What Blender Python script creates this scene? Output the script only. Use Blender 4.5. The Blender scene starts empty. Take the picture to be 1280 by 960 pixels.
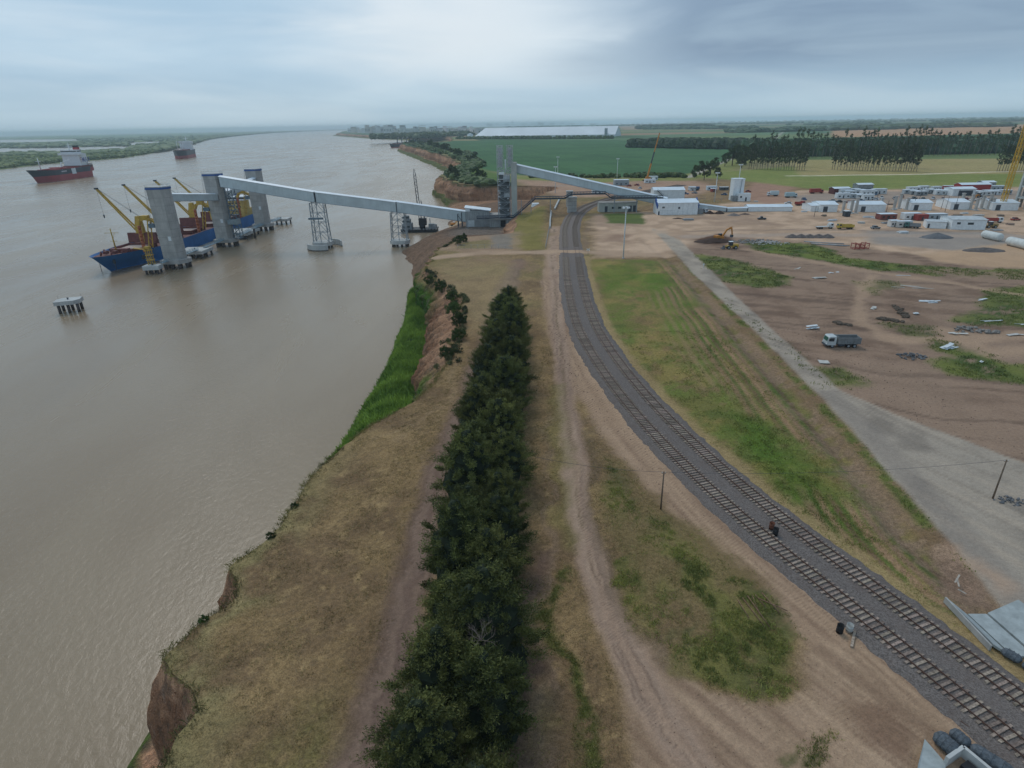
import bpy, bmesh, math, random
import numpy as np
from mathutils import Vector, Matrix

SC = bpy.context.scene
COL = SC.collection
R = math.radians

# ------------------------------------------------------------------ camera
EYE = 52.0            # drone height over the plateau (z = 0); river level is z = -20
RIVER = -20.0
FOC = 730.0           # focal length in photograph pixels (1280 wide)
PITCH = math.atan(325 / FOC)
ROLL = R(1.1)
cam_data = bpy.data.cameras.new('camera')
cam_data.sensor_width = 36.0
cam_data.lens = FOC / 1280 * 36.0
cam_data.clip_start = 0.5
cam_data.clip_end = 60000
cam = bpy.data.objects.new('camera', cam_data)
COL.objects.link(cam)
cam.matrix_world = (Matrix.Translation((0, 0, EYE)) @ Matrix.Rotation(math.pi / 2 - PITCH, 4, 'X')
                    @ Matrix.Rotation(-ROLL, 4, 'Z'))
SC.camera = cam

# ------------------------------------------------------------------ sky and sun
SUN_EL, SUN_AZ = R(50), R(-25)      # azimuth measured from +Y towards +X
world = bpy.data.worlds.new('World')
SC.world = world
world.use_nodes = True
nt = world.node_tree
nt.nodes.clear()


def N(t, kind, **kw):
    n = t.nodes.new(kind)
    for k, v in kw.items():
        if k in n.inputs.keys() if hasattr(n.inputs, 'keys') else False:
            n.inputs[k].default_value = v
        else:
            setattr(n, k, v)
    return n


def mathn(t, op, a, b=None, c=None, clamp=False):
    n = t.nodes.new('ShaderNodeMath')
    n.operation = op
    n.use_clamp = clamp
    for i, v in enumerate((a, b, c)):
        if v is None:
            continue
        if isinstance(v, (int, float)):
            n.inputs[i].default_value = v
        else:
            t.links.new(v, n.inputs[i])
    return n.outputs[0]


def mixc(t, fac, a, b, mode='MIX'):
    n = t.nodes.new('ShaderNodeMix')
    n.data_type = 'RGBA'
    n.blend_type = mode
    n.clamp_factor = True
    for sock, v in ((n.inputs[0], fac), (n.inputs[6], a), (n.inputs[7], b)):
        if isinstance(v, (int, float)):
            sock.default_value = v
        elif isinstance(v, (tuple, list)):
            sock.default_value = (v[0], v[1], v[2], 1)
        else:
            t.links.new(v, sock)
    return n.outputs[2]


def maprange(t, v, a, b, c=0.0, d=1.0, smooth=True):
    n = t.nodes.new('ShaderNodeMapRange')
    if smooth:
        n.interpolation_type = 'SMOOTHSTEP'
    t.links.new(v, n.inputs[0])
    for i, q in enumerate((a, b, c, d)):
        n.inputs[i + 1].default_value = q
    return n.outputs[0]


def noise_at(t, vec, scale, detail=4, rough=0.55, dist=0.0, dims='3D'):
    n = t.nodes.new('ShaderNodeTexNoise')
    n.noise_dimensions = dims
    n.inputs['Scale'].default_value = scale
    n.inputs['Detail'].default_value = detail
    n.inputs['Roughness'].default_value = rough
    n.inputs['Distortion'].default_value = dist
    if vec is not None:
        t.links.new(vec, n.inputs['Vector'])
    return n


def build_sky():
    t = nt
    sky = t.nodes.new('ShaderNodeTexSky')
    sky.sky_type = 'NISHITA'
    sky.sun_disc = False
    sky.sun_elevation = SUN_EL
    sky.sun_rotation = SUN_AZ
    sky.altitude = 50
    sky.dust_density = 3.0
    tc = t.nodes.new('ShaderNodeTexCoord')
    sep = t.nodes.new('ShaderNodeSeparateXYZ')
    t.links.new(tc.outputs['Generated'], sep.inputs[0])
    x, y, z = sep.outputs
    zz = mathn(t, 'ADD', mathn(t, 'MAXIMUM', z, 0.0), 0.07)
    u = mathn(t, 'DIVIDE', x, zz)
    v = mathn(t, 'DIVIDE', y, zz)
    comb = t.nodes.new('ShaderNodeCombineXYZ')
    t.links.new(u, comb.inputs[0]); t.links.new(v, comb.inputs[1])
    # cloud deck seen in perspective: broad sheets plus streaks
    n1 = noise_at(t, comb.outputs[0], 0.22, 5, 0.5, 0.4).outputs[0]
    st = t.nodes.new('ShaderNodeMapping')
    st.inputs['Scale'].default_value = (2.0, 2.0, 13.0)
    t.links.new(tc.outputs['Generated'], st.inputs[0])
    n2 = noise_at(t, st.outputs[0], 1.5, 4, 0.5, 0.5).outputs[0]
    az = mathn(t, 'ARCTAN2', x, y)
    warp = mathn(t, 'MULTIPLY', mathn(t, 'SUBTRACT', n2, 0.5), 0.32)
    azw = mathn(t, 'ADD', az, warp)
    # a heavy darker cloud bank lies to the right, a thin bright break ahead
    bank = mathn(t, 'MULTIPLY', maprange(t, azw, 0.02, 0.30), maprange(t, mathn(t, 'ADD', z, mathn(t, 'MULTIPLY', warp, 0.12)), 0.012, 0.10))
    brk = mathn(t, 'MULTIPLY', maprange(t, mathn(t, 'ABSOLUTE', mathn(t, 'SUBTRACT', azw, -0.05)), 0.36, 0.0),
                maprange(t, z, 0.03, 0.12))
    base = mixc(t, maprange(t, n1, 0.35, 0.68), (3.3, 5.0, 6.6), (5.1, 6.7, 8.0))
    base = mixc(t, mathn(t, 'MULTIPLY', maprange(t, n2, 0.42, 0.72), 0.4), base, (6.9, 7.8, 8.5))
    base = mixc(t, mathn(t, 'MULTIPLY', brk, 0.8), base, (7.3, 7.95, 8.4))
    darkc = mixc(t, maprange(t, n2, 0.36, 0.66), (1.65, 2.5, 3.75), (2.7, 3.8, 5.0))
    base = mixc(t, mathn(t, 'MULTIPLY', bank, 0.95), base, darkc)
    # pale blue-grey air near the horizon
    low = maprange(t, z, 0.085, 0.0)
    base = mixc(t, mathn(t, 'MULTIPLY', low, 0.7), base, (4.5, 6.0, 6.95))
    full = mixc(t, 0.9, sky.outputs[0], base)
    bg = t.nodes.new('ShaderNodeBackground')
    bg.inputs['Strength'].default_value = 0.1
    t.links.new(full, bg.inputs['Color'])
    out = t.nodes.new('ShaderNodeOutputWorld')
    t.links.new(bg.outputs[0], out.inputs['Surface'])


build_sky()
sun_data = bpy.data.lights.new('sun', 'SUN')
sun_data.energy = 0.8
sun_data.angle = R(20)
sun_data.color = (1.0, 0.96, 0.9)
sun = bpy.data.objects.new('sun', sun_data)
COL.objects.link(sun)
_sd = Vector((math.sin(SUN_AZ) * math.cos(SUN_EL), math.cos(SUN_AZ) * math.cos(SUN_EL), math.sin(SUN_EL)))
sun.rotation_euler = (-_sd).to_track_quat('-Z', 'Y').to_euler()

SC.view_settings.view_transform = 'Standard'
SC.view_settings.look = 'None'
SC.view_settings.exposure = 0.12
SC.view_settings.gamma = 1.0
SC.view_settings.use_curve_mapping = False
SC.cycles.volume_bounces = 1
SC.cycles.max_bounces = 6
SC.cycles.transparent_max_bounces = 8
SC.cycles.use_denoising = True

rng = np.random.default_rng(7)
random.seed(7)

# ------------------------------------------------------------------ survey: sight line -> place on a level surface
_c, _s = math.cos(ROLL), math.sin(ROLL)


def G(px, py, z=0.0):
    x, y = px - 640, 480 - py
    xr, yr = x * _c + y * _s, -x * _s + y * _c
    dy = FOC * math.cos(PITCH) + yr * math.sin(PITCH)
    dz = -FOC * math.sin(PITCH) + yr * math.cos(PITCH)
    t = (z - EYE) / dz
    return Vector((xr * t, dy * t, z))


# ------------------------------------------------------------------ mesh helpers
class MB:
    """collects simple shapes into one mesh"""

    def __init__(s):
        s.v = []; s.f = []; s.sm = []; s.cur = 0; s.mi = []

    def add(s, vs, fs, smooth=False):
        o = len(s.v)
        s.v += [tuple(p) for p in vs]
        for f in fs:
            s.f.append([o + i for i in f]); s.sm.append(smooth); s.mi.append(s.cur)
        return s

    def box(s, c, d, rz=0.0, m=None):
        hx, hy, hz = d[0] / 2, d[1] / 2, d[2] / 2
        vs = []
        ca, sa = math.cos(rz), math.sin(rz)
        for sz in (-hz, hz):
            for sx, sy in ((-hx, -hy), (hx, -hy), (hx, hy), (-hx, hy)):
                p = Vector((c[0] + sx * ca - sy * sa, c[1] + sx * sa + sy * ca, c[2] + sz))
                vs.append(m @ p if m is not None else p)
        return s.add(vs, [(3, 2, 1, 0), (4, 5, 6, 7), (0, 1, 5, 4), (1, 2, 6, 5), (2, 3, 7, 6), (3, 0, 4, 7)])

    def b2(s, x0, x1, y0, y1, z0, z1):
        return s.box(((x0 + x1) / 2, (y0 + y1) / 2, (z0 + z1) / 2), (x1 - x0, y1 - y0, z1 - z0))

    def bar(s, p, q, w, h=None, up=None):
        """rectangular bar from p to q"""
        p, q = Vector(p), Vector(q)
        h = w if h is None else h
        d = (q - p).normalized()
        u = Vector(up) if up else (Vector((0, 0, 1)) if abs(d.z) < 0.95 else Vector((0, 1, 0)))
        a = d.cross(u).normalized(); b = a.cross(d).normalized()
        vs = []
        for o in (p, q):
            for i, j in ((-1, -1), (1, -1), (1, 1), (-1, 1)):
                vs.append(o + a * (w / 2 * i) + b * (h / 2 * j))
        return s.add(vs, [(3, 2, 1, 0), (4, 5, 6, 7), (0, 1, 5, 4), (1, 2, 6, 5), (2, 3, 7, 6), (3, 0, 4, 7)])

    def tube(s, p, q, r0, r1=None, n=8, cap=True):
        p, q = Vector(p), Vector(q)
        r1 = r0 if r1 is None else r1
        d = (q - p).normalized()
        u = Vector((0, 0, 1)) if abs(d.z) < 0.9 else Vector((1, 0, 0))
        a = d.cross(u).normalized(); b = d.cross(a).normalized()
        vs = []
        for o, r in ((p, r0), (q, r1)):
            for k in range(n):
                t = 2 * math.pi * k / n
                vs.append(o + (a * math.cos(t) + b * math.sin(t)) * r)
        fs = [(k, (k + 1) % n, n + (k + 1) % n, n + k) for k in range(n)]
        s.add(vs, fs, True)
        if cap:
            o = len(s.v) - 2 * n
            s.f.append([o + k for k in reversed(range(n))]); s.sm.append(False); s.mi.append(s.cur)
            s.f.append([o + n + k for k in range(n)]); s.sm.append(False); s.mi.append(s.cur)
        return s

    def prism(s, poly, z0, z1):
        n = len(poly)
        vs = [(p[0], p[1], z0) for p in poly] + [(p[0], p[1], z1) for p in poly]
        return s.add(vs, [list(reversed(range(n))), list(range(n, 2 * n))] +
                     [(k, (k + 1) % n, n + (k + 1) % n, n + k) for k in range(n)])

    def loft(s, rings, smooth=False, cap=True):
        """rings: lists of equal length, closed loops"""
        n = len(rings[0])
        vs = [p for r in rings for p in r]
        fs = []
        for i in range(len(rings) - 1):
            for k in range(n):
                fs.append((i * n + k, i * n + (k + 1) % n, (i + 1) * n + (k + 1) % n, (i + 1) * n + k))
        s.add(vs, fs, smooth)
        if cap:
            o = len(s.v) - n * len(rings)
            s.f.append([o + k for k in reversed(range(n))]); s.sm.append(False); s.mi.append(s.cur)
            o2 = len(s.v) - n
            s.f.append([o2 + k for k in range(n)]); s.sm.append(False); s.mi.append(s.cur)
        return s

    def blob(s, c, r, rough=0.2, seed=0, flat=1.0, n=7, m=5):
        rr = random.Random(seed)
        vs = [(c[0], c[1], c[2] + r * flat)]
        for i in range(1, m):
            th = math.pi * i / m
            for k in range(n):
                a = 2 * math.pi * k / n + (i % 2) * math.pi / n
                q = r * (1 + rr.uniform(-rough, rough))
                vs.append((c[0] + q * math.sin(th) * math.cos(a), c[1] + q * math.sin(th) * math.sin(a), c[2] + q * flat * math.cos(th)))
        vs.append((c[0], c[1], c[2] - r * flat))
        fs = [(0, 1 + k, 1 + (k + 1) % n) for k in range(n)]
        for i in range(m - 2):
            for k in range(n):
                a, b = 1 + i * n + k, 1 + i * n + (k + 1) % n
                fs.append((a, a + n, b + n, b))
        L = len(vs) - 1
        fs += [(L, 1 + (m - 2) * n + (k + 1) % n, 1 + (m - 2) * n + k) for k in range(n)]
        return s.add(vs, fs, rough < 0.12)

    def mesh(s, name, mats):
        me = bpy.data.meshes.new(name)
        me.from_pydata(s.v, [], s.f)
        if not isinstance(mats, (list, tuple)):
            mats = [mats]
        for m in mats:
            me.materials.append(m)
        me.polygons.foreach_set('use_smooth', s.sm)
        if len(mats) > 1:
            me.polygons.foreach_set('material_index', s.mi)
        me.update()
        return me

    def build(s, name, mat, parent=None, kind=None):
        return link(name, s.mesh(name, mat), parent, kind)


def link(name, me, parent=None, kind=None):
    o = bpy.data.objects.new(name, me)
    COL.objects.link(o)
    if parent is not None:
        o.parent = parent
    if kind:
        o['kind'] = kind
    return o


def empty(name, loc=(0, 0, 0), rz=0.0, label=None, cat=None, group=None):
    o = bpy.data.objects.new(name, None)
    o.empty_display_size = 0.5
    COL.objects.link(o)
    o.location = loc
    o.rotation_euler = (0, 0, rz)
    return tag(o, label, cat, group)


def tag(o, label=None, cat=None, group=None, kind=None):
    if label: o['label'] = label
    if cat: o['category'] = cat
    if group: o['group'] = group
    if kind: o['kind'] = kind
    return o


def copy_tree(o, parent=None):
    c = o.copy(); COL.objects.link(c); c.parent = parent
    for ch in o.children:
        copy_tree(ch, c)
    return c


ORD = ['first', 'second', 'third', 'fourth', 'fifth', 'sixth', 'seventh', 'eighth', 'ninth', 'tenth', 'eleventh',
       'twelfth', 'thirteenth', 'fourteenth', 'fifteenth', 'sixteenth', 'seventeenth', 'eighteenth', 'nineteenth', 'twentieth']
TENS = {2: 'twenty', 3: 'thirty', 4: 'forty', 5: 'fifty', 6: 'sixty', 7: 'seventy'}
TENTH = {2: 'twentieth', 3: 'thirtieth', 4: 'fortieth', 5: 'fiftieth', 6: 'sixtieth', 7: 'seventieth'}


def nth(i):      # i from 0
    k = i + 1
    if k <= 20: return ORD[i]
    return TENTH[k // 10] if k % 10 == 0 else TENS[k // 10] + '-' + ORD[k % 10 - 1]


# ------------------------------------------------------------------ materials
MATS = {}


def mat(name, col, rough=0.8, var=0.15, scale=0.6, metal=0.0, bump=0.0, bscale=8.0, spec=0.3, col2=None, streak=0.0, rnd=0.0):
    """weathered surface: base colour broken up by noise in world space, optional vertical streaks"""
    if name in MATS: return MATS[name]
    m = bpy.data.materials.new(name)
    m.use_nodes = True
    t = m.node_tree
    b = t.nodes['Principled BSDF']
    geo = t.nodes.new('ShaderNodeNewGeometry')
    n = noise_at(t, geo.outputs['Position'], scale, 5, 0.6)
    f = maprange(t, n.outputs[0], 0.3, 0.7)
    dark = tuple(c * (1 - var) for c in col) if col2 is None else col2
    lite = tuple(min(1, c * (1 + var)) for c in col) if col2 is None else col
    c = mixc(t, f, dark, lite)
    if streak:
        mp = t.nodes.new('ShaderNodeMapping')
        mp.inputs['Scale'].default_value = (1.6, 1.6, 0.07)
        t.links.new(geo.outputs['Position'], mp.inputs[0])
        ns = noise_at(t, mp.outputs[0], 1.2, 4, 0.6)
        c = mixc(t, mathn(t, 'MULTIPLY', maprange(t, ns.outputs[0], 0.45, 0.75), streak), c, tuple(q * 0.45 for q in col))
    if rnd:
        oi = t.nodes.new('ShaderNodeObjectInfo')
        hs = t.nodes.new('ShaderNodeHueSaturation')
        t.links.new(maprange(t, oi.outputs['Random'], 0, 1, 1 - rnd, 1 + rnd, False), hs.inputs['Value'])
        mul = mathn(t, 'FRACT', mathn(t, 'MULTIPLY', oi.outputs['Random'], 37.7))
        t.links.new(maprange(t, mul, 0, 1, 0.485, 0.515, False), hs.inputs['Hue'])
        t.links.new(c, hs.inputs['Color'])
        c = hs.outputs[0]
    t.links.new(c, b.inputs['Base Color'])
    b.inputs['Roughness'].default_value = rough
    b.inputs['Metallic'].default_value = metal
    b.inputs['Specular IOR Level'].default_value = spec
    if bump:
        nb = noise_at(t, geo.outputs['Position'], bscale, 4, 0.6)
        bp = t.nodes.new('ShaderNodeBump')
        bp.inputs['Strength'].default_value = bump
        bp.inputs['Distance'].default_value = 0.1
        t.links.new(nb.outputs[0], bp.inputs['Height'])
        t.links.new(bp.outputs[0], b.inputs['Normal'])
    MATS[name] = m
    return m


def paint(name, col, rough=0.5, **k):
    return mat('paint_' + name, col, rough, var=0.08, scale=0.9, spec=0.4, **k)


CONC = mat('concrete', (0.42, 0.405, 0.38), 0.85, 0.14, 0.25, streak=0.35)
CONC_D = mat('dark_wet_pile', (0.075, 0.06, 0.055), 0.6, 0.3, 0.5)
CONC_L = mat('pale_concrete', (0.5, 0.5, 0.48), 0.85, 0.12, 0.3, streak=0.2)
STEEL = mat('galvanised_steel', (0.3, 0.33, 0.35), 0.5, 0.15, 0.5, metal=0.3)
STEEL_D = mat('dark_steel', (0.055, 0.065, 0.08), 0.55, 0.2, 0.8)
WHITE = paint('white', (0.72, 0.75, 0.76))
SHEET = mat('white_sheet_roof', (0.7, 0.76, 0.8), 0.45, 0.1, 0.12, spec=0.4)
GALL = mat('gallery_cladding', (0.52, 0.58, 0.59), 0.55, 0.08, 0.2, streak=0.22)
BLUE = paint('blue', (0.025, 0.09, 0.3))
YELL = mat('crane_yellow', (0.5, 0.32, 0.05), 0.5, 0.18, 0.7, streak=0.2)
ORNG = mat('machine_orange', (0.5, 0.2, 0.03), 0.5, 0.15, 0.7)
RUST = mat('rust', (0.16, 0.06, 0.035), 0.85, 0.3, 1.5)
MAROON = mat('maroon_steel', (0.17, 0.055, 0.05), 0.7, 0.2, 0.4, streak=0.3)
RED = paint('red', (0.36, 0.04, 0.04))
BLACK = mat('black_rubber', (0.02, 0.02, 0.022), 0.7, 0.2, 2.0)
GLASS = mat('window_glass', (0.03, 0.045, 0.055), 0.12, 0.1, 1.0, spec=0.6)
WOOD = mat('weathered_wood', (0.25, 0.19, 0.145), 0.9, 0.3, 3.0, rnd=0.25)
SOILM = mat('bare_soil_heap', (0.12, 0.085, 0.07), 0.95, 0.3, 0.8, bump=0.6, bscale=3.0)
GRAVEL = mat('gravel_heap', (0.15, 0.15, 0.155), 0.95, 0.3, 2.0, bump=0.6, bscale=5.0)
REDOX = mat('red_oxide_steel', (0.33, 0.08, 0.06), 0.7, 0.15, 1.0)
# ------------------------------------------------------------------ numpy noise
def _h(ix, iy, seed):
    n = (ix.astype(np.int64) * 374761393 + iy.astype(np.int64) * 668265263 + seed * 974634777) & 0xFFFFFFFF
    n = ((n ^ (n >> 13)) * 1274126177) & 0xFFFFFFFF
    n = n ^ (n >> 16)
    return (n & 0xFFFF) / 65535.0


def vnoise(x, y, seed=0):
    ix, iy = np.floor(x), np.floor(y)
    fx, fy = x - ix, y - iy
    fx = fx * fx * (3 - 2 * fx); fy = fy * fy * (3 - 2 * fy)
    a, b = _h(ix, iy, seed), _h(ix + 1, iy, seed)
    c, d = _h(ix, iy + 1, seed), _h(ix + 1, iy + 1, seed)
    return (a + (b - a) * fx) + ((c + (d - c) * fx) - (a + (b - a) * fx)) * fy


def fbm(x, y, s, seed=0, oct=4):
    r = np.zeros_like(x, dtype=float); a = 0.5; t = 0
    for k in range(oct):
        r += a * vnoise(x * s + 17.3 * k, y * s - 9.1 * k, seed + k * 7); t += a
        a *= 0.5; s *= 2.03
    return r / t


def sstep(a, b, v):
    t = np.clip((v - a) / (b - a), 0, 1)
    return t * t * (3 - 2 * t)


def lin(r, g, b, k=0.69):
    f = lambda c: ((c / 255 + 0.055) / 1.055) ** 2.4
    return np.array([f(r) / k * 1.10, f(g) / k, f(b) / k * .91])      # albedo seen under the bluish overcast sky


def npmesh(name, V, F, mats, smooth=True, color=None, extra=None):
    V = np.asarray(V, dtype=np.float32); F = np.asarray(F, dtype=np.int32)
    me = bpy.data.meshes.new(name)
    k = F.shape[1]
    me.vertices.add(len(V)); me.vertices.foreach_set('co', V.ravel())
    me.loops.add(F.size); me.loops.foreach_set('vertex_index', F.ravel())
    me.polygons.add(len(F))
    me.polygons.foreach_set('loop_start', np.arange(0, F.size, k, dtype=np.int32))
    try:
        me.polygons.foreach_set('loop_total', np.full(len(F), k, dtype=np.int32))
    except Exception:
        pass
    me.polygons.foreach_set('use_smooth', np.full(len(F), smooth))
    for m in (mats if isinstance(mats, (list, tuple)) else [mats]):
        me.materials.append(m)
    me.update(calc_edges=True)
    if color is not None:
        a = me.color_attributes.new('albedo', 'FLOAT_COLOR', 'POINT')
        c4 = np.ones((len(V), 4), dtype=np.float32); c4[:, :3] = color
        a.data.foreach_set('color', c4.ravel())
    if extra is not None:
        a = me.attributes.new('grass', 'FLOAT', 'POINT')
        a.data.foreach_set('value', np.asarray(extra, dtype=np.float32))
    return me


def pl(pts, z=0.0):
    return np.array([G(a, b, z)[:2] for a, b in pts])


def dline(X, Y, P):
    """distance to polyline and position along it"""
    d = np.full(X.shape, 1e9); al = np.zeros(X.shape); off = 0.0; sg = np.zeros(X.shape)
    for (x0, y0), (x1, y1) in zip(P[:-1], P[1:]):
        dx, dy = x1 - x0, y1 - y0
        L = math.hypot(dx, dy)
        t = np.clip(((X - x0) * dx + (Y - y0) * dy) / (L * L), 0, 1)
        ex, ey = X - (x0 + t * dx), Y - (y0 + t * dy)
        q = np.hypot(ex, ey)
        m = q < d
        d = np.where(m, q, d); al = np.where(m, off + t * L, al)
        sg = np.where(m, np.sign(ex * dy - ey * dx), sg)
        off += L
    return d, al, sg


def inpoly(X, Y, P):
    ins = np.zeros(X.shape, bool)
    n = len(P)
    for i in range(n):
        x0, y0 = P[i]; x1, y1 = P[(i + 1) % n]
        c = ((y0 > Y) != (y1 > Y)) & (X < (x1 - x0) * (Y - y0) / ((y1 - y0) if y1 != y0 else 1e-9) + x0)
        ins ^= c
    return ins


# ------------------------------------------------------------------ shore profile (x of the waterline, the cliff foot and the cliff top, row by row)
T_Y = [-80, 20, 33, 37, 39.5, 42, 44, 46, 50, 53, 57, 61.3, 66, 75, 82.5, 94, 101, 108, 113.5, 122, 140, 160, 180, 200, 218, 232, 262,
       290, 300, 305, 309, 315, 352, 385, 420, 470, 520, 550, 562, 574, 600, 650, 700, 760, 850, 950, 1200, 1600, 2000, 2080, 2250, 3000, 4000, 6000, 9000, 16000]
T_X = [-34, -31, -31.5, -31.5, -31.2, -33.5, -36, -37.8, -37.2, -35.2, -35, -36.6, -33.8, -33, -32, -29.4, -25, -21, -18.8, -16.5, -15, -14.5, -14.5, -20, -29, -33.5, -32.5,
       -28, -27, -12, 1, 3, 4, 8, 14, 22, 40, 48, 20, -30, -45, -62, -74, -70, -60, -70, -120, -220, -330, -335, -190, -260, -800, -1600, -2300, -3500]
W_Y = [-80, 20, 48, 57, 80, 100, 129, 170, 212, 260, 300, 330, 372, 400, 430, 460, 520, 560, 600, 700, 780, 860, 960, 1200, 1600, 2000, 2080, 2250, 3000, 4000, 6000, 9000, 16000]
W_X = [-50, -47.5, -48, -48.8, -46, -43, -40.6, -40.5, -41, -43, -51, -56, -69, -62, -48, -47, -52, -57, -62, -84, -86, -76, -88, -142, -248, -352, -360, -215, -290, -840, -1650, -2350, -3550]
F_Y = [-80, 90, 104, 118, 140, 185, 205, 232, 262, 298, 306, 330, 360, 420, 520, 560, 575, 16000]
F_Z = [-17, -16, -10, -9, -12.5, -13, -12, -10, -14, -9, -6, -7.6, -8, -8, -9, -12, -15, -16]          # height of the cliff foot
F_D = [5, 5, 4, 5, 10, 11, 7, 5, 5, 6, 8, 7, 6, 6, 7, 7, 8, 12]                                 # foot lies this far in front of the top
y_near = np.arange(-80, 14, 2.5)
ys = [14.0]
while ys[-1] < 15000:
    ys.append(ys[-1] + max(0.34, 0.0076 * ys[-1]))
ys = np.concatenate([y_near, np.array(ys)])
NR = len(ys)
jit = (fbm(ys, ys * 0, 0.22, 3) - 0.5) * np.clip(2.2 + ys * 0.012, 0, 26) + (fbm(ys, ys * 0, 0.045, 5, 3) - 0.5) * np.clip(ys * 0.02, 1.5, 22)
xt = np.interp(ys, T_Y, T_X) + jit * np.where((ys > 95) & (ys < 118), 0.5, 1.0) * np.where((ys > 296) & (ys < 420), 0.35, 1.0)
xf = xt - np.interp(ys, F_Y, F_D) + (fbm(ys, ys * 0 + 5, 0.15, 11) - 0.5) * 3
zf = np.interp(ys, F_Y, F_Z)
xw = np.minimum(np.interp(ys, W_Y, W_X) + (fbm(ys, ys * 0 + 9, 0.09, 21) - 0.5) * np.clip(2 + ys * 0.01, 0, 14), xf - 2.5)
NB1, NB2, NP = 14, 20, 560
NC = 1 + NB1 + NB2 + NP
Xg = np.zeros((NR, NC)); Zg = np.zeros((NR, NC)); Ug = np.zeros((NR, NC))
Yg = np.repeat(ys[:, None], NC, 1).copy()
Xg[:, 0] = xw - 9; Zg[:, 0] = RIVER - 3
for i in range(NB1):
    u = i / NB1
    Xg[:, 1 + i] = xw + (xf - xw) * u
    Zg[:, 1 + i] = RIVER - 0.4 + (zf - RIVER + 0.4) * (1 - (1 - min(1, u / 0.62)) ** 2 if True else u)
    Ug[:, 1 + i] = u * 0.5
for i in range(NB2):
    u = i / NB2
    gul = (np.abs(fbm(ys, ys * 0 + u * 1.4, 0.5, 31, 3) - 0.5) * 4.2 - 0.8) * math.sin(math.pi * min(1, u * 1.1 + 0.05)) * np.clip(ys / 90, 0.7, 3)
    gul = gul + (fbm(ys * 2.2, ys * 0 + u * 9, .8, 33, 3) - .5) * 1.5 * math.sin(math.pi * min(1, u * 1.05 + .05)) * np.clip(ys / 60, .8, 3)
    prof = u ** 1.6
    Xg[:, 1 + NB1 + i] = xf + (xt - xf) * prof + gul
    Zg[:, 1 + NB1 + i] = zf + (0 - zf) * (u ** 0.8)
    Ug[:, 1 + NB1 + i] = 0.5 + u * 0.5
xr = 55 + 1.22 * np.maximum(ys, 10)
XRIGHT, XTOP = xr, xt
vv = np.linspace(0, 1, NP)
Xg[:, 1 + NB1 + NB2:] = xt[:, None] + (xr - xt)[:, None] * vv[None, :]
Ug[:, 1 + NB1 + NB2:] = 2.0
PLAT = Ug >= 1.5
edge = Xg - xt[:, None]
Zg = np.where(PLAT, (fbm(Xg, Yg, 0.11, 41, 3) - 0.5) * 0.35 * np.clip(edge / 4, 0, 1), Zg)
# grassy bank between the sunken terminal yard and the railway
_d, _, _ = dline(Xg, Yg, np.array([(17, 352), (20, 372), (24, 410)]))
Zg += np.where(PLAT, 2.6 * sstep(9, 2, _d) * sstep(0, 4, edge), 0)
# road ditch right of the meadow
DITCH = pl([(805, 300), (838, 325), (900, 395), (985, 490), (1060, 580), (1130, 670), (1195, 730)])
_d, _, _ = dline(Xg, Yg, DITCH)
Zg -= np.where(PLAT, 0.55 * sstep(2.6, 0.3, _d), 0)


# ------------------------------------------------------------------ what the land is made of (albedo by material, never by light)
X, Y = Xg, Yg
n_lo = fbm(X, Y, 0.035, 51); n_md = fbm(X, Y, 0.16, 52); n_hi = fbm(X, Y, 0.75, 53); n_hh = vnoise(X * 2.7, Y * 2.7, 54)
WX, WY = X + (n_md - 0.5) * 5 + (n_hi - .5) * 1.6, Y + (fbm(X, Y, 0.16, 55) - 0.5) * 5 + (fbm(X, Y, .75, 56) - .5) * 1.6
dry1, dry2, dry3 = lin(116, 99, 72), lin(99, 83, 63), lin(134, 116, 85)
greenA, greenB, greenC = lin(70, 92, 33), lin(86, 96, 48), lin(52, 72, 34)
soil, soil2, sand, sand2, mauve = lin(120, 103, 90), lin(100, 84, 73), lin(140, 121, 104), lin(160, 140, 122), lin(101, 87, 81)
road_c, road_d = lin(134, 128, 120), lin(113, 108, 102)
C = np.zeros(X.shape + (3,))
GR = np.zeros(X.shape)


def blend(c, m):
    global C
    m = np.clip(m, 0, 1)[..., None]
    C = C * (1 - m) + (c if np.ndim(c) > 1 else np.asarray(c)[None, None, :]) * m


def mixn(a, b, n):
    n = np.clip(n, 0, 1)[..., None]
    return np.asarray(a) * (1 - n) + np.asarray(b) * n


def line(pts, w, soft=1.0, warp=1.0, z=0.0):
    P = pl(pts, z)
    d, al, sg = dline(X + (WX - X) * warp, Y + (WY - Y) * warp, P)
    return sstep(w / 2 + soft, w / 2 - soft, d), d, al, sg


def area(pts, soft=2.0, warp=1.0, world=False):
    P = np.array(pts) if world else pl(pts)
    wx, wy = X + (WX - X) * warp, Y + (WY - Y) * warp
    ins = inpoly(wx, wy, P)
    x0, y0 = P.min(0) - 3 * soft; x1, y1 = P.max(0) + 3 * soft
    bb = (X > x0) & (X < x1) & (Y > y0) & (Y < y1)
    m = np.zeros(X.shape)
    d, _, _ = dline(wx[bb], wy[bb], np.vstack([P, P[:1]]))
    m[bb] = sstep(-soft, soft, np.where(ins[bb], d, -d))
    return m


# 1 near plateau: mown dry grass
blend(mixn(mixn(dry2, dry1, sstep(.3, .7, n_md)), dry3, sstep(.55, .8, n_hi) * .6), np.ones(X.shape))
blend(mixn(greenB, dry1, n_hi), sstep(.56, .72, n_lo) * .45)
blend(lin(88, 76, 60), sstep(.55, .75, n_hh) * .35)
GR[:] = 0.7
# pale green fringe along the cliff edge
fr = sstep(6.5, 1.0, edge + (n_md - .5) * 9) * PLAT * sstep(110, 60, Y)
blend(mixn(lin(112, 112, 76), lin(128, 120, 88), n_hi), fr * .6 * sstep(.35, .6, n_md + .1))
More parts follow.
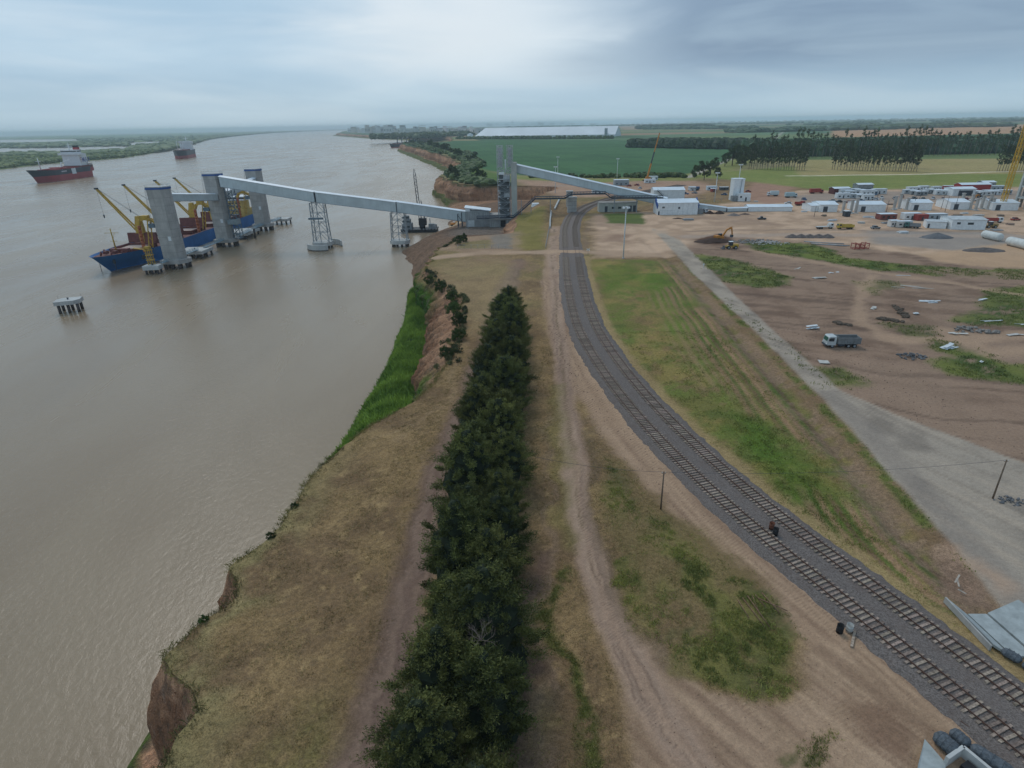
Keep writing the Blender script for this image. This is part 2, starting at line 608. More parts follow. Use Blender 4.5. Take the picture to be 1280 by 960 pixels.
# 2 land right of the road: stripped building ground
ROAD_L = [(815, 285), (870, 345), (940, 410), (1000, 470), (1060, 530), (1110, 590), (1140, 622), (1200, 692), (1290, 800)]
ROAD_R = [(1400, 590), (1280, 578), (1200, 548), (1120, 519), (1050, 487), (985, 430), (920, 370), (850, 300)]
rl = pl(ROAD_L); rlx = np.interp(Y, rl[::-1, 1], rl[::-1, 0])
right = sstep(-2, 3, X - rlx) * (Y < 371) * 1.0
blend(mixn(soil2, soil, sstep(.3, .7, n_md)), right)
blend(lin(122, 106, 93), right * sstep(.55, .75, n_lo) * .7)
GR = np.where(right > .5, 0.15, GR)
# scraped wheel lines across it
wl = vnoise((X * .35 + Y) * .55 + n_lo * 6, X * .03, 57)
blend(lin(124, 107, 94), right * sstep(.55, .85, wl) * .6)
blend(lin(74, 62, 56), right * sstep(.38, .12, wl) * .5)
# 3 works yard
yard = area([(740, 268), (860, 262), (935, 250), (1000, 238), (1300, 228), (1300, 300), (1180, 322), (1000, 302), (930, 296), (880, 300), (830, 320), (745, 322)], 4)
blend(mixn(sand, sand2, sstep(.3, .7, n_md)), yard)
blend(soil, yard * sstep(.55, .7, n_lo) * .6)
GR = np.where(yard > .5, 0.1, GR)
m = area([(1080, 288), (1240, 290), (1300, 298), (1300, 322), (1180, 312), (1090, 305)], 4); blend(lin(118, 116, 114), m * .85)
m = area([(980, 246), (1050, 240), (1280, 238), (1300, 250), (1010, 256)], 5); blend(lin(122, 114, 108), m * .8)
m = area([(925, 246), (945, 226), (1010, 226), (985, 240), (990, 252), (960, 256)], 4); blend(lin(132, 106, 92), m * .9)
m, d, al, sg = line([(860, 296), (1000, 293), (1300, 296)], 9, 2); blend(lin(138, 126, 117), m * .8)
m, d, al, sg = line([(860, 289), (1000, 287), (1300, 291)], 2.0, 1); blend(lin(98, 88, 82), m * .7)
m = area([(1150, 318), (1280, 302), (1400, 305), (1400, 335), (1250, 335), (1170, 327)], 3); blend(lin(152, 130, 108), m * .9)
# dug dark earth near the excavator
m = area([(868, 300), (900, 292), (918, 297), (905, 306), (880, 305)], 2); blend(lin(70, 50, 40), m)
# 4 green patches on the right
right_green = [
    ([(868, 318), (905, 322), (990, 345), (985, 357), (940, 360), (900, 350), (885, 338)], .9),
    ([(930, 300), (960, 304), (1000, 303), (1035, 310), (1060, 322), (1180, 335), (1290, 338), (1290, 350), (1200, 346), (1090, 337), (1000, 322), (940, 312)], 1.0),
    ([(1225, 362), (1300, 358), (1300, 410), (1215, 408), (1190, 402), (1230, 388)], .9),
    ([(1150, 425), (1185, 425), (1200, 436), (1230, 440), (1255, 452), (1300, 455), (1300, 485), (1250, 478), (1190, 468), (1165, 455), (1195, 445), (1170, 437)], .95),
    ([(1010, 455), (1060, 462), (1085, 480), (1060, 484), (1035, 478)], .8),
    ([(905, 370), (935, 395), (985, 435), (1040, 480), (1030, 484), (965, 425), (915, 385)], .8),
    ([(1105, 404), (1160, 408), (1170, 424), (1130, 420)], .55),
    ([(1070, 352), (1110, 350), (1130, 356), (1085, 368)], .5),
]
RG = np.zeros(X.shape)
for pts, s in right_green:
    mm = area(pts, 2.0, 1.2) * s
    RG = np.maximum(RG, mm)
RG *= sstep(.25, .5, n_hi * .6 + n_md * .5)
blend(mixn(greenC, greenB, sstep(.3, .7, n_md)), RG)
# sandy haul tracks on the right
for pts, w in (([(935, 312), (1000, 325), (1080, 338), (1180, 352), (1300, 372)], 4.5), ([(1090, 345), (1070, 375), (1080, 405), (1110, 420)], 4),
               ([(1110, 424), (1180, 424), (1300, 418)], 6), ([(1180, 415), (1230, 440), (1300, 436)], 6)):
    m, d, al, sg = line(pts, w, 1.5); blend(sand, m * .75)
mound = area([(1125, 335), (1290, 340), (1290, 356), (1230, 352)], 2); blend(soil, mound * .8)
# 5 meadow between railway and road
mead = area([(735, 325), (832, 324), (845, 332), (900, 395), (985, 488), (1060, 575), (1130, 665), (1205, 735), (1240, 800), (1160, 760), (1060, 690), (960, 610), (880, 540), (800, 455), (765, 410)], 1.5, .6)
blend(mixn(lin(92, 92, 52), greenB, sstep(.35, .65, n_md)), mead)
blend(lin(118, 106, 66), mead * sstep(.5, .66, fbm(X, Y, .09, 64)) * .7)
blend(lin(66, 82, 40), mead * sstep(.56, .7, fbm(X, Y, .2, 65)) * .6)
blend(lin(104, 86, 66), mead * sstep(.6, .72, fbm(X, Y, .33, 66)) * .6)
g2 = area([(790, 345), (835, 342), (880, 400), (905, 440), (845, 425), (815, 375)], 4, 1.5); blend(mixn(greenA, lin(70, 98, 32), n_hi), mead * g2 * .6)
g3 = area([(900, 515), (950, 520), (1010, 590), (1060, 640), (1100, 690), (1060, 680), (960, 600)], 3, 1.3); blend(mixn(lin(54, 80, 30), greenA, n_hi), mead * g3 * .85)
g4 = area([(745, 335), (780, 330), (800, 345), (760, 365)], 3, 1.3); blend(greenA, mead * g4 * .6)
b1 = area([(770, 365), (800, 360), (850, 430), (880, 480), (820, 440)], 4, 1.3); blend(lin(124, 104, 72), mead * b1 * .5 * sstep(.35, .6, n_hi))
# wheel lines along the meadow, parallel to the road
MEADL = pl([(838, 325), (900, 395), (985, 490), (1060, 580), (1130, 670), (1195, 730)])
dm, alm, sgm = dline(X, Y, MEADL)
left_side = (X < np.interp(Y, MEADL[::-1, 1], MEADL[::-1, 0]))
for off, w, col, s in ((.6, .8, lin(78, 64, 52), .9), (1.8, .7, lin(60, 78, 36), .8), (3.2, .8, lin(112, 92, 76), .9), (4.8, .9, lin(124, 102, 82), .95), (5.8, .5, lin(62, 80, 36), .8), (6.6, .6, lin(92, 74, 60), .9), (8.2, .7, lin(122, 100, 80), .85), (9.2, .6, lin(58, 78, 34), .8), (10.2, 1.1, lin(112, 92, 74), .85), (12.2, .7, lin(112, 94, 74), .7), (14.4, 1.0, lin(122, 104, 80), .6), (17, .6, lin(118, 100, 78), .5)):
    mm = sstep(w, w * .35, np.abs(dm - off + (n_lo - .5) * 2.5 + (n_hi - .5) * .5)) * left_side * sstep(.3, .52, fbm(alm, dm * .3 + off, .05, 58)) * (dm < 22)
    blend(col, mead * mm * s)
strip = sstep(4.5, 1.0, dm) * (Y > 45) * (Y < 240)
blend(mixn(soil, lin(98, 84, 70), n_md), strip * sstep(.35, .6, n_md * .6 + n_hi * .45) * .85)
st2 = sstep(1.8, .3, np.abs(dm - 4.2)) * (~left_side) * (Y > 55) * (Y < 235)
blend(mixn(greenC, greenA, n_hi), st2 * sstep(.42, .62, n_md * .6 + n_hi * .4) * .75)
mess = area([(1180, 660), (1225, 700), (1260, 760), (1215, 770), (1170, 730)], 2); blend(mixn(soil2, soil, n_hi), mess * .95)
# 6 sandy ground left of the railway
MIDY = [-60, 0, 20, 30, 38, 44, 50, 56.5, 62.5, 69, 80, 92.6, 105, 118, 130, 144, 159, 180, 210, 246, 267, 287, 323, 367, 395, 418, 440, 470, 520, 560]
MIDX = [82, 59.5, 52.3, 48.9, 46.2, 44.0, 41.7, 39.1, 36.6, 34.2, 31.0, 27.9, 25.5, 23.7, 22.4, 21.3, 20.9, 21.6, 23.3, 26.2, 27.9, 29.4, 32.8, 40.0, 47.7, 57.0, 69, 90, 135, 172]
_ys = np.arange(-60, 560, 1.0)
_xs = np.interp(_ys, MIDY, MIDX)
_k = np.exp(-0.5 * (np.arange(-24, 25) / 8.0) ** 2); _k /= _k.sum()
_xs = np.convolve(np.pad(_xs, 24, mode='edge'), _k, 'valid')
mid_line = np.stack([_xs, _ys], 1)
xm = np.interp(Y, _ys, _xs)
slope = np.gradient(_xs, _ys); cosm = 1 / np.sqrt(1 + np.interp(Y, _ys, slope) ** 2)
dt = (X - xm) * cosm                      # signed distance from the railway axis
sv = sstep(12.2, 10.3, -dt + (n_md - .5) * 2.4) * (dt < 0) * (Y < 330)
blend(mixn(sand, lin(128, 109, 92), n_md), sv * .95)
wr = vnoise((dt + n_lo * 2) * 2.4, Y * .045, 59); blend(lin(106, 88, 75), sv * sstep(.5, .85, wr) * .65); blend(lin(158, 138, 118), sv * sstep(.4, .1, wr) * .4)
blend(lin(126, 112, 82), sstep(8.3, 6.4, dt + (n_hi - .5) * 2) * (dt > 0) * (Y < 250) * .85)      # straw fringe on the meadow side
delta = area([(790, 960), (780, 860), (760, 790), (800, 790), (850, 830), (880, 862), (930, 882), (1000, 862), (1018, 800), (1060, 800), (1110, 850), (1200, 905), (1140, 975), (1140, 1400), (860, 1400)], 1.2)
blend(mixn(sand, lin(128, 110, 93), sstep(.35, .65, n_md)), delta * .95)
w2 = vnoise((X * .9 + Y * .62 + n_lo * 5) * 1.9, (Y - X) * .05, 60); blend(lin(104, 86, 73), delta * sstep(.5, .85, w2) * .6); blend(lin(158, 138, 118), delta * sstep(.4, .1, w2) * .4)
m = area([(1060, 870), (1130, 880), (1160, 920), (1130, 960), (1080, 930)], 1.2); blend(lin(96, 76, 64), m * .6)
# weed island between the tracks
isl = area([(742, 560), (775, 575), (800, 610), (835, 640), (880, 660), (945, 722), (1000, 800), (1000, 845), (960, 868), (905, 868), (850, 825), (800, 740), (770, 680)], 1.4, 1.0)
blend(mixn(dry2, lin(98, 90, 60), n_md), isl)
iw = np.zeros(X.shape)
for pts, s in (([(855, 700), (890, 720), (960, 770), (1000, 815), (985, 850), (930, 868), (880, 840), (850, 790), (895, 780), (870, 740)], 1.0),
               ([(842, 690), (870, 690), (915, 740), (940, 800), (900, 790), (860, 730)], 1.0),
               ([(930, 725), (960, 740), (1000, 800), (990, 820), (950, 780)], .9),
               ([(762, 690), (790, 690), (812, 735), (800, 760), (775, 720)], .9), ([(830, 745), (850, 740), (862, 800), (845, 800)], .7),
               ([(800, 640), (840, 645), (850, 680), (815, 680)], .45), ([(752, 580), (770, 585), (800, 640), (790, 660), (768, 630)], .6), ([(818, 655), (850, 660), (900, 715), (945, 790), (920, 800), (870, 745), (840, 700)], .8),
               ([(780, 700), (800, 720), (850, 800), (880, 850), (850, 840), (800, 760)], .5)):
    iw = np.maximum(iw, area(pts, 1.0, 1.3) * s)
low_w = np.zeros(X.shape)
for pts, s_ in (([(978, 935), (1000, 930), (1005, 950), (985, 965)], 1.0), ([(1010, 915), (1030, 908), (1032, 960), (1012, 965)], .9), ([(1018, 902), (1034, 900), (1034, 910), (1022, 912)], .8), ([(938, 862), (960, 868), (950, 880), (930, 876)], .6)):
    low_w = np.maximum(low_w, area(pts, .5, .8) * s_)
blend(lin(66, 74, 42), low_w * sstep(.4, .6, n_hi) * .7)
iw *= sstep(.34, .54, n_hi * .6 + n_md * .45)
blend(mixn(lin(58, 68, 40), lin(92, 92, 52), sstep(.35, .7, n_md)), iw * .9)
# 7 main dirt track and the strip beside the trees
TRK = [(905, 1060), (870, 960), (810, 860), (765, 770), (738, 700), (722, 630), (716, 560), (706, 480), (699, 420), (693, 350), (690, 322), (693, 285)]
m, d, al, sg = line(TRK, 3.9, .7, .35)
trk = m
blend(mixn(lin(128, 110, 97), lin(142, 123, 108), n_md), m)
ru = sstep(.55, .1, np.abs(np.abs(d) - .95)); blend(lin(132, 116, 104), m * ru * .6)
sk = vnoise(d * sg * 3.2, al * .06, 62); blend(lin(98, 84, 75), m * sstep(.5, .85, sk) * .6); blend(lin(146, 130, 116), m * sstep(.4, .15, sk) * .4)
blend(lin(92, 82, 66), m * sstep(.4, .1, d) * sstep(50, 70, Y) * sstep(.35, .6, n_md) * .8)
m2, d2, _, _ = line(TRK, 9.5, 2.2); 
stripg, _, _, _ = line([(706, 715), (697, 740), (703, 800), (712, 880), (716, 980)], 1.5, .8, 1.2)
stripg = stripg * sstep(.3, .5, n_hi + .1)
blend(mixn(lin(50, 64, 30), lin(76, 84, 38), n_hi), stripg * .9)
m, d, al, sg = line([(735, 540), (735, 600), (748, 680), (775, 740), (830, 820)], 1.5, .8); blend(lin(84, 74, 62), m * .5)
m, d, al, sg = line([(655, 960), (650, 870), (660, 760), (668, 700)], 3, 1.4); blend(lin(86, 72, 66), m * .7)
m, d, al, sg = line([(678, 960), (680, 800), (684, 640), (690, 520)], .8, .5); blend(lin(108, 94, 82), m * .5)
m = area([(688, 480), (706, 480), (715, 690), (696, 690)], 1.2); blend(lin(96, 96, 56), m * .45)
# 8 mauve track left of the trees
MAU = [(400, 1100), (452, 960), (490, 840), (515, 740), (540, 650), (562, 570), (590, 490), (612, 420), (628, 370), (650, 325)]
m, d, al, sg = line(MAU, 5.4, 1.6, .8)
mau = m
blend(mixn(mauve, lin(92, 77, 71), n_md), m * .92)
sk = vnoise(d * sg * 2.6, al * .05, 63); blend(lin(82, 68, 63), m * sstep(.5, .85, sk) * .55); blend(lin(122, 106, 96), m * sstep(.4, .1, sk) * .45)
blend(lin(120, 104, 92), m * sstep(.6, .15, np.abs(d - 1.1)) * .4)
m, d, al, sg = line([(580, 430), (560, 500), (520, 530), (470, 545)], 1.0, .6); blend(lin(122, 106, 84), m * .5)
m, d, al, sg = line([(575, 470), (548, 525), (500, 545)], .8, .6); blend(lin(122, 106, 84), m * .4)
m = area([(545, 330), (600, 318), (650, 325), (640, 362), (600, 420), (580, 400)], 4, 1.3); blend(lin(126, 112, 86), m * .5)
# 9 level crossing and terminal approach
m, d, al, sg = line([(545, 322), (600, 316), (690, 315), (760, 316), (832, 319)], 7.5, 1.3, .5); cross = m
blend(mixn(lin(138, 120, 104), lin(150, 130, 112), n_md), m)
m, d, al, sg = line([(600, 322), (655, 330), (690, 345)], 9, 4); blend(lin(112, 92, 80), m * .6 * sstep(.4, .6, n_md))
m = area([(640, 268), (682, 262), (680, 312), (640, 312), (628, 300)], 3); blend(mixn(lin(96, 94, 48), lin(112, 104, 62), n_md), m * .9)
m = area([(545, 312), (572, 297), (650, 289), (650, 313), (600, 318)], 3); blend(mixn(sand, lin(122, 104, 88), n_md), m * .75)
m = area([(575, 303), (612, 300), (614, 310), (572, 311)], 1.5); blend(lin(104, 98, 66), m * .8)
m = area([(614, 292), (640, 292), (640, 311), (616, 311)], 1.5); blend(lin(104, 102, 98), m * .8)
m = area([(754, 267), (803, 267), (806, 280), (760, 279)], 2); blend(mixn(greenC, greenA, n_md), m * .9)
m, d, al, sg = line([(738, 275), (730, 295), (732, 315)], 2.4, 1.0); blend(lin(104, 90, 78), m * .6)
m = area([(765, 292), (790, 293), (780, 303), (750, 302)], 3); blend(lin(108, 88, 76), m * .6)
# 10 gravel road
rp = area(ROAD_L + ROAD_R, .45, .2)
road = rp
blend(mixn(road_d, road_c, sstep(.25, .6, n_md)), rp)
rw = vnoise((X + Y * .42 + n_lo * 4) * 1.1, Y * .03, 61); blend(lin(148, 138, 126), rp * sstep(.6, .9, rw) * .45)
blend(lin(104, 96, 87), rp * sstep(.4, .15, rw) * .35)
_dr, _, _ = dline(X, Y, rl); blend(lin(104, 100, 97), rp * sstep(3.2, 1.0, np.abs(_dr - 2.5)) * .45 * (Y < 110))
m, d, al, sg = line([(1190, 690), (1215, 705), (1262, 730)], 3, 1.6); blend(lin(150, 128, 110), m * .6)
# 11 fields beyond the works
ca, sa = math.cos(.12), math.sin(.12)
U_, V_ = X * ca + Y * sa, -X * sa + Y * ca
far = sstep(560, 640, Y)
ci, cj = np.floor(U_ / 620 + .3 * np.sin(np.floor(V_ / 430))), np.floor(V_ / 430)
h = _h(ci, cj, 77)
pal = np.array([lin(58, 84, 60), lin(70, 96, 62), lin(88, 104, 68), lin(64, 90, 66), lin(112, 108, 78), lin(54, 80, 54), lin(126, 106, 86), lin(76, 100, 72)])
blend(pal[(h * 8).astype(int) % 8], far)
fx, fy = U_ / 620 + .3 * np.sin(np.floor(V_ / 430)) - ci, V_ / 430 - cj
hed = np.maximum(sstep(.03, .0, np.minimum(fy, 1 - fy)), sstep(.02, .0, np.minimum(fx, 1 - fx)))
blend(lin(44, 60, 44), far * hed * .8 * (Y > 1100))
blend(lin(62, 78, 58), sstep(.5, .65, fbm(X, Y, .003, 78)) * sstep(2500, 4500, Y) * .8)
FIELD = [(560, 176), (770, 175), (935, 184), (925, 196), (878, 214), (840, 221), (740, 222), (650, 219), (607, 213), (585, 205), (576, 196)]
fld = area(FIELD, 5, .6)
blend(mixn(lin(50, 82, 54), lin(58, 92, 60), sstep(.3, .7, fbm(X, Y, .02, 79))), fld)
rowsn = vnoise(U_ / 5.5, V_ * .004, 80); blend(lin(42, 70, 46), fld * sstep(.5, .9, rowsn) * .3)
m, d, al, sg = line([(640, 222), (740, 226), (840, 224), (890, 214), (930, 198)], 40, 12); blend(mixn(lin(96, 108, 54), lin(112, 116, 70), n_lo), m * (1 - fld) * .9)
hl = area([(575, 205), (607, 213), (640, 221), (640, 233), (600, 232), (562, 218)], 8); blend(mixn(lin(58, 82, 40), lin(78, 100, 50), n_lo), hl)
m = area([(640, 224), (740, 229), (800, 226), (870, 226), (900, 235), (860, 247), (760, 246), (700, 247)], 6); blend(mixn(lin(128, 104, 90), lin(146, 124, 108), n_lo), m * .9)
m = area([(850, 220), (985, 208), (1300, 218), (1300, 233), (1030, 238), (930, 226)], 6, 1.0); blend(mixn(lin(88, 104, 50), lin(110, 116, 66), n_lo), m * .95)
m = area([(985, 200), (1300, 198), (1300, 217), (1000, 219)], 6); blend(mixn(lin(124, 118, 78), lin(138, 126, 92), n_lo), m * .95)
m, d, al, sg = line([(985, 220), (1140, 218), (1240, 215), (1400, 211)], 5, 1.5, .3); blend(lin(190, 184, 170), m)
m, d, al, sg = line([(860, 222), (890, 208), (925, 194), (960, 180), (985, 160)], 7, 2, .4); blend(lin(150, 146, 142), m * .8)
m = area([(1040, 163), (1300, 155), (1300, 166), (1040, 172)], 12); blend(lin(150, 118, 92), m * .9)
m = area([(770, 158), (860, 157), (860, 160), (780, 162)], 12); blend(lin(134, 112, 96), m * .8)
m, d, al, sg = line([(640, 246), (672, 236), (700, 232)], 9, 2, .4); blend(lin(128, 122, 118), m * .7)

# level the ground under the railway, lift it a little at the crossing
Zg = np.where(PLAT, Zg * (1 - sstep(9, 6.5, np.abs(dt)) * (Y < 460)) + 0.53 * cross * sstep(11, 6, np.abs(dt)), Zg)

GR = GR * (1 - .85 * np.clip(np.maximum.reduce([trk, mau, sv, delta, cross, road]), 0, 1))
# riverbank colours
bank = ~PLAT
slope_u = np.clip(Ug * 2, 0, 1)
face_u = np.clip(Ug * 2 - 1, 0, 1)
vs = vnoise(Y * np.clip(40 / np.maximum(Y, 40), .12, 1) * 1.6, Zg * .12, 81)
cl = mixn(lin(122, 93, 74), lin(158, 126, 103), sstep(.2, .8, vs))
cl = mixn(cl, lin(104, 76, 61), sstep(.55, .8, fbm(Y, Zg * 2, .12, 82)) * .6)
bk = cl
veg = mixn(lin(44, 74, 26), lin(62, 90, 32), sstep(.35, .7, fbm(Y, Zg * 2 + X, .12, 83)))
vm = np.where((Y > 92) & (Y < 292), sstep(.55, .42, Ug + (n_md - .5) * .25), 0) * sstep(290, 262, Y)
vm = np.maximum(vm, sstep(188, 205, Y) * sstep(285, 268, Y) * sstep(.98, .72, Ug + (n_md - .5) * .3))
vm = np.maximum(vm, sstep(92, 100, Y) * sstep(140, 126, Y) * sstep(.98, .75, Ug))
vm = np.maximum(vm, sstep(560, 600, Y) * sstep(.52, .30, Ug + (n_md - .5) * .4) * .8)
vm = np.maximum(vm, (Y < 92) * sstep(.36, .2, Ug) * .9)
bk = mixn(bk, veg, vm)
brown = mixn(lin(104, 84, 70), lin(122, 102, 86), n_md)
bk = mixn(bk, brown, ((Y > 285) & (Y < 540)) * sstep(.55, .4, Ug))
bk = mixn(bk, lin(176, 160, 134), sstep(14, 6, np.hypot(X + 40, (Y - 452) * .5)) * (Ug < .45))
bk = mixn(bk, lin(110, 106, 102), ((Y > 355) & (Y < 402)) * sstep(.18, .28, Ug) * (Ug < .5) * .8)
bk = mixn(bk, lin(122, 118, 114), ((Y > 440) & (Y < 540)) * sstep(9, 5, np.abs(X - (6 + (Y - 440) * .33))) * (Ug < .5) * .8)
topg = sstep(.86, 1.0, Ug + (n_hi - .5) * .2) * (Y > 560) * (Ug < 1.1)
bk = mixn(bk, lin(42, 62, 32), topg)
C = np.where(bank[..., None], bk, C)

# ------------------------------------------------------------------ ground material
def ground_mat(cliff=False):
    m = bpy.data.materials.new('cliff_earth' if cliff else 'ground_cover'); m.use_nodes = True
    t = m.node_tree; b = t.nodes['Principled BSDF']
    at = t.nodes.new('ShaderNodeAttribute'); at.attribute_name = 'albedo'
    ag = t.nodes.new('ShaderNodeAttribute'); ag.attribute_name = 'grass'
    geo = t.nodes.new('ShaderNodeNewGeometry'); p = geo.outputs['Position']
    n1 = noise_at(t, p, 1.7, 5, 0.65).outputs[0]
    n2 = noise_at(t, p, 7.0, 6, 0.75).outputs[0]
    n3 = noise_at(t, p, 0.12, 4, 0.6).outputs[0]
    v = mathn(t, 'ADD', mathn(t, 'MULTIPLY', maprange(t, n1, .25, .75, -.5, .5), .55), mathn(t, 'MULTIPLY', maprange(t, n2, .3, .7, -.5, .5), .75))
    v = mathn(t, 'ADD', v, mathn(t, 'MULTIPLY', maprange(t, n3, .25, .75, -.5, .5), .25))
    amp = mathn(t, 'ADD', mathn(t, 'MULTIPLY', ag.outputs['Fac'], .85), .36)
    fac = mathn(t, 'ADD', mathn(t, 'MULTIPLY', v, amp), 1.0)
    mul = t.nodes.new('ShaderNodeVectorMath'); mul.operation = 'SCALE'
    t.links.new(at.outputs['Color'], mul.inputs[0]); t.links.new(fac, mul.inputs['Scale'])
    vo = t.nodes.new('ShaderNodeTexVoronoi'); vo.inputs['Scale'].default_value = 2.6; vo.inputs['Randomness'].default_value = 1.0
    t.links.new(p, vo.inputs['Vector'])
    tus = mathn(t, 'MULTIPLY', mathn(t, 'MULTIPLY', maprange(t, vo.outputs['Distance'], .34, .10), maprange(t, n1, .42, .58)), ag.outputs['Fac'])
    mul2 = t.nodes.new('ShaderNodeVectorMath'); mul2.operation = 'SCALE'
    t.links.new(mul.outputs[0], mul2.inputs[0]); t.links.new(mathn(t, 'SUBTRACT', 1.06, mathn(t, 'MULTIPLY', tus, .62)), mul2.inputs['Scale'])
    mul = mul2
    # straw / bare-earth flecks
    n4 = noise_at(t, p, 4.3, 3, 0.7).outputs[0]
    fl = mathn(t, 'MULTIPLY', maprange(t, n4, .60, .74), mathn(t, 'MULTIPLY', ag.outputs['Fac'], .45))
    c = mixc(t, fl, mul.outputs[0], (.30, .245, .16))
    t.links.new(c, b.inputs['Base Color'])
    b.inputs['Roughness'].default_value = .95
    b.inputs['Specular IOR Level'].default_value = .12
    bp = t.nodes.new('ShaderNodeBump'); bp.inputs['Strength'].default_value = .8; bp.inputs['Distance'].default_value = .16
    hgt = mathn(t, 'ADD', n1, mathn(t, 'MULTIPLY', n2, .5))
    if cliff:      # washed earth: upright runnels and crumbling ledges
        mp = t.nodes.new('ShaderNodeMapping'); mp.inputs['Scale'].default_value = (1, 1, .22); t.links.new(p, mp.inputs[0])
        r1 = noise_at(t, mp.outputs[0], .55, 6, .65, .6).outputs[0]
        r2 = noise_at(t, p, .35, 5, .7).outputs[0]
        hgt = mathn(t, 'ADD', mathn(t, 'MULTIPLY', r1, 5.0), mathn(t, 'MULTIPLY', r2, 3.0))
        bp.inputs['Strength'].default_value = 1.0; bp.inputs['Distance'].default_value = .55
        c = mixc(t, mathn(t, 'MULTIPLY', maprange(t, r1, .52, .36), .6), c, (.12, .085, .062))
        c = mixc(t, mathn(t, 'MULTIPLY', maprange(t, r2, .55, .72), .35), c, (.42, .33, .26))
        t.links.new(c, b.inputs['Base Color'])
    t.links.new(hgt, bp.inputs['Height'])
    t.links.new(bp.outputs[0], b.inputs['Normal'])
    return m


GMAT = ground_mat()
CMAT = ground_mat(True)
idx = np.arange(NR * NC).reshape(NR, NC)
Q = np.stack([idx[:-1, :-1], idx[:-1, 1:], idx[1:, 1:], idx[1:, :-1]], -1).reshape(-1, 4)
fmask = lambda a: (a[:-1, :-1] + a[:-1, 1:] + a[1:, 1:] + a[1:, :-1]).reshape(-1) / 4
lab = np.zeros(len(Q), int)
lab[fmask(fld) > .5] = 3
lab[fmask(np.maximum(trk, mau)) > .5] = 2
lab[fmask(cross) > .5] = 4
lab[fmask(road) > .5] = 1
lab[fmask(bank.astype(float)) > .3] = 5
V3 = np.stack([Xg, Yg, Zg], -1).reshape(-1, 3)
CF, GF = C.reshape(-1, 3), GR.reshape(-1)
for k, nm in ((0, 'ground'), (1, 'gravel_road'), (2, 'dirt_track'), (3, 'crop_field'), (4, 'level_crossing'), (5, 'riverbank')):
    f = Q[lab == k]
    u, inv = np.unique(f, return_inverse=True)
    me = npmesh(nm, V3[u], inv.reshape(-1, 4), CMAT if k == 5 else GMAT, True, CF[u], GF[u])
    link(nm, me, None, 'structure')


def ground_z(x, y):
    """height of the plateau at a place (nearest grid point)"""
    r = int(np.argmin(np.abs(ys - y)))
    c = int(np.argmin(np.abs(Xg[r] - x)))
    return float(Zg[r, c])


# ------------------------------------------------------------------ river
def water_mat():
    m = bpy.data.materials.new('muddy_water'); m.use_nodes = True
    t = m.node_tree; b = t.nodes['Principled BSDF']
    geo = t.nodes.new('ShaderNodeNewGeometry'); p = geo.outputs['Position']
    mp = t.nodes.new('ShaderNodeMapping'); mp.inputs['Scale'].default_value = (.008, .003, 1); mp.inputs['Rotation'].default_value = (0, 0, .25)
    t.links.new(p, mp.inputs[0])
    n0 = noise_at(t, mp.outputs[0], 1.0, 5, .6, .6).outputs[0]
    c = mixc(t, maprange(t, n0, .3, .7), (.255, .182, .112), (.315, .235, .152))
    t.links.new(c, b.inputs['Base Color'])
    mr = t.nodes.new('ShaderNodeMapping'); mr.inputs['Scale'].default_value = (.02, .006, 1); mr.inputs['Rotation'].default_value = (0, 0, .2); t.links.new(p, mr.inputs[0])
    nr_ = noise_at(t, mr.outputs[0], 1.0, 5, .65, 1.0).outputs[0]
    t.links.new(maprange(t, nr_, .32, .68, .19, .31), b.inputs['Roughness'])      # wind-ruffled and slack water
    b.inputs['IOR'].default_value = 1.333
    b.inputs['Specular IOR Level'].default_value = .5
    mw = t.nodes.new('ShaderNodeMapping'); mw.inputs['Scale'].default_value = (1, .62, 1); mw.inputs['Rotation'].default_value = (0, 0, 1.0)
    t.links.new(p, mw.inputs[0])
    w1 = noise_at(t, mw.outputs[0], 1.0, 5, .62, .4).outputs[0]
    w2 = noise_at(t, mw.outputs[0], .11, 3, .5, .3).outputs[0]
    w3 = noise_at(t, p, .018, 3, .5).outputs[0]
    bp = t.nodes.new('ShaderNodeBump'); bp.inputs['Strength'].default_value = .6; bp.inputs['Distance'].default_value = .24
    gust = maprange(t, w3, .3, .7, .55, 1.2)
    t.links.new(mathn(t, 'MULTIPLY', mathn(t, 'ADD', w1, mathn(t, 'MULTIPLY', w2, .45)), gust), bp.inputs['Height'])
    t.links.new(bp.outputs[0], b.inputs['Normal'])
    return m


me = npmesh('river', [(-26000, -300, RIVER), (2000, -300, RIVER), (2000, 26000, RIVER), (-26000, 26000, RIVER)], [(0, 1, 2, 3)], water_mat(), False)
link('river', me, None, 'structure')

# ------------------------------------------------------------------ low far bank across the river
SH = [(-120, 232), (0, 212), (60, 205), (110, 201), (150, 198), (177, 194), (213, 188), (240, 181), (262, 174.5), (300, 170), (340, 166.5), (400, 163.5), (432, 162.2)]
shp = np.array([G(a, b, RIVER)[:2] for a, b in SH])
s_az = np.arctan2(shp[:, 0], shp[:, 1]); s_r = np.hypot(shp[:, 0], shp[:, 1])
LAG = [[(-60, 191.4), (60, 190.4), (120, 188.8), (160, 186.4), (174, 184), (150, 183.0), (60, 185.2), (-60, 186.4)],
       [(-60, 178.4), (40, 177.8), (98, 175.8), (98, 174.2), (40, 174.6), (-60, 175.2)], [(160, 181.6), (200, 179.6), (209, 177.6), (190, 177.2), (160, 178.8)]]
LAGP = [np.array([G(a, b, RIVER)[:2] for a, b in q]) for q in LAG]
na, nr = 260, 120
az = np.linspace(s_az[0], s_az[-1], na)
r0 = np.interp(az, s_az, s_r) * (1 + (fbm(az * 100, az * 0, .9, 91) - .5) * .04)
tt = np.linspace(0, 1, nr) ** 1.3
rr = np.exp(np.log(r0)[None, :] + (math.log(20000) - np.log(r0))[None, :] * tt[:, None])
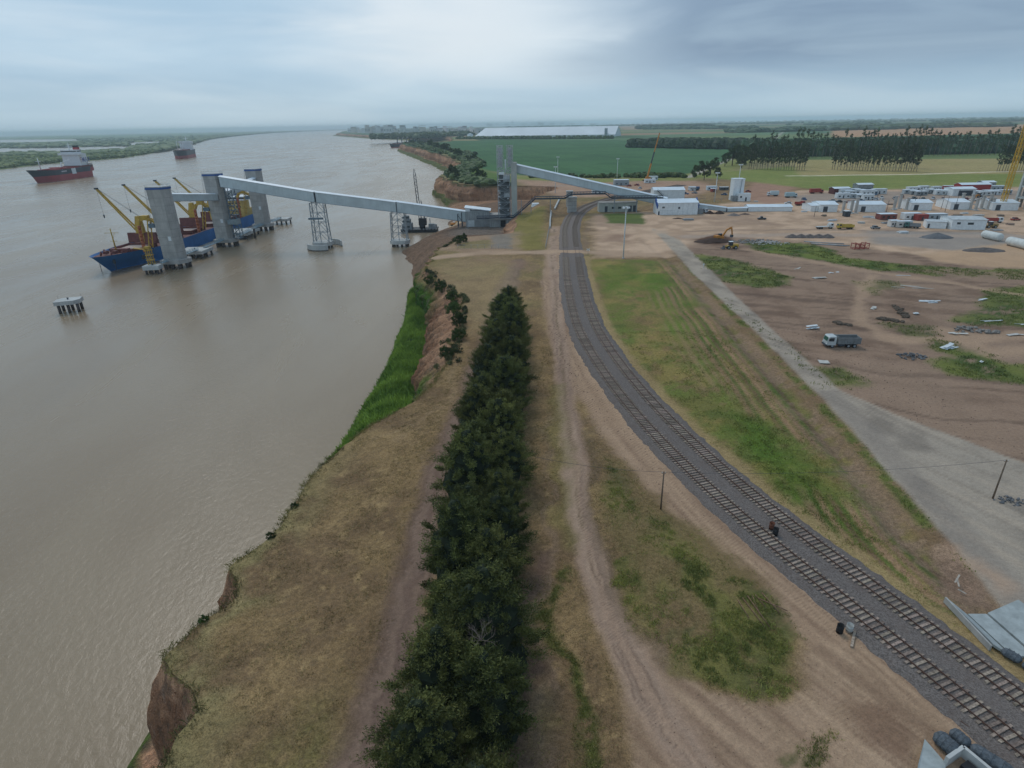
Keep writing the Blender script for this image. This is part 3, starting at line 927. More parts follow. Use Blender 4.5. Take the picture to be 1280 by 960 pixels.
BX, BY = rr * np.sin(az)[None, :], rr * np.cos(az)[None, :]
BZ = np.full(BX.shape, RIVER + 1.2); BZ[0, :] = RIVER - .5
wet = np.zeros(BX.shape, bool)
for q in LAGP: wet |= inpoly(BX, BY, q)
bcol = mixn(lin(62, 82, 50), lin(92, 106, 66), sstep(.3, .7, fbm(BX, BY, .004, 92)))
bi = np.arange(nr * na).reshape(nr, na)
BQ = np.stack([bi[:-1, :-1], bi[1:, :-1], bi[1:, 1:], bi[:-1, 1:]], -1).reshape(-1, 4)
wf = (wet[:-1, :-1] | wet[1:, 1:]).reshape(-1)
BQ = BQ[~wf][:, ::-1]
link('far_bank', npmesh('far_bank', np.stack([BX, BY, BZ], -1).reshape(-1, 3), BQ, GMAT, True, bcol.reshape(-1, 3), np.full(nr * na, .6)), None, 'structure')
# ------------------------------------------------------------------ railway
def ballast_mat():
    m = bpy.data.materials.new('track_ballast'); m.use_nodes = True
    t = m.node_tree; b = t.nodes['Principled BSDF']
    geo = t.nodes.new('ShaderNodeNewGeometry'); p = geo.outputs['Position']
    vo = t.nodes.new('ShaderNodeTexVoronoi'); vo.inputs['Scale'].default_value = 9.0
    t.links.new(p, vo.inputs['Vector'])
    sep = t.nodes.new('ShaderNodeSeparateColor'); t.links.new(vo.outputs['Color'], sep.inputs[0])
    n = noise_at(t, p, .5, 5, .6).outputs[0]
    c = mixc(t, sep.outputs[0], (.105, .087, .079), (.225, .191, .172))
    c = mixc(t, mathn(t, 'MULTIPLY', maprange(t, n, .45, .75), .55), c, (.15, .115, .10))
    ag = t.nodes.new('ShaderNodeAttribute'); ag.attribute_name = 'grass'      # dust blown over the stones past the crossing
    c = mixc(t, ag.outputs['Fac'], c, (.21, .165, .14))
    t.links.new(c, b.inputs['Base Color'])
    b.inputs['Roughness'].default_value = .9; b.inputs['Specular IOR Level'].default_value = .2
    bp = t.nodes.new('ShaderNodeBump'); bp.inputs['Strength'].default_value = .8; bp.inputs['Distance'].default_value = .06
    t.links.new(vo.outputs['Distance'], bp.inputs['Height']); t.links.new(bp.outputs[0], b.inputs['Normal'])
    return m


_seg = np.hypot(np.diff(mid_line[:, 0]), np.diff(mid_line[:, 1]))
_arc = np.concatenate([[0], np.cumsum(_seg)])
TRACK_LEN = _arc[-1]


def track_at(s, off=0.0):
    x = np.interp(s, _arc, mid_line[:, 0]); y = np.interp(s, _arc, mid_line[:, 1])
    e = 1.0
    tx = np.interp(s + e, _arc, mid_line[:, 0]) - np.interp(s - e, _arc, mid_line[:, 0])
    ty = np.interp(s + e, _arc, mid_line[:, 1]) - np.interp(s - e, _arc, mid_line[:, 1])
    L = np.hypot(tx, ty)
    return x + ty / L * off, y - tx / L * off, np.arctan2(ty, tx)


ss = np.arange(20, TRACK_LEN - 25, .55)
lat = np.array([-5.5, -5.2, -4.7, -4.3, -3.4, -2.6, -1.8, -.9, 0, .9, 1.8, 2.6, 3.4, 4.3, 4.7, 5.2, 5.5])
hz = np.array([-.06, .08, .30, .42, .43, .42, .43, .38, .36, .38, .43, .42, .43, .42, .30, .08, -.06])
BX_, BY_, BZ_ = [], [], []
for k, (o, h0) in enumerate(zip(lat, hz)):
    wob = ((fbm(ss, ss * 0 + k * .01, .12, 101 if o < 0 else 102) - .5) * .8 + (fbm(ss, ss * 0 + k * .3, .9, 105) - .5) * .9) * (abs(o) > 4.5) * np.sign(o)
    x, y, _ = track_at(ss, o + wob)
    BX_.append(x); BY_.append(y); BZ_.append(h0 + (vnoise(ss * 3, ss * 0 + k, 103) - .5) * .05)
BV = np.stack([np.array(BX_).T, np.array(BY_).T, np.array(BZ_).T], -1)
nb, nl = BV.shape[:2]
bi = np.arange(nb * nl).reshape(nb, nl)
BQ = np.stack([bi[:-1, :-1], bi[:-1, 1:], bi[1:, 1:], bi[1:, :-1]], -1).reshape(-1, 4)
dust = sstep(215, 285, BV[..., 1]) * .6 + sstep(.45, .7, fbm(BV[..., 0], BV[..., 1], .08, 104)) * .12
link('railway_ballast', npmesh('railway_ballast', BV.reshape(-1, 3), BQ, ballast_mat(), True, None, dust.reshape(-1)), None, 'structure')

SLEEPER = mat('sleeper_wood', (0.285, 0.222, 0.178), 0.9, 0.35, 4.0, rnd=0.3, spec=.15)
RAILM = mat('rusty_rail', (0.105, 0.058, 0.042), 0.6, 0.2, 2.0, spec=.4)


def tie_mesh(seed):
    r = random.Random(seed)
    b = MB()
    vs = []
    for sz in (-.09, .09):
        for sx, sy in ((-1.36, -.14), (1.36, -.14), (1.36, .14), (-1.36, .14)):
            vs.append((sx + r.uniform(-.05, .05), sy + r.uniform(-.015, .015), sz))
    b.add(vs, [(3, 2, 1, 0), (4, 5, 6, 7), (0, 1, 5, 4), (1, 2, 6, 5), (2, 3, 7, 6), (3, 0, 4, 7)])
    return b.mesh('tie', SLEEPER)


TIES = [tie_mesh(k) for k in range(5)]


def make_track(off, label):
    s0 = float(np.interp(28, mid_line[:, 1], _arc))
    x0, y0, a0 = track_at(s0, off)
    t = empty('railway_track', (x0, y0, 0.42), 0, label, 'railway track', 'railway tracks on the ballast bed')
    org = Vector((float(x0), float(y0), 0.42))
    sr = np.arange(20, TRACK_LEN - 26, 1.2)
    for sd in (-.838, .838):
        b = MB()
        x, y, _ = track_at(sr, off + sd)
        rings = []
        prof = [(-.07, .10), (.07, .10), (.07, .125), (.02, .14), (.02, .21), (.037, .22), (.037, .265), (-.037, .265), (-.037, .22), (-.02, .21), (-.02, .14), (-.07, .125)]
        _, _, an = track_at(sr, off + sd)
        for i in range(len(sr)):
            nx, ny = math.sin(an[i]), -math.cos(an[i])
            rings.append([(x[i] + nx * p - org.x, y[i] + ny * p - org.y, q) for p, q in prof])
        b.loft(rings)
        b.build('rail', RAILM, t)
    s = s0 - 6.0
    k = 0
    far_b = MB()
    r = random.Random(int(off * 100))
    while s < TRACK_LEN - 28:
        x, y, a = track_at(s, off + r.uniform(-.06, .06))
        rz = float(a) - math.pi / 2 + r.uniform(-.035, .035)
        if not (246 < y < 268):
            if k < 300:
                o = link('tie', TIES[r.randrange(5)], t)
                o.location = (float(x) - org.x, float(y) - org.y, .035 + r.uniform(-.02, .02)); o.rotation_euler = (0, 0, rz)
            else:
                far_b.box((float(x) - org.x, float(y) - org.y, .03 if y < 268 else -.01), (2.72, .28, .18), rz)
            k += 1
        s += .655 + r.uniform(-.03, .03)
    far_b.build('tie', SLEEPER, t, 'stuff')
    return t


make_track(-2.58, 'railway track on the tree side of the ballast bed')
make_track(2.58, 'railway track on the meadow side of the ballast bed, towards the road')

# ------------------------------------------------------------------ small things beside the railway
def place(px, py, z=0.0):
    return G(px, py, z)


def drum(px, py, z, h, r, label, m, open_top=True, tilt=0.0):
    p = place(px, py, z)
    t = empty('drum', p, random.uniform(0, 3), label, 'drum', 'drums beside the rails')
    b = MB()
    rings = []
    n = 14
    for zz, q in ((0, r), (h * .32, r), (h * .34, r * 1.05), (h * .36, r), (h * .64, r), (h * .66, r * 1.05), (h * .68, r), (h, r), (h, r * .9), (h * (.15 if open_top else .97), r * .88)):
        rings.append([(q * math.cos(2 * math.pi * k / n), q * math.sin(2 * math.pi * k / n), zz) for k in range(n)])
    b.loft(rings, True)
    b.build('barrel', m, t)
    b = MB()
    b.tube((0, 0, h - .02), (0, 0, h + .03), r * 1.06, r * 1.06, n, False)
    b.build('rim', m, t)
    t.rotation_euler = (tilt, 0, t.rotation_euler.z)
    return t


drum(1049, 790, .05, 1.0, .36, 'black drum standing at the ballast edge, left of the grey one', BLACK)
drum(1061, 789, .05, .95, .36, 'pale grey open drum beside the black one near the loose sleeper', mat('grey_drum', (.42, .42, .4), .6, .15, 2))
drum(964, 661, .45, 1.0, .34, 'rusty brown drum between the two railway tracks', RUST)
drum(969, 668, .45, 1.0, .34, 'black drum between the two railway tracks, beside the rusty one', BLACK)

# loose sleeper and loose rail
o = MB().box((0, 0, .12), (2.5, .26, .2)).build('loose_sleeper', SLEEPER)
p = G(1066, 800); q = G(1063, 815); o.location = p; o.rotation_euler = (0, 0, math.atan2((q - p).y, (q - p).x))
tag(o, 'loose wooden sleeper lying on gravel beside the grey drum', 'sleeper')
p, q = G(1200, 903), G(1249, 938)
b = MB(); d = (q - p)
b.bar((0, 0, .06), (d.x, d.y, .06), .13, .03); b.bar((0, 0, .13), (d.x, d.y, .13), .03, .12); b.bar((0, 0, .21), (d.x, d.y, .21), .07, .05)
o = b.build('loose_rail', RAILM); o.location = p
tag(o, 'loose rusty rail lying on the gravel beside the stone gabions', 'rail')

# gabion rolls of dark stone
GAB = mat('gabion_stone', (0.11, 0.125, 0.14), 0.9, 0.35, 3.5, bump=.9, bscale=7)


def gabion(a, c, r, label, z=0.0):
    p, q = G(*a), G(*c)
    d = q - p; L = d.length
    b = MB(); n = 12; rings = []
    rr = random.Random(int(a[0]))
    K = 10
    for i in range(K + 1):
        u = i / K
        s = r * (max(0.02, 1 - abs(2 * u - 1) ** 5)) ** .5
        rings.append([((u - .0) * L, s * (1 + rr.uniform(-.07, .07)) * math.cos(2 * math.pi * k / n), r * .85 + .82 * s * (1 + rr.uniform(-.07, .07)) * math.sin(2 * math.pi * k / n)) for k in range(n)])
    b.loft(rings, True)
    t = empty('gabion_roll', (p.x, p.y, z), math.atan2(d.y, d.x), label, 'gabion', 'stone gabion rolls by the culverts')
    b.build('stone_filling', GAB, t)
    b = MB()
    for u in (.28, .5, .72):
        b.tube((u * L - .02, 0, r * .85), (u * L + .02, 0, r * .85), r * 1.03, r * 1.03, 12, False)
    b.build('wire_band', STEEL_D, t)
    return t


gabion((1166, 922), (1195, 948), .75, 'thick stone gabion roll at the culvert corner, leftmost of three')
gabion((1186, 917), (1210, 938), .62, 'short stone gabion roll behind the culvert corner, middle of three')
gabion((1209, 936), (1268, 975), .62, 'long stone gabion roll alongside the culvert beam, rightmost of three')
gabion((1250, 816), (1276, 831), .55, 'stone gabion roll at the edge of the pale concrete apron')
gabion((1277, 832), (1300, 850), .55, 'stone gabion roll cut by the right edge of the picture')

# culvert aprons
APRON = mat('new_concrete', (0.36, 0.39, 0.385), .85, .14, .8, streak=.25)


def slab(poly, zs, th, parent, org, name='slab'):
    b = MB()
    top = [Vector((G(*p).x - org.x, G(*p).y - org.y, z)) for p, z in zip(poly, zs)]
    n = len(top)
    b.add(top + [v - Vector((0, 0, th)) for v in top], [list(range(n))[::-1], list(range(n, 2 * n))] + [(k, (k + 1) % n, n + (k + 1) % n, n + k) for k in range(n)])
    return b.build(name, APRON, parent)


org = G(1225, 790)
t = empty('culvert_apron', org, 0, 'pale concrete culvert apron of three folded slabs by the road', 'culvert')
slab([(1182, 754), (1207, 769), (1263, 822), (1240, 812)], (.75, .25, .25, .7), .3, t, org)
slab([(1209, 769), (1232, 769), (1292, 822), (1266, 822)], (.22, .22, .22, .22), .3, t, org)
slab([(1234, 768), (1270, 756), (1330, 800), (1296, 822)], (.25, .8, .8, .25), .3, t, org)
b = MB()
pts = [G(1181, 753), G(1238, 814)]
b.bar((pts[0].x - org.x - .12, pts[0].y - org.y, .45), (pts[1].x - org.x - .12, pts[1].y - org.y, .45), .18, .75)
b.build('kerb_wall', CONC, t)
org = G(1165, 955)
t = empty('box_culvert', org, 0, 'concrete culvert head with open box beside the gabion rolls', 'culvert')
slab([(1155, 926), (1181, 956), (1180, 1010), (1140, 1010), (1147, 958)], (.25, .25, .1, .1, .25), .3, t, org)
b = MB()
w = [G(1180, 957), G(1200, 943), G(1250, 985)]
for i in range(2):
    u, v = w[i], w[i + 1]
    b.bar((u.x - org.x, u.y - org.y, .55), (v.x - org.x, v.y - org.y, .55), .3, 1.1)
b.build('head_wall', CONC_L, t)
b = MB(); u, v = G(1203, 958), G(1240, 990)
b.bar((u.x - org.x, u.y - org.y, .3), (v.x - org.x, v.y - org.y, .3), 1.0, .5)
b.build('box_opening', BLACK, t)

# planks and sticks
def bundle(name, label, cat, segs, m, r=.06, part='pole', box=False, group=None):
    p0 = G(*segs[0][0])
    t = empty(name, p0, 0, label, cat, group)
    for k, sgm in enumerate(segs):
        a, c = G(*sgm[0]), G(*sgm[1])
        b = MB()
        z = .1 + .07 * (k % 3)
        A, B_ = (a.x - p0.x, a.y - p0.y, z), (c.x - p0.x, c.y - p0.y, z + (sgm[2] if len(sgm) > 2 else .05))
        if box: b.bar(A, B_, r * 3, r)
        else: b.tube(A, B_, r, r * .8, 6)
        b.build(part, m, t)
    return t


bundle('timber_poles', 'old timber poles lying in the weeds beside the sandy track', 'timber',
       [((928, 748), (958, 788)), ((934, 746), (962, 786)), ((922, 752), (936, 775)), ((944, 744), (958, 762)), ((952, 742), (974, 768)), ((948, 750), (984, 766)), ((940, 745), (950, 770))],
       mat('old_timber', (.22, .13, .085), .9, .3, 3), .07)
bundle('broken_boards', 'two pale broken boards propped together near the concrete apron', 'boards',
       [((1196, 724), (1197, 738), .5), ((1197, 738), (1207, 744), .05), ((1193, 730), (1197, 725), .6)], mat('pale_board', (.42, .36, .3), .9, .2, 3), .06, 'board', True)


# ------------------------------------------------------------------ wooden poles and the wire
def wood_pole(base, h, label, lean=(0, 0)):
    t = empty('utility_pole', base, 0, label, 'utility pole', 'wooden poles carrying the wire')
    MB().tube((0, 0, -.3), (lean[0], lean[1], h), .13, .09, 9).build('post', mat('pole_wood', (.17, .125, .09), .9, .25, 2.5), t)
    MB().bar((lean[0] - .3, lean[1], h - .25), (lean[0] + .3, lean[1], h - .25), .07, .09).build('crossarm', WOOD, t)
    for s in (-.25, .25):
        MB().tube((lean[0] + s, lean[1], h - .2), (lean[0] + s, lean[1], h - .05), .04, .03, 6).build('insulator', WHITE, t)
    return Vector(base) + Vector((lean[0], lean[1], h - .05))


pa = wood_pole(G(826, 636), 6.4, 'thin wooden pole standing in weeds beside the sandy track', (-.1, 0))
pb = wood_pole(G(1241, 623), 6.6, 'wooden pole standing in stones on the gravel road', (.0, .1))
pc = Vector((3.5, 76, 6.0))


def wire(a, c, sag, label):
    b = MB(); K = 24
    P = [a.lerp(c, i / K) - Vector((0, 0, sag * 4 * (i / K) * (1 - i / K))) - a for i in range(K + 1)]
    for i in range(K): b.tube(P[i], P[i + 1], .022, .022, 4, False)
    o = b.build('overhead_wire', STEEL_D); o.location = a
    tag(o, label, 'wire', 'spans of overhead wire')


wire(pa, pc, .5, 'wire span from the thin pole to the tree row')
wire(pa, pb, 1.0, 'wire span from the thin pole across the tracks to the road pole')


def rubble(px, py, n, spread, size, m, label, name='rubble_pile', h=.25, z=0.0, seed=0, flat=.5):
    p = G(px, py, z); r = random.Random(seed + int(px))
    b = MB()
    for k in range(n):
        a, d = r.uniform(0, 6.28), spread * r.random() ** .7
        s = size * r.uniform(.5, 1.4)
        b.blob((d * math.cos(a) * 1.4, d * math.sin(a) * .8, h * max(0, 1 - d / spread) * r.random() + s * .2), s, .35, r.random(), .7, 5, 4)
    t = empty(name, p, 0, label, 'rubble', 'heaps of rubble and stones')
    b.build('stone', m, t, 'stuff')
    return t


rubble(1262, 626, 60, 1.6, .16, GRAVEL, 'scattered grey stones at the foot of the road pole')
rubble(1140, 446, 70, 2.6, .3, GRAVEL, 'heap of dark broken stone beside the haul track', h=.8)
# ------------------------------------------------------------------ loose sheets and boards lying on the stripped ground
PALE = mat('pale_sheet', (.62, .66, .68), .6, .12, 1.0)
PANEL = mat('pale_panel', (.52, .5, .46), .8, .15, 1.0)


def sheets(px, py, n, L, label, ang=0.0, spread=1.5, m=PALE, name='scrap_sheets', cat='scrap', lift=.12, seed=1, part='sheet', w=.8):
    p = G(px, py); r = random.Random(seed * 91 + int(px))
    t = empty(name, p, ang, label, cat, 'scrap lying on the stripped ground')
    for k in range(n):
        b = MB()
        l = L * r.uniform(.5, 1.1); ww = w * r.uniform(.6, 1.3)
        cx, cy = r.uniform(-spread, spread), r.uniform(-.5, .5) * spread * .7
        a = r.uniform(-.35, .35)
        z0, z1 = .05 + lift * k * r.random(), .08 + lift * (k + 1) * r.random()
        ca, sa = math.cos(a), math.sin(a)
        vs = []
        for th in (0, .05):
            for u, v in ((-1, -1), (-.2, -1.1), (1, -1), (1, 1), (.1, .9), (-1, 1)):
                x, y = u * l / 2, v * ww / 2
                vs.append((cx + x * ca - y * sa, cy + x * sa + y * ca, z0 + (z1 - z0) * (u + 1) / 2 + th + .12 * r.random()))
        b.add(vs, [(5, 4, 3, 2, 1, 0), (6, 7, 8, 9, 10, 11)] + [(i, (i + 1) % 6, 6 + (i + 1) % 6, 6 + i) for i in range(6)])
        b.build(part, m, t)
    return t


sheets(1018, 411, 5, 2.6, 'crumpled white plastic sheet lying beside the dump truck', .2, 1.2, seed=2, lift=.2)
sheets(1024, 348, 4, 5.0, 'long pale panels lying near the green strip', .1, 2.0, PANEL, seed=3, w=.7)
sheets(1043, 341, 3, 2.2, 'small pale blocks of panel above the long panels', .3, 2.2, PALE, seed=4)
sheets(996, 336, 2, 4.0, 'thin pale board leaning by the upper green patch', .5, 1.0, PANEL, seed=5, w=.4)
sheets(1162, 378, 6, 4.2, 'stack of long pale sheets in the middle of the bare ground', -.35, 2.4, PALE, seed=6, w=.6)
sheets(1135, 360, 6, 6.0, 'row of thin pale pipes lying behind the sheet stack', -.1, 5.0, PANEL, seed=7, w=.22, part='pipe')
sheets(1145, 393, 3, 1.3, 'small crumpled white sheets right of the brush line', .2, 1.2, PALE, seed=8, lift=.2)
sheets(1187, 436, 6, 3.2, 'heap of bluish white sheets on the green bank', .35, 1.6, PALE, seed=9, lift=.22)
sheets(1241, 402, 2, 6.0, 'long white pipe lying in the grass, right of the brush', .02, 1.0, PALE, seed=10, w=.3, part='pipe')
sheets(1278, 406, 2, 4.0, 'white pipe cut by the right edge of the picture', -.1, .8, PALE, seed=11, w=.3, part='pipe')
sheets(1130, 345, 2, 6.5, 'long white beam lying beside the upper haul track', -.12, .6, PALE, seed=12, w=.4, part='beam')
sheets(1092, 386, 3, 2.4, 'tilted pale slabs left of the brush line', 1.0, .9, PANEL, seed=13)
sheets(1227, 375, 2, 2.6, 'small white sheet lying by the right grass patch', .3, .9, PALE, seed=14)
sheets(1226, 453, 1, 1.2, 'single white scrap on the lower green bank', .3, .2, PALE, seed=15)
sheets(1198, 418, 3, 2.2, 'pale broken panels at the edge of the haul track', -.3, 1.4, PANEL, seed=16)
sheets(1268, 419, 2, 3.5, 'pale board on sand near the right edge', .0, 1.4, PANEL, seed=17)
sheets(1030, 453, 1, 3.2, 'flat round concrete lid in grass at the road edge', .1, .1, PANEL, seed=18, w=2.0)
rubble(1208, 412, 40, 2.6, .4, mat('grey_rubble', (.24, .22, .2), .9, .25, 1.5), 'heap of grey rubble beside the right grass patch', h=.8, seed=3)
rubble(1235, 415, 30, 2.0, .4, MATS['grey_rubble'], 'low heap of pale rubble right of the grey one', h=.6, seed=4)
BRUSH = mat('dead_brush', (.10, .075, .055), .95, .3, 2)
for (a, c, lb) in (((1100, 398), (1125, 402), 'dark heap of uprooted brush at the start of the brush line'), ((1118, 383), (1135, 398), 'curved line of uprooted brush on the bare ground'),
                   ((1040, 402), (1062, 408), 'brown mound of dug soil behind the white sheet')):
    p, q = G(*a), G(*c); b = MB(); r = random.Random(a[0])
    for k in range(26):
        u = r.random(); v = p.lerp(q, u) - p
        b.blob((v.x + r.uniform(-1, 1), v.y + r.uniform(-1, 1), .15), r.uniform(.4, .9), .4, r.random(), .5, 6, 4)
    t = empty('brush_heap', p, 0, lb, 'brush heap', 'heaps of soil and brush')
    b.build('brushwood', BRUSH, t, 'stuff')
# ------------------------------------------------------------------ loading towers on the jetty
TX = -190.0
TOWY = [335.0, 400.0, 465.0]
PILE = CONC_D


def piles(parent, pts, z0, z1, r=.8):
    for (x, y) in pts:
        MB().tube((x, y, z0), (x, y, z1), r, r, 9).build('pile', PILE, parent)


def loading_tower(y, idx, label, top):
    t = empty('loading_tower', (TX, y, RIVER), 0, label, 'tower', 'concrete loading towers on the jetty')
    H0 = 5.2
    # six-sided slip-formed shaft: broad face to the south, bevelled east side
    poly = [(-5.2, -3.6), (2.6, -3.6), (4.9, -.6), (4.9, 2.6), (2.6, 4.4), (-5.2, 4.4)]
    b = MB(); rings = []
    for z in np.linspace(H0, top, 12): rings.append([(p[0], p[1], z) for p in poly])
    b.loft(rings); b.build('shaft', CONC, t)
    for z in np.arange(H0 + 4, top - 2, 4.2): MB().prism([(p[0] * 1.006, p[1] * 1.007) for p in poly], z, z + .16).build('pour_joint', mat('pour_joint', (.27, .26, .245), .9, .2, .4), t)
    b = MB(); cap = [(p[0] * 1.035 - .05, p[1] * 1.045) for p in poly]
    b.prism(cap, top + .02, top + .5); b.build('roof_slab', CONC_L, t)
    b = MB(); b.prism([(p[0] * 1.06 - .05, p[1] * 1.07) for p in poly], top - 1.0, top + .015)
    b.build('blue_trim', BLUE, t)
    b = MB()
    for i in range(6):
        a, c = cap[i], cap[(i + 1) % 6]
        b.bar((a[0], a[1], top + 1.5), (c[0], c[1], top + 1.5), .07)
        b.bar((a[0], a[1], top + .5), (a[0], a[1], top + 1.5), .08)
    b.build('roof_railing', STEEL, t)
    base = MB()
    base.prism([(-6.6, -5.2), (3.6, -5.2), (6.8, -1.4), (6.8, 3.6), (3.6, 6), (-6.6, 6)], 3.0, H0 + .02)
    base.build('pile_cap', CONC, t)
    piles(t, [(-5, -3.8), (-1, -3.8), (3, -3.8), (5.4, 0), (5.4, 2.8), (-5, 4.2), (-1, 4.6), (2.6, 4.8), (-5, 0)], -1, 3.0, .95)
    MB().box((1.0, -3.66, 17), (1.6, .12, 2.4)).build('notice_board', WHITE, t)
    b = MB()
    for k in range(2):      # hoist ropes down the river side
        b.tube((-5.6 - k * .5, -3.2, top - .5), (-7.2 - k * .6, -2.8, top - 20), .06, .06, 5)
    b.build('hoist_rope', STEEL_D, t)
    return t


loading_tower(TOWY[0], 0, 'tall concrete loading tower nearest the bow of the blue ship', 44)
tw2 = loading_tower(TOWY[1], 1, 'tall concrete loading tower in the middle, receiving the long gallery', 46)
loading_tower(TOWY[2], 2, 'tall concrete loading tower farthest from the camera, past the gallery', 44.5)
# steel stair tower on the middle tower
t = empty('stair_tower', (TX + 8.2, TOWY[1] + .5, RIVER + 5.2), 0, 'blue-grey steel stair tower clamped to the middle concrete tower', 'stairs')
STB = mat('bluegrey_steel', (.12, .17, .21), .55, .2, .6)
for sx, sy in ((-2.2, -2.4), (2.2, -2.4), (2.2, 2.4), (-2.2, 2.4)):
    MB().bar((sx, sy, 0), (sx, sy, 32), .35).build('column', STB, t)
for k in range(11):
    z = 3 * k
    b = MB(); b.box((0, 0, z + .05), (4.6, 5.0, .12)); b.build('landing', STB, t)
    if k < 10:
        b = MB(); s = 1 if k % 2 else -1
        b.bar((-1.8 * s, -1.2 * s, z), (1.8 * s, -1.2 * s, z + 3), 1.1, .18)
        b.bar((-1.8 * s, -1.8 * s, z + 1), (1.8 * s, -1.8 * s, z + 4), .08)
        b.bar((-2.2, -2.4, z), (2.2, -2.4, z + 3), .14); b.bar((2.2, -2.4, z), (2.2, 2.4, z + 3), .14)
        b.build('stair_flight', STB, t)
MB().box((0, -2.5, 11), (6.5, 5.2, 3.0)).build('machine_cabin', mat('cabin_grey', (.24, .29, .31), .6), t)

# ------------------------------------------------------------------ enclosed conveyor galleries
def gallery(a, c, w, h, label, name='conveyor_gallery', group='enclosed conveyor galleries', ribs=True):
    a, c = Vector(a), Vector(c)
    t = empty(name, a, 0, label, 'conveyor', group)
    d = c - a
    L = d.length; u = d.normalized()
    s = u.cross(Vector((0, 0, 1))).normalized()
    up = Vector((0, 0, 1))
    P = lambda l, x, z: u * l + s * x + up * z
    for sd in (-1, 1):
        b = MB()
        b.add([P(0, sd * w / 2, 0), P(L, sd * w / 2, 0), P(L, sd * w / 2, h), P(0, sd * w / 2, h),
               P(0, sd * (w / 2 - .15), 0), P(L, sd * (w / 2 - .15), 0), P(L, sd * (w / 2 - .15), h), P(0, sd * (w / 2 - .15), h)],
              [(0, 1, 2, 3), (7, 6, 5, 4), (0, 4, 5, 1), (2, 6, 7, 3), (0, 3, 7, 4), (1, 5, 6, 2)])
        if ribs:
            n = int(L / 2.4)
            for k in range(1, n):
                l = L * k / n
                b.bar(P(l, sd * (w / 2 + .02), .05), P(l, sd * (w / 2 + .02), h - .05), .10, .14, tuple(s))
        b.build('side_cladding', GALL, t)
    b = MB()
    prof = [(-w / 2 - .35, h - .06), (0, h + .55), (w / 2 + .35, h - .06), (w / 2 + .35, h + .06), (0, h + .7), (-w / 2 - .35, h + .06)]
    b.loft([[P(-.05, x, z) for x, z in prof], [P(L + .05, x, z) for x, z in prof]])
    b.build('roof', SHEET, t)
    b = MB()
    b.loft([[P(0, x, z) for x, z in ((-w / 2 - .1, -.35), (w / 2 + .1, -.35), (w / 2 + .1, -.01), (-w / 2 - .1, -.01))], [P(L, x, z) for x, z in ((-w / 2 - .1, -.35), (w / 2 + .1, -.35), (w / 2 + .1, -.01), (-w / 2 - .1, -.01))]])
    b.build('floor_beam', STEEL, t)
    b = MB()
    for l in (.15, L - .15):
        b.bar(P(l, -w / 2 - .06, -.3), P(l, -w / 2 - .06, h + .2), .3, .12, tuple(s)); b.bar(P(l, w / 2 + .06, -.3), P(l, w / 2 + .06, h + .2), .3, .12, tuple(s))
    b.build('joint_frame', STEEL_D, t)
    return t


z2, z3, z4, z5 = 18.6, 9.0, 1.9, -5.0
G2 = Vector((TX + 5.0, 398.5, z2)); G3 = Vector((-122.0, 388.0, z3)); G4 = Vector((-71.5, 388.5, z4)); G5 = Vector((-27.5, 389, z5))
gallery(G2, G3, 4.6, 6.0, 'long sloping white-roofed conveyor gallery between the middle tower and the first trestle')
gallery(G3, G4, 4.6, 6.0, 'sloping white-roofed conveyor gallery between the two steel trestles')
gallery(G4, G5, 4.6, 6.2, 'sloping white-roofed conveyor gallery from the shore trestle to the transfer house')
gallery((TX, TOWY[0] + 4.6, 16.2), (TX, TOWY[1] - 3.8, 10.2), 4.4, 3.6, 'level grey gallery bridging the nearest and middle loading towers', 'gallery_bridge', 'galleries between the towers')
gallery((TX, TOWY[1] + 4.6, 10.2), (TX, TOWY[2] - 3.8, 15.0), 4.4, 3.6, 'level grey gallery bridging the middle and farthest loading towers', 'gallery_bridge', 'galleries between the towers')


# ------------------------------------------------------------------ steel trestles
def trestle(x, y, ztop, cap, label, fenders=False):
    t = empty('steel_trestle', (x, y, RIVER), 0, label, 'trestle', 'steel trestles under the gallery')
    zc = 4.0
    MB().prism([(-6.2, -2.5), (-4, -5), (4, -5), (6.2, -2.5), (6.2, 2.5), (4, 5), (-4, 5), (-6.2, 2.5)], zc - 2.2, zc).build('pile_cap', CONC_L, t)
    piles(t, [(-4.4, -3), (-1.4, -3.6), (1.6, -3.6), (4.4, -3), (-4.4, 3), (4.4, 3)], -1, zc - 2.2, .75)
    Ht = ztop - RIVER
    cor = [(-5, -3), (5, -3), (5, 3), (-5, 3)]
    tl = .86
    leg = lambda i, z: Vector((cor[i][0] * (1 - (1 - tl) * (z - zc) / (Ht - zc)), cor[i][1] * (1 - .2 * (z - zc) / (Ht - zc)), z))
    for i in range(4):
        MB().bar(leg(i, zc), leg(i, Ht), .5).build('leg', STEEL, t)
    MB().bar((0, -2.9, zc), (0, -2.6, Ht), .42).build('leg', STEEL, t)
    n = max(4, int((Ht - zc) / 5))
    zs = np.linspace(zc, Ht - .3, n + 1)
    for k in range(n):
        b = MB()
        for i in range(4):
            j = (i + 1) % 4
            b.bar(leg(i, zs[k + 1]), leg(j, zs[k + 1]), .3)
            if i % 2 == 0:
                mid = (leg(i, zs[k + 1]) + leg(j, zs[k + 1])) / 2
                b.bar(leg(i, zs[k]), mid, .24); b.bar(leg(j, zs[k]), mid, .24)
            else:
                b.bar(leg(i, zs[k]), leg(j, zs[k + 1]), .24)
        b.build('brace', STEEL, t)
    if cap:
        MB().box((-1.5, -2.6, Ht * .66), (9, 2.4, 1.0)).build('work_platform', STB, t)
    return t


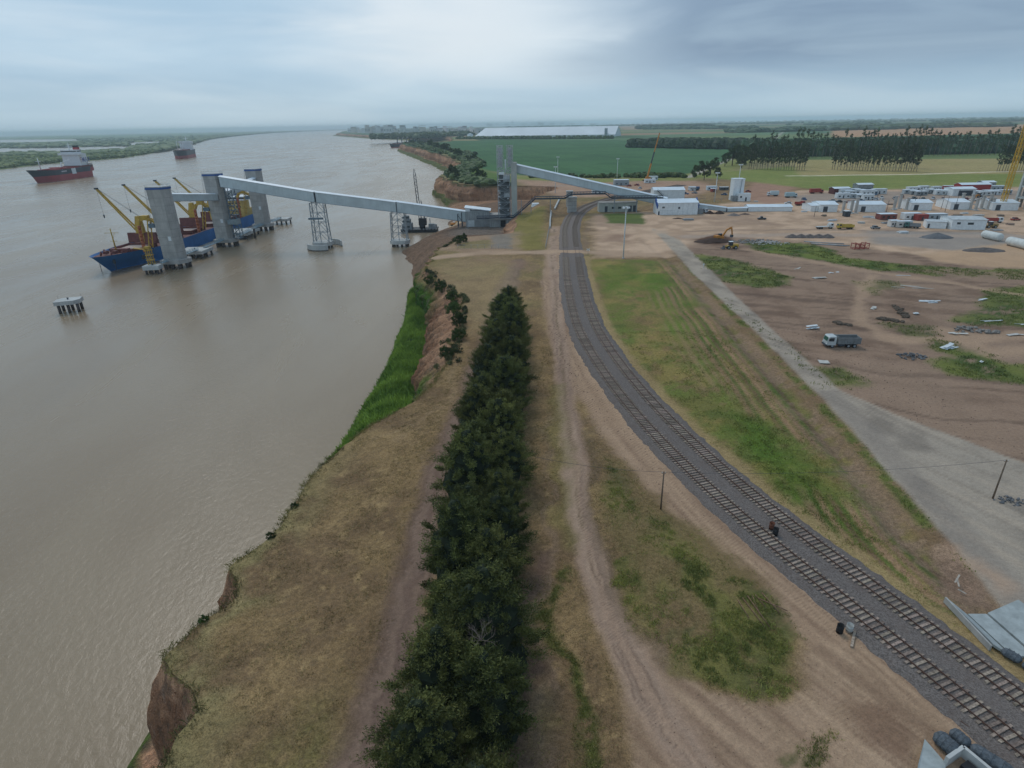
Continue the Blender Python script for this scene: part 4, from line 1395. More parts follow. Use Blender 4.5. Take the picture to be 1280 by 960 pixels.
trestle(-122, 388, z3 - .4, True, 'steel lattice trestle standing in midstream with curved fenders')
trestle(-71.5, 388.5, z4 - .4, False, 'steel lattice trestle near the shore beside the crane barge')
for (cx, cy, a0, a1, lb) in ((-121, 386, 200, 300, 'curved concrete fender wall in front of the midstream trestle'), (-121, 390, 10, 85, 'curved concrete fender wall behind the midstream trestle')):
    b = MB(); ring0 = []
    ro, ri = 10.5, 9.4
    A = [R(a0 + (a1 - a0) * k / 10) for k in range(11)]
    poly = [(ro * math.cos(a), ro * math.sin(a)) for a in A] + [(ri * math.cos(a), ri * math.sin(a)) for a in reversed(A)]
    b.prism(poly, 0, 3.6)
    t = empty('fender_wall', (cx, cy, RIVER), 0, lb, 'fender', 'fender walls round the trestle')
    b.build('wall', CONC_L, t)
    b = MB(); b.prism([(p[0] * 1.01, p[1] * 1.01) for p in poly], -.6, .5); b.build('wet_footing', CONC_D, t)


# ------------------------------------------------------------------ jetty platforms, dolphins and walkways
def platform(x, y, w, d, label, th=1.8, zt=5.0, rz=0.0, n=(3, 2), extras=True, chamf=0):
    t = empty('mooring_platform', (x, y, RIVER), rz, label, 'platform', 'concrete jetty platforms on piles')
    b = MB()
    if chamf:
        b.prism([(-w / 2, -d / 2), (w / 2 - chamf, -d / 2), (w / 2, -d / 2 + chamf), (w / 2, d / 2), (-w / 2 + chamf, d / 2), (-w / 2, d / 2 - chamf)], zt - th, zt)
    else:
        b.prism([(-w / 2, -d / 2), (w / 2, -d / 2), (w / 2, d / 2), (-w / 2, d / 2)], zt - th, zt)
    b.build('deck', CONC_L, t)
    piles(t, [(-w / 2 + 1.2 + (w - 2.4) * i / (n[0] - 1), -d / 2 + 1.1 + (d - 2.2) * j / max(1, n[1] - 1)) for i in range(n[0]) for j in range(n[1])], -1, zt - th, .62)
    if extras:
        b = MB(); b.tube((0, 0, zt), (0, 0, zt + .5), .32, .26, 8); b.tube((0, 0, zt + .5), (0, 0, zt + .75), .45, .4, 8)
        b.build('bollard', STEEL_D, t)
        b = MB()
        for i in (-1, 1):
            b.tube((i * w * .46, d * .4, zt), (i * w * .46, d * .4, zt + 1.3), .05, .05, 5)
        b.build('lamp_post', STEEL_D, t)
    return t


platform(-193.4, 249.8, 9.4, 7.0, 'lone concrete mooring dolphin on three rows of piles, nearest the camera', 1.7, 5.4, .35, (3, 2), True, 2)
platform(-196.5, 321.5, 8.4, 6.2, 'square concrete dolphin in front of the nearest tower, carrying a yellow gangway', 2.2, 4.6, .12, (3, 2))
platform(-195, 366, 16, 15, 'concrete platform between the nearest and middle loading towers', 1.8, 4.6, 0, (4, 3))
platform(-195, 436, 17, 24, 'concrete platform between the middle and farthest loading towers', 1.8, 4.4, 0, (4, 2))
platform(-188, 497, 14, 12, 'concrete platform at the far end of the jetty', 1.8, 4.4, 0, (4, 2))
JB = mat('jetty_steel_blue', (.22, .32, .38), .6, .15, .6)


def walkway(a, c, label):
    a, c = Vector(a), Vector(c)
    t = empty('jetty_walkway', a, 0, label, 'walkway', 'steel walkways along the jetty')
    d = c - a
    s = d.normalized().cross(Vector((0, 0, 1)))
    b = MB(); b.bar((0, 0, 0), d, 2.0, .3); b.build('deck', JB, t)
    for sd in (-1, 1):
        b = MB(); o = s * sd
        b.bar(o + Vector((0, 0, 1.3)), o + d + Vector((0, 0, 1.3)), .14); b.bar(o + Vector((0, 0, .7)), o + d + Vector((0, 0, .7)), .08)
        K = max(3, int(d.length / 3))
        for k in range(K + 1):
            q = o + d * (k / K)
            b.bar(q, q + Vector((0, 0, 1.3)), .09)
            if k < K: b.bar(q, o + d * ((k + 1) / K) + Vector((0, 0, 1.3)), .08)
        b.build('railing', JB, t)
    return t


wz = RIVER + 5.0
walkway((-193, 325, wz), (-192.5, 330, wz), 'short steel walkway from the gangway dolphin to the nearest tower')
walkway((-192, 340.4, wz), (-191.5, 362, wz), 'steel walkway running behind the nearest loading tower')
walkway((-190.5, 370, wz), (-190, 394.5, wz), 'steel walkway leading up to the middle loading tower')
walkway((-186, 406.5, wz), (-187, 432.8, wz), 'steel walkway leaving the foot of the stair tower')
walkway((-188.5, 441.2, wz), (-188.5, 459.5, wz), 'steel walkway leading to the farthest loading tower')
walkway((-187, 471.2, wz), (-186.5, 492.3, wz), 'steel walkway to the platform at the jetty end')
b = MB(); b.tube((0, 0, -2), (0, 0, 7), .75, .75, 10)
t = empty('mooring_pile', (-182.5, 428, RIVER), 0, 'single dark mooring pile standing clear of the jetty', 'pile'); b.build('shaft', CONC_D, t)
MB().tube((0, 0, 7.02), (0, 0, 7.25), .85, .85, 10).build('cap', CONC_L, t)

# yellow gangway tower on the dolphin
t = empty('gangway_tower', (-197.5, 323, RIVER + 4.6), 0, 'yellow steel gangway tower standing on the square dolphin', 'gangway')
for sx, sy in ((-1.2, -1), (1.2, -1), (1.2, 1), (-1.2, 1)):
    MB().bar((sx, sy, 0), (sx * .9, sy * .9, 9.5), .4).build('leg', YELL, t)
for z in (2.6, 5.2, 7.8):
    b = MB(); b.box((0, 0, z), (3.4, 2.9, .35)); b.box((-.2, 0, z + 1.1), (3.5, .1, .1)); b.box((-.2, -1.4, z + 1.1), (3.5, .1, .1)); b.build('platform', YELL, t)
b = MB(); b.bar((-1, 0, 8.2), (-8.5, 1.5, 8.8), 1.3, .4); b.bar((-1, -.6, 9.2), (-8.5, .9, 9.8), .12); b.build('gangway', YELL, t)
b = MB(); b.box((0, 0, 9.2), (2.6, 2.4, 1.4)); b.build('winch_house', YELL, t)


# ------------------------------------------------------------------ ship loaders: a yellow arm from each tower with a hanging spout
def ship_loader(y, z, label, reach=20):
    t = empty('ship_loader', (TX - 5.2, y, z), 0, label, 'ship loader', 'yellow ship loaders on the towers')
    b = MB()
    pts = [(0, 0), (-3, 1.6), (-6, 2.2), (-9, 1.5), (-10.5, -1.2)]
    for (a, c) in zip(pts[:-1], pts[1:]):
        b.bar((a[0], -1, a[1]), (c[0], -1, c[1]), .7, 1.3); b.bar((a[0], 1, a[1]), (c[0], 1, c[1]), .7, 1.3)
        b.bar((a[0], -1, a[1]), (c[0], 1, c[1]), .3)
    b.build('arm', YELL, t)
    b = MB(); b.box((-6, 0, 3.2), (4, 3, 1.5)); b.build('drive_house', YELL, t)
    b = MB(); b.box((-2, -1.5, -1.4), (3.6, 2.2, 2.2)); b.build('operator_cab', STB, t)
    b = MB()
    for k in range(7):
        zz = -1.5 - k * 2.1
        b.tube((-10.5 - .08 * k, 0, zz), (-10.5 - .08 * (k + 1), 0, zz - 2.0), 1.0, .8, 10)
    b.build('spout', mat('spout_orange', (.40, .13, .06), .6, .2, 1), t)
    b = MB()
    b.bar((-4, -1.6, 2), (-7, -2, -14), .45); b.bar((-4, 1.6, 2), (-7, 2, -14), .45)
    for k in range(5): b.bar((-4 - .6 * k, -1.7, 2 - 3 * k), (-4.6 - .6 * k, 1.7, -1 - 3 * k), .25)
    b.build('support_leg', YELL, t)
    return t


ship_loader(TOWY[0] - 1, 5.5, 'yellow ship loader with orange spout hanging from the nearest tower')
ship_loader(TOWY[1] - 2, 6.0, 'yellow ship loader with orange spout hanging from the middle tower')
ship_loader(TOWY[2] - 1, 6.0, 'yellow ship loader with orange spout hanging from the farthest tower')
# ------------------------------------------------------------------ ship hulls
def hull_rings(L, B, D, keel=-2.0, sheer=2.5, flare=1.0, bow=.16, stern=.10, n=26, full_top=True):
    """bow at x = 0, stern at x = L; z = 0 is the waterline, D the deck height. Returns sections (port to starboard open) """
    S = []
    for i in range(n + 1):
        u = (i / n) ** 1.0
        u = u if i > 8 else (i / 8) ** 1.5 * (8 / n)
        x = u * L
        wt = min(1, (u / bow)) ** .55 if u < bow else 1.0
        ww = min(1, max(0, (u - .03) / bow)) ** .85 if u < bow + .03 else 1.0
        if u > 1 - stern:
            k = (u - (1 - stern)) / stern
            wt *= 1 - .12 * k ** 2; ww *= 1 - .45 * k ** 2
        zt = D + sheer * max(0, 1 - u / .22) ** 1.6 + .5 * max(0, (u - .9) / .1)
        S.append((x, B / 2 * wt, B / 2 * ww, zt))
    return S


def hull(parent, L, B, D, mats, split, rake=9.0, sheer=2.5, keel=-2.5, bulwark=1.0, names=('hull', 'boot_topping')):
    """upper strake and lower strake are separate meshes; deck too"""
    S = hull_rings(L, B, D, keel, sheer)

    def X(x, z, zt):     # raked stem
        return x - rake * max(0, (z / max(zt, .1))) * max(0, 1 - x / (L * .12)) if z > 0 else x
    for nm, m, za, zb in ((names[0], mats[0], split, None), (names[1], mats[1], keel, split)):
        b = MB()
        for sd in (-1, 1):
            rows = []
            for (x, wt, ww, zt) in S:
                top = (zt + bulwark) if zb is None else zb
                col = []
                for k in range(5):
                    z = za + (top - za) * k / 4
                    f = min(1.1, max(0, z / zt))
                    w = ww + (wt - ww) * f ** 1.3
                    col.append((X(x, z, zt) , sd * max(w, .02), z))
                rows.append(col)
            vs = [p for r in rows for p in r]
            fs = []
            for i in range(len(rows) - 1):
                for k in range(4):
                    q = (i * 5 + k, (i + 1) * 5 + k, (i + 1) * 5 + k + 1, i * 5 + k + 1)
                    fs.append(q if sd < 0 else q[::-1])
            b.add(vs, fs, True)
        # transom
        x, wt, ww, zt = S[-1]
        top = (zt + bulwark) if zb is None else zb
        f = lambda z: ww + (wt - ww) * min(1.1, max(0, z / zt)) ** 1.3
        b.add([(x, -f(za), za), (x, f(za), za), (x, f(top), top), (x, -f(top), top)], [(0, 1, 2, 3)])
        b.build(nm, m, parent)
    b = MB()
    vs, fs = [], []
    for (x, wt, ww, zt) in S:
        xx = X(x, zt, zt)
        vs += [(xx, -wt + .1 if wt > .2 else 0, zt), (xx, wt - .1 if wt > .2 else 0, zt)]
    for i in range(len(S) - 1): fs.append((2 * i, 2 * i + 2, 2 * i + 3, 2 * i + 1)[::-1])
    b.add(vs, fs); b.build('deck', mats[2], parent)
    return S


def deck_crane(name, base, h, slew, luff, jib, label, m=YELL, group=None):
    """slewing deck crane: pedestal, house, twin-beam jib, hook"""
    t = empty(name, base, slew, label, 'crane', group)
    b = MB(); b.tube((0, 0, 0), (0, 0, h * .45), 1.7, 1.6, 12); b.build('pedestal', m, t)
    b = MB()
    b.loft([[(-1.9, -1.8, h * .45), (1.9, -1.8, h * .45), (1.9, 1.8, h * .45), (-1.9, 1.8, h * .45)], [(-1.9, -1.8, h * .62), (2.1, -1.8, h * .62), (2.1, 1.8, h * .62), (-1.9, 1.8, h * .62)],
            [(-1.7, -1.3, h), (.6, -1.3, h), (.6, 1.3, h), (-1.7, 1.3, h)]])
    b.box((0, 0, h * .46), (4.6, 4.4, .3)); b.build('crane_house', m, t)
    MB().box((2.3, -1.2, h * .60), (1.2, 1.2, 1.4)).build('cab', GLASS, t)
    tip = Vector((2 + jib * math.cos(luff), 0, h * .55 + jib * math.sin(luff)))
    rt = Vector((2, 0, h * .55))
    b = MB()
    for s in (-1, 1): b.bar(rt + Vector((0, s * 1.3, 0)), tip + Vector((0, s * .5, 0)), .55, .8)
    for k in range(1, 7):
        q = rt.lerp(tip, k / 7); w = 1.3 - .8 * k / 7
        b.bar(q + Vector((0, -w, 0)), q + Vector((0, w, 0)), .4)
    b.build('jib', m, t)
    MB().box(tip, (1.6, 1.6, .9)).build('jib_head', STEEL_D, t)
    b = MB()
    for s in (-.5, .5): b.tube((-1.2, s, h), tip + Vector((0, s * .6, .3)), .07, .07, 5)
    b.build('luffing_rope', STEEL_D, t)
    b = MB(); b.tube(tip, tip - Vector((0, 0, 15)), .06, .06, 5); b.tube(tip - Vector((0, 0, 15)), tip - Vector((0, 0, 17)), .5, .25, 8)
    b.build('hook', STEEL_D, t)
    return t


# ------------------------------------------------------------------ the blue bulk carrier at the berth
SHX, SHY = -224.5, 328.0
ship = empty('bulk_carrier', (SHX, SHY, RIVER), math.pi / 2, 'blue bulk carrier with open maroon hatches moored behind the loading towers', 'ship')
DKP = mat('dusty_deck', (.40, .27, .23), .85, .2, .15)
HBLUE = mat('hull_blue', (.022, .15, .42), .5, .15, .12, streak=.3)
HL, HB, HD = 190, 28, 7.2
hull(ship, HL, HB, HD, (HBLUE, HBLUE, mat('ship_deck_red', (.20, .085, .07), .8, .2, .3)), 1.2, rake=11, sheer=2.2)
CW = mat('cargo_dust', (.55, .42, .36), .9, .1, .3)
hx = [26, 57, 88, 119, 148]
for k, x in enumerate(hx):
    b = MB()
    w, l = 8.6, 9.6
    for (a0, a1, b0, b1) in ((x - l, x + l, -w, -w + .5), (x - l, x + l, w - .5, w), (x - l, x - l + .5, -w, w), (x + l - .5, x + l, -w, w)):
        b.b2(a0, a1, b0, b1, HD - .1, HD + 2.4)
    for q in range(9): b.b2(x - l + q * 2.3, x - l + q * 2.3 + .3, -w - .5, -w, HD, HD + 2.2)
    hc = b.build('hatch_coaming', MAROON, ship)
    b = MB(); b.b2(x - l + .5, x + l - .5, -w + .5, w - .5, HD - .6, HD + 1.2); b.build('grain_cargo', CW, hc)
    # folded covers stand upright at the hatch ends
    if k in (0, 1, 2, 3):
        b = MB()
        for e, (dx, tl) in enumerate(((l + .5, .12), (l + 2.0, -.1))):
            b.loft([[(x + dx, -w, HD + 2.5), (x + dx + .8, -w, HD + 2.5), (x + dx + .8, w, HD + 2.5), (x + dx, w, HD + 2.5)],
                    [(x + dx + tl * 6, -w, HD + 8.2), (x + dx + .8 + tl * 6, -w, HD + 8.2), (x + dx + .8 + tl * 6, w, HD + 8.2), (x + dx + tl * 6, w, HD + 8.2)]])
        b.build('hatch_cover', MAROON, hc)
b = MB()
for z in (HD + 3.4, HD + 3.9): pass
for s in (-1, 1):
    for i in range(24): b.tube((24 + i * 6, s * 13.2, HD), (24 + i * 6, s * 13.2, HD + 1.1), .06, .06, 4)
    b.bar((24, s * 13.2, HD + 1.1), (164, s * 13.2, HD + 1.1), .08)
b.build('rail', STEEL, ship)
# forecastle fittings
b = MB()
for (x, y) in ((0, -3), (0, 3), (5, -6), (5, 6), (9, 0), (11, -8), (11, 8)):
    b.tube((x, y, HD + 1.5), (x, y, HD + 3.2), .45, .45, 8)
b.box((4, -2.5, HD + 2.8), (2.5, 2, 1.6)); b.box((4, 2.5, HD + 2.8), (2.5, 2, 1.6)); b.box((13, 0, HD + 2), (3, 10, 2.4))
b.build('windlass', MAROON, ship)
mast = MB(); mast.tube((9.5, 0, HD + 1), (9.5, 0, HD + 15), .45, .25, 8); mast.bar((9.5, -4, HD + 12.6), (9.5, 4, HD + 12.6), .22); mast.bar((9.5, 0, HD + 9), (12, 0, HD + 12), .14)
mast.bar((9.5, -2, HD + 8), (9.5, 2, HD + 8), .2); mast.build('foremast', YELL, ship)
b = MB(); b.box((-1.2, -4.2, HD - 1.4), (1.6, .5, 2.2)); b.bar((-1.2, -4.3, HD - 2.4), (-1.2, -4.3, -1), .22); b.bar((-1.2, 4.3, HD - 2.4), (-1.2, 4.3, -1), .22); b.build('anchor', STEEL_D, ship)
b = MB(); b.b2(14, 17, -11.3, -10.5, HD - 3.6, HD - 1.2); b.build('hawse_stain', STEEL_D, ship)
# accommodation block aft
sup = MB(); sup.b2(160, 178, -11, 11, HD, HD + 5.5); sup.b2(161.5, 177, -9.5, 9.5, HD + 5.5, HD + 12.5); sup.build('deckhouse', mat('buff_paint', (.55, .40, .12), .55, .1, .3, streak=.2), ship)
br = MB(); br.b2(161, 173, -13.5, 13.5, HD + 12.55, HD + 15.6); brp = br.build('bridge', WHITE, ship)
MB().b2(160.9, 160.98, -12.8, 12.8, HD + 13.7, HD + 15).build('bridge_window', GLASS, brp)
fn = MB(); fn.loft([[(174, -2.6, HD + 12.5), (179, -2.6, HD + 12.5), (179, 2.6, HD + 12.5), (174, 2.6, HD + 12.5)], [(175, -2, HD + 20), (179, -2, HD + 20), (179, 2, HD + 20), (175, 2, HD + 20)]]); fnp = fn.build('funnel', BLUE, ship)
b = MB(); b.tube((167, 0, HD + 15.6), (167, 0, HD + 24), .35, .2, 7); b.bar((167, -3, HD + 20), (167, 3, HD + 20), .2); b.build('radar_mast', WHITE, brp)
for dz in (1.4, 4.0, 7.2, 10.0):
    b = MB()
    for y in np.arange(-8.4, 8.5, 2.8): b.b2(159.9 if dz < 5 else 161.4, 159.98 if dz < 5 else 161.48, y - .45, y + .45, HD + dz, HD + dz + 1.0)
    b.build('porthole_row', GLASS, ship)
# deck cranes between the hatches (part of the ship)
cr = [(37, 0), (66, 0), (102, 0), (130, 0)]
for k, (x, lb) in enumerate(cr):
    c = deck_crane('deck_crane', (x, 0, HD), 18.0, math.pi * .5 + .06 * (k % 2), R(54 - 1.5 * k), 30, None)
    if 'label' in c: del c['label']
    if 'category' in c: del c['category']
    c.parent = ship

# ------------------------------------------------------------------ lettering helper (flat print on a surface)
def lettering(txt, size, parent, M, m, name='lettering'):
    cu = bpy.data.curves.new(name, 'FONT'); cu.body = txt; cu.size = size; cu.extrude = .02; cu.align_x = 'CENTER'; cu.align_y = 'CENTER'
    cu.offset = .02
    o = bpy.data.objects.new(name, cu); COL.objects.link(o)
    dg = bpy.context.evaluated_depsgraph_get()
    me = bpy.data.meshes.new_from_object(o.evaluated_get(dg))
    bpy.data.objects.remove(o); bpy.data.curves.remove(cu)
    me.materials.clear(); me.materials.append(m)
    o2 = link(name, me, parent)
    o2.matrix_local = M
    return o2


# ------------------------------------------------------------------ red and black tanker at anchor
p0, p1 = G(47, 229, RIVER), G(109, 220, RIVER)
dv = (p1 - p0)
tk = empty('tanker', p0, math.atan2(dv.y, dv.x), 'red and black tanker with white bridge block lettered FMAX, at anchor', 'ship')
TL = dv.length
HRED = mat('hull_red', (.38, .05, .055), .55, .12, .1, streak=.25); HBLK = mat('hull_black', (.035, .045, .06), .5, .2, .1)
hull(tk, TL, 32, 16, (HBLK, HRED, mat('tanker_deck', (.30, .07, .06), .7, .15, .1)), 9.5, rake=14, sheer=3)
b = MB(); b.b2(TL * .80, TL * .985, -15.9, 15.9, 9.4, 15.8); b.build('red_quarter', HRED, tk)
b = MB(); b.b2(TL * .50, TL * .585, -16.25, -16.05, 8.2, 17); b.build('white_hull_patch', WHITE, tk)
x0 = TL * .76
sp = MB(); sp.b2(x0, TL * .93, -13.5, 13.5, 16, 38); spo = sp.build('bridge_block', WHITE, tk)
MB().b2(x0 - 2, x0 + 10, -18, 18, 36.5, 39.5).build('bridge_wing', WHITE, tk)
MB().b2(x0 - 1, x0 + 13, -13, 13, 39.52, 44.5).build('wheelhouse', WHITE, tk)
MB().b2(x0 - 1.12, x0 - 1.02, -12.5, 12.5, 41.4, 43.2).build('bridge_window', GLASS, tk)
MB().b2(x0, x0 + 12.8, -13.12, -13.02, 41.4, 43.2).build('bridge_window', GLASS, tk)
b = MB(); b.loft([[(TL * .90, -4, 30), (TL * .97, -4, 30), (TL * .97, 4, 30), (TL * .90, 4, 30)], [(TL * .91, -3.5, 48), (TL * .96, -3.5, 48), (TL * .96, 3.5, 48), (TL * .91, 3.5, 48)]]); fo = b.build('funnel', HRED, tk)
MB().b2(TL * .912, TL * .958, -3.2, 3.2, 48.02, 51).build('funnel_top', BLACK, tk)
b = MB(); b.tube((x0 + 5, 0, 44.5), (x0 + 5, 0, 56), .7, .4, 7); b.bar((x0 + 5, -5, 50), (x0 + 5, 5, 50), .6); b.bar((x0 + 5, -3, 53), (x0 + 5, 3, 53), .5)
b.tube((x0 + 10, 4, 44.5), (x0 + 10, 4, 52), .5, .4, 7); b.build('radar_mast', WHITE, tk)
b = MB(); b.tube((TL * .13, 0, 17), (TL * .13, 0, 36), .8, .5, 7); b.bar((TL * .13, -4, 31), (TL * .13, 4, 31), .6); b.build('foremast', WHITE, tk)
b = MB()
for y in (-3, -1, 1, 3): b.tube((TL * .2, y, 18.2), (TL * .74, y, 18.2), .5, .5, 6)
for x in np.arange(.22, .74, .06): b.b2(TL * x - .6, TL * x + .6, -13, 13, 17.0, 18.2)
b.box((TL * .47, 0, 19), (10, 26, 1.2)); b.build('cargo_piping', RED, tk)
b = MB(); b.tube((TL * .47, -5, 16), (TL * .47, -5, 27), .9, .7, 8); b.bar((TL * .47, -5, 26), (TL * .62, -8, 30), .9); b.build('hose_crane', WHITE, tk)
b = MB(); b.b2(TL * .74, TL * .99, -15.2, 15.2, 16.1, 19.5); b.build('poop_deck', MAROON, tk)
b = MB(); b.box((TL * .93, -15.5, 21), (10, 3, 3)); b.tube((TL * .9, -14, 17), (TL * .9, -14, 25), .4, .4, 6); b.build('lifeboat', paint('lifeboat', (.6, .55, .5)), tk)
Mx = lambda x, y, z: Matrix.Translation((x, y, z)) @ Matrix.Rotation(math.pi / 2, 4, 'X')
lettering('F', 11.5, spo, Mx(x0 + 5.0, -13.56, 28), paint('letter_red', (.42, .16, .2)))
lettering('MAX', 11.5, spo, Mx(x0 + 20.0, -13.56, 28), paint('letter_blue', (.03, .05, .28)))
b = MB()      # house mark and name on the bow, too small to read in the picture
b.loft([[(16, -11.3, 14), (24, -13.6, 14), (24, -13.8, 14), (16, -11.5, 14)], [(16, -11.9, 16.8), (24, -14.2, 16.8), (24, -14.5, 16.8), (16, -12.2, 16.8)]])
b.build('bow_mark', paint('mark_white', (.6, .55, .58)), tk)
b = MB(); b.b2(TL * .3, TL * .40, -16.2, -16.02, 13.2, 14.8); b.build('name_strip', paint('mark_white', (.6, .55, .58)), tk)

# ------------------------------------------------------------------ bulk carrier seen bow-on
p0 = G(224, 199, RIVER)
b3 = empty('bulk_carrier', p0, math.atan2(1, -.30), 'black and red cargo ship seen bow-on far up the river', 'ship')
hull(b3, 175, 33, 19, (HBLK, HRED, MAROON), 8, rake=8, sheer=3)
MB().b2(135, 160, -14, 14, 19, 38).build('bridge_block', WHITE, b3)
MB().b2(134, 150, -18, 18, 38.02, 43).build('bridge', WHITE, b3)
b = MB()
for x in (40, 75, 110): b.b2(x - 12, x + 12, -11, 11, 19, 22)
b.build('hatch_cover', MAROON, b3)
for x in (58, 92):
    b = MB(); b.tube((x, 0, 19), (x, 0, 40), 1.8, 1.6, 8); b.bar((x, 0, 38), (x - 22, 3, 44), 1.5); b.build('deck_crane', WHITE, b3)
b = MB(); b.tube((12, 0, 24), (12, 0, 44), 1, .6, 6); b.build('foremast', WHITE, b3)
b = MB(); b.tube((150, 0, 43), (150, 0, 56), 1.2, .8, 6); b.bar((150, -6, 50), (150, 6, 50), .9); b.build('radar_mast', WHITE, b3)


def far_ship(px, py, L, rz, label, hm, sm, cranes=True):
    t = empty('cargo_ship', G(px, py, RIVER), rz, label, 'ship', 'far ships moored along the bank')
    hull(t, L, L * .15, L * .07, (hm, HRED, MAROON), L * .02, rake=L * .05, sheer=3)
    D = L * .07
    MB().b2(L * .82, L * .93, -L * .06, L * .06, D, D + L * .1).build('bridge_block', sm, t)
    b = MB(); b.b2(L * .14, L * .78, -L * .05, L * .05, D, D + 4); b.build('hatch_cover', MAROON, t)
    if cranes:
        for u in (.25, .42, .6):
            b = MB(); b.tube((L * u, 0, D), (L * u, 0, D + L * .13), L * .012, L * .01, 7); b.bar((L * u, 0, D + L * .11), (L * (u + .1), 2, D + L * .16), L * .012); b.build('deck_crane', STEEL_D, t)
    return t


far_ship(489, 185, 150, R(60), 'dark cargo ship with cranes moored off the cliff headland', HBLK, STB)
far_ship(507, 173, 190, R(20), 'orange-hulled ship beyond the headland in front of the town', mat('hull_orange', (.5, .12, .06), .6), WHITE, False)
far_ship(430, 166.5, 220, R(15), 'long pale ship at the far town quay', STB, WHITE)
far_ship(332, 166.0, 160, R(40), 'small dark ship on the horizon upstream', HBLK, WHITE)

# ------------------------------------------------------------------ crane barge by the shore
bp_ = G(526, 289, RIVER)
t = empty('crane_barge', bp_, .0, 'dark crane barge with tall lattice boom moored beside the shore trestle', 'barge')
BG = mat('barge_black', (.03, .033, .038), .6, .2, .5); GREY = mat('machine_grey', (.22, .24, .25), .6, .2, .8)
MB().loft([[(-13, -6, -1), (12, -6, -1), (12, 6, -1), (-13, 6, -1)], [(-14, -6.5, 2.2), (13, -6.5, 2.2), (13, 6.5, 2.2), (-14, 6.5, 2.2)]]).build('pontoon', BG, t)
b = MB()
for i in range(12): b.box((-13 + i * 2.3, -6.4, 2.4), (.9, .5, .9))
b.build('tyre_fender', GREY, t)
b = MB(); b.b2(-13, -6, -4, 4, 2.2, 6); b.b2(-12, -7, -3, 3, 6, 9); b.b2(-11, -8, -2, 2, 9, 11.5); dk = b.build('deckhouse', GREY, t)
b = MB()
for z in (3.4, 7, 9.8): b.b2(-12.8, -7.2, -4.1 + (z > 5) * 1.05 + (z > 9), -4.02 + (z > 5) * 1.05 + (z > 9), z, z + 1.2)
b.build('window', GLASS, dk)
b = MB(); b.tube((-9.5, 0, 11.5), (-9.5, 0, 16), .2, .12, 6); b.bar((-11, 0, 14), (-8, 0, 14), .14); b.build('mast', STEEL, t)
b = MB(); b.tube((1.5, 0, 2.2), (1.5, 0, 4.5), 2.2, 2.2, 12); b.box((2, 0, 7), (5.5, 4.4, 5)); b.build('crane_house', BG, t)
b = MB()
A0, A1 = Vector((.5, 0, 6)), Vector((-1.5, 0, 44))
for (sx, sy) in ((-1, -1), (1, -1), (1, 1), (-1, 1)):
    b.bar(A0 + Vector((sx * .9, sy * .9, 0)), A0.lerp(A1, .9) + Vector((sx * .75, sy * .75, 0)), .22)
    b.bar(A0.lerp(A1, .9) + Vector((sx * .75, sy * .75, 0)), A1, .2)
for k in range(16):
    q0, q1 = A0.lerp(A1, .9 * k / 16), A0.lerp(A1, .9 * (k + 1) / 16)
    s = 1 if k % 2 else -1
    w = .85
    b.bar(q0 + Vector((-s * w, -w, 0)), q1 + Vector((s * w, -w, 0)), .14); b.bar(q0 + Vector((w, -s * w, 0)), q1 + Vector((w, s * w, 0)), .14)
    b.bar(q0 + Vector((-s * w, w, 0)), q1 + Vector((s * w, w, 0)), .14)
b.build('lattice_boom', STEEL_D, t)
b = MB(); 
for s in (-1, 1): b.bar((3.5, s, 9), (1.8, s * .6, 22), .35)
for k in range(5): b.bar((3.3 - .3 * k, -1, 10 + 2.3 * k), (3.0 - .3 * k, 1, 11.5 + 2.3 * k), .2)
b.build('gantry_frame', BG, t)
b = MB(); b.box((8.5, -2, 4), (4, 3, 3.4)); b.box((10.5, 2.5, 3.4), (3, 3, 2.4)); b.tube((7, 3, 2.2), (7, 3, 9), .3, .3, 6); b.box((11, -3.5, 3.2), (2, 2, 2)); b.build('winch_gear', GREY, t)
bt = G(553, 271, RIVER)
t = empty('workboat', bt, .1, 'small dark workboat at the beach behind the crane barge', 'boat')
hull(t, 11, 3.6, 1.3, (BG, BG, GREY), .3, rake=1.2, sheer=.6, bulwark=.3)
MB().b2(6.2, 9, -1.1, 1.1, 1.3, 3.2).build('cabin', GREY, t)
# ------------------------------------------------------------------ transfer house at the foot of the long gallery
CLAD = mat('grey_cladding', (.27, .28, .28), .6, .12, .3, streak=.3)
BEIGE = mat('beige_render', (.42, .43, .39), .8, .1, .3, streak=.25)
t = empty('transfer_house', (-27.5, 384, -8), 0, 'grey transfer house with white sloping roof at the shore end of the gallery', 'building')
b = MB(); b.b2(0, 15, 0, 10, 0, 9.6); b.b2(15.01, 25, 1, 10, 0, 7.0); b.build('wall', CLAD, t)
for k in range(13): MB().b2(.2 + k * 1.16, .9 + k * 1.16, -.14, -.02, 4.6, 9.2).build('panel', mat('panel_grey', (.33, .345, .345), .6, .12, .6, rnd=.12), t)
MB().b2(.6, 5.4, -.2, -.03, .2, 4.2).build('panel', mat('panel_pale', (.5, .53, .53), .6, .1), t)
b = MB(); b.add([(-.6, -.8, 11.9), (16, -.8, 9.75), (16, 11, 9.75), (-.6, 11, 11.9), (-.6, -.8, 12.25), (16, -.8, 10.1), (16, 11, 10.1), (-.6, 11, 12.25)], [(3, 2, 1, 0), (4, 5, 6, 7), (0, 1, 5, 4), (1, 2, 6, 5), (2, 3, 7, 6), (3, 0, 4, 7)])
b.build('roof', SHEET, t)
b = MB(); b.b2(0, 3, .02, 10, 9.62, 11.7); b.b2(3, 15, .5, 10, 9.62, 9.8); b.build('gable', WHITE, t)
MB().b2(15, 25.4, .6, 10.4, 7.02, 7.3).build('flat_roof', CONC, t)
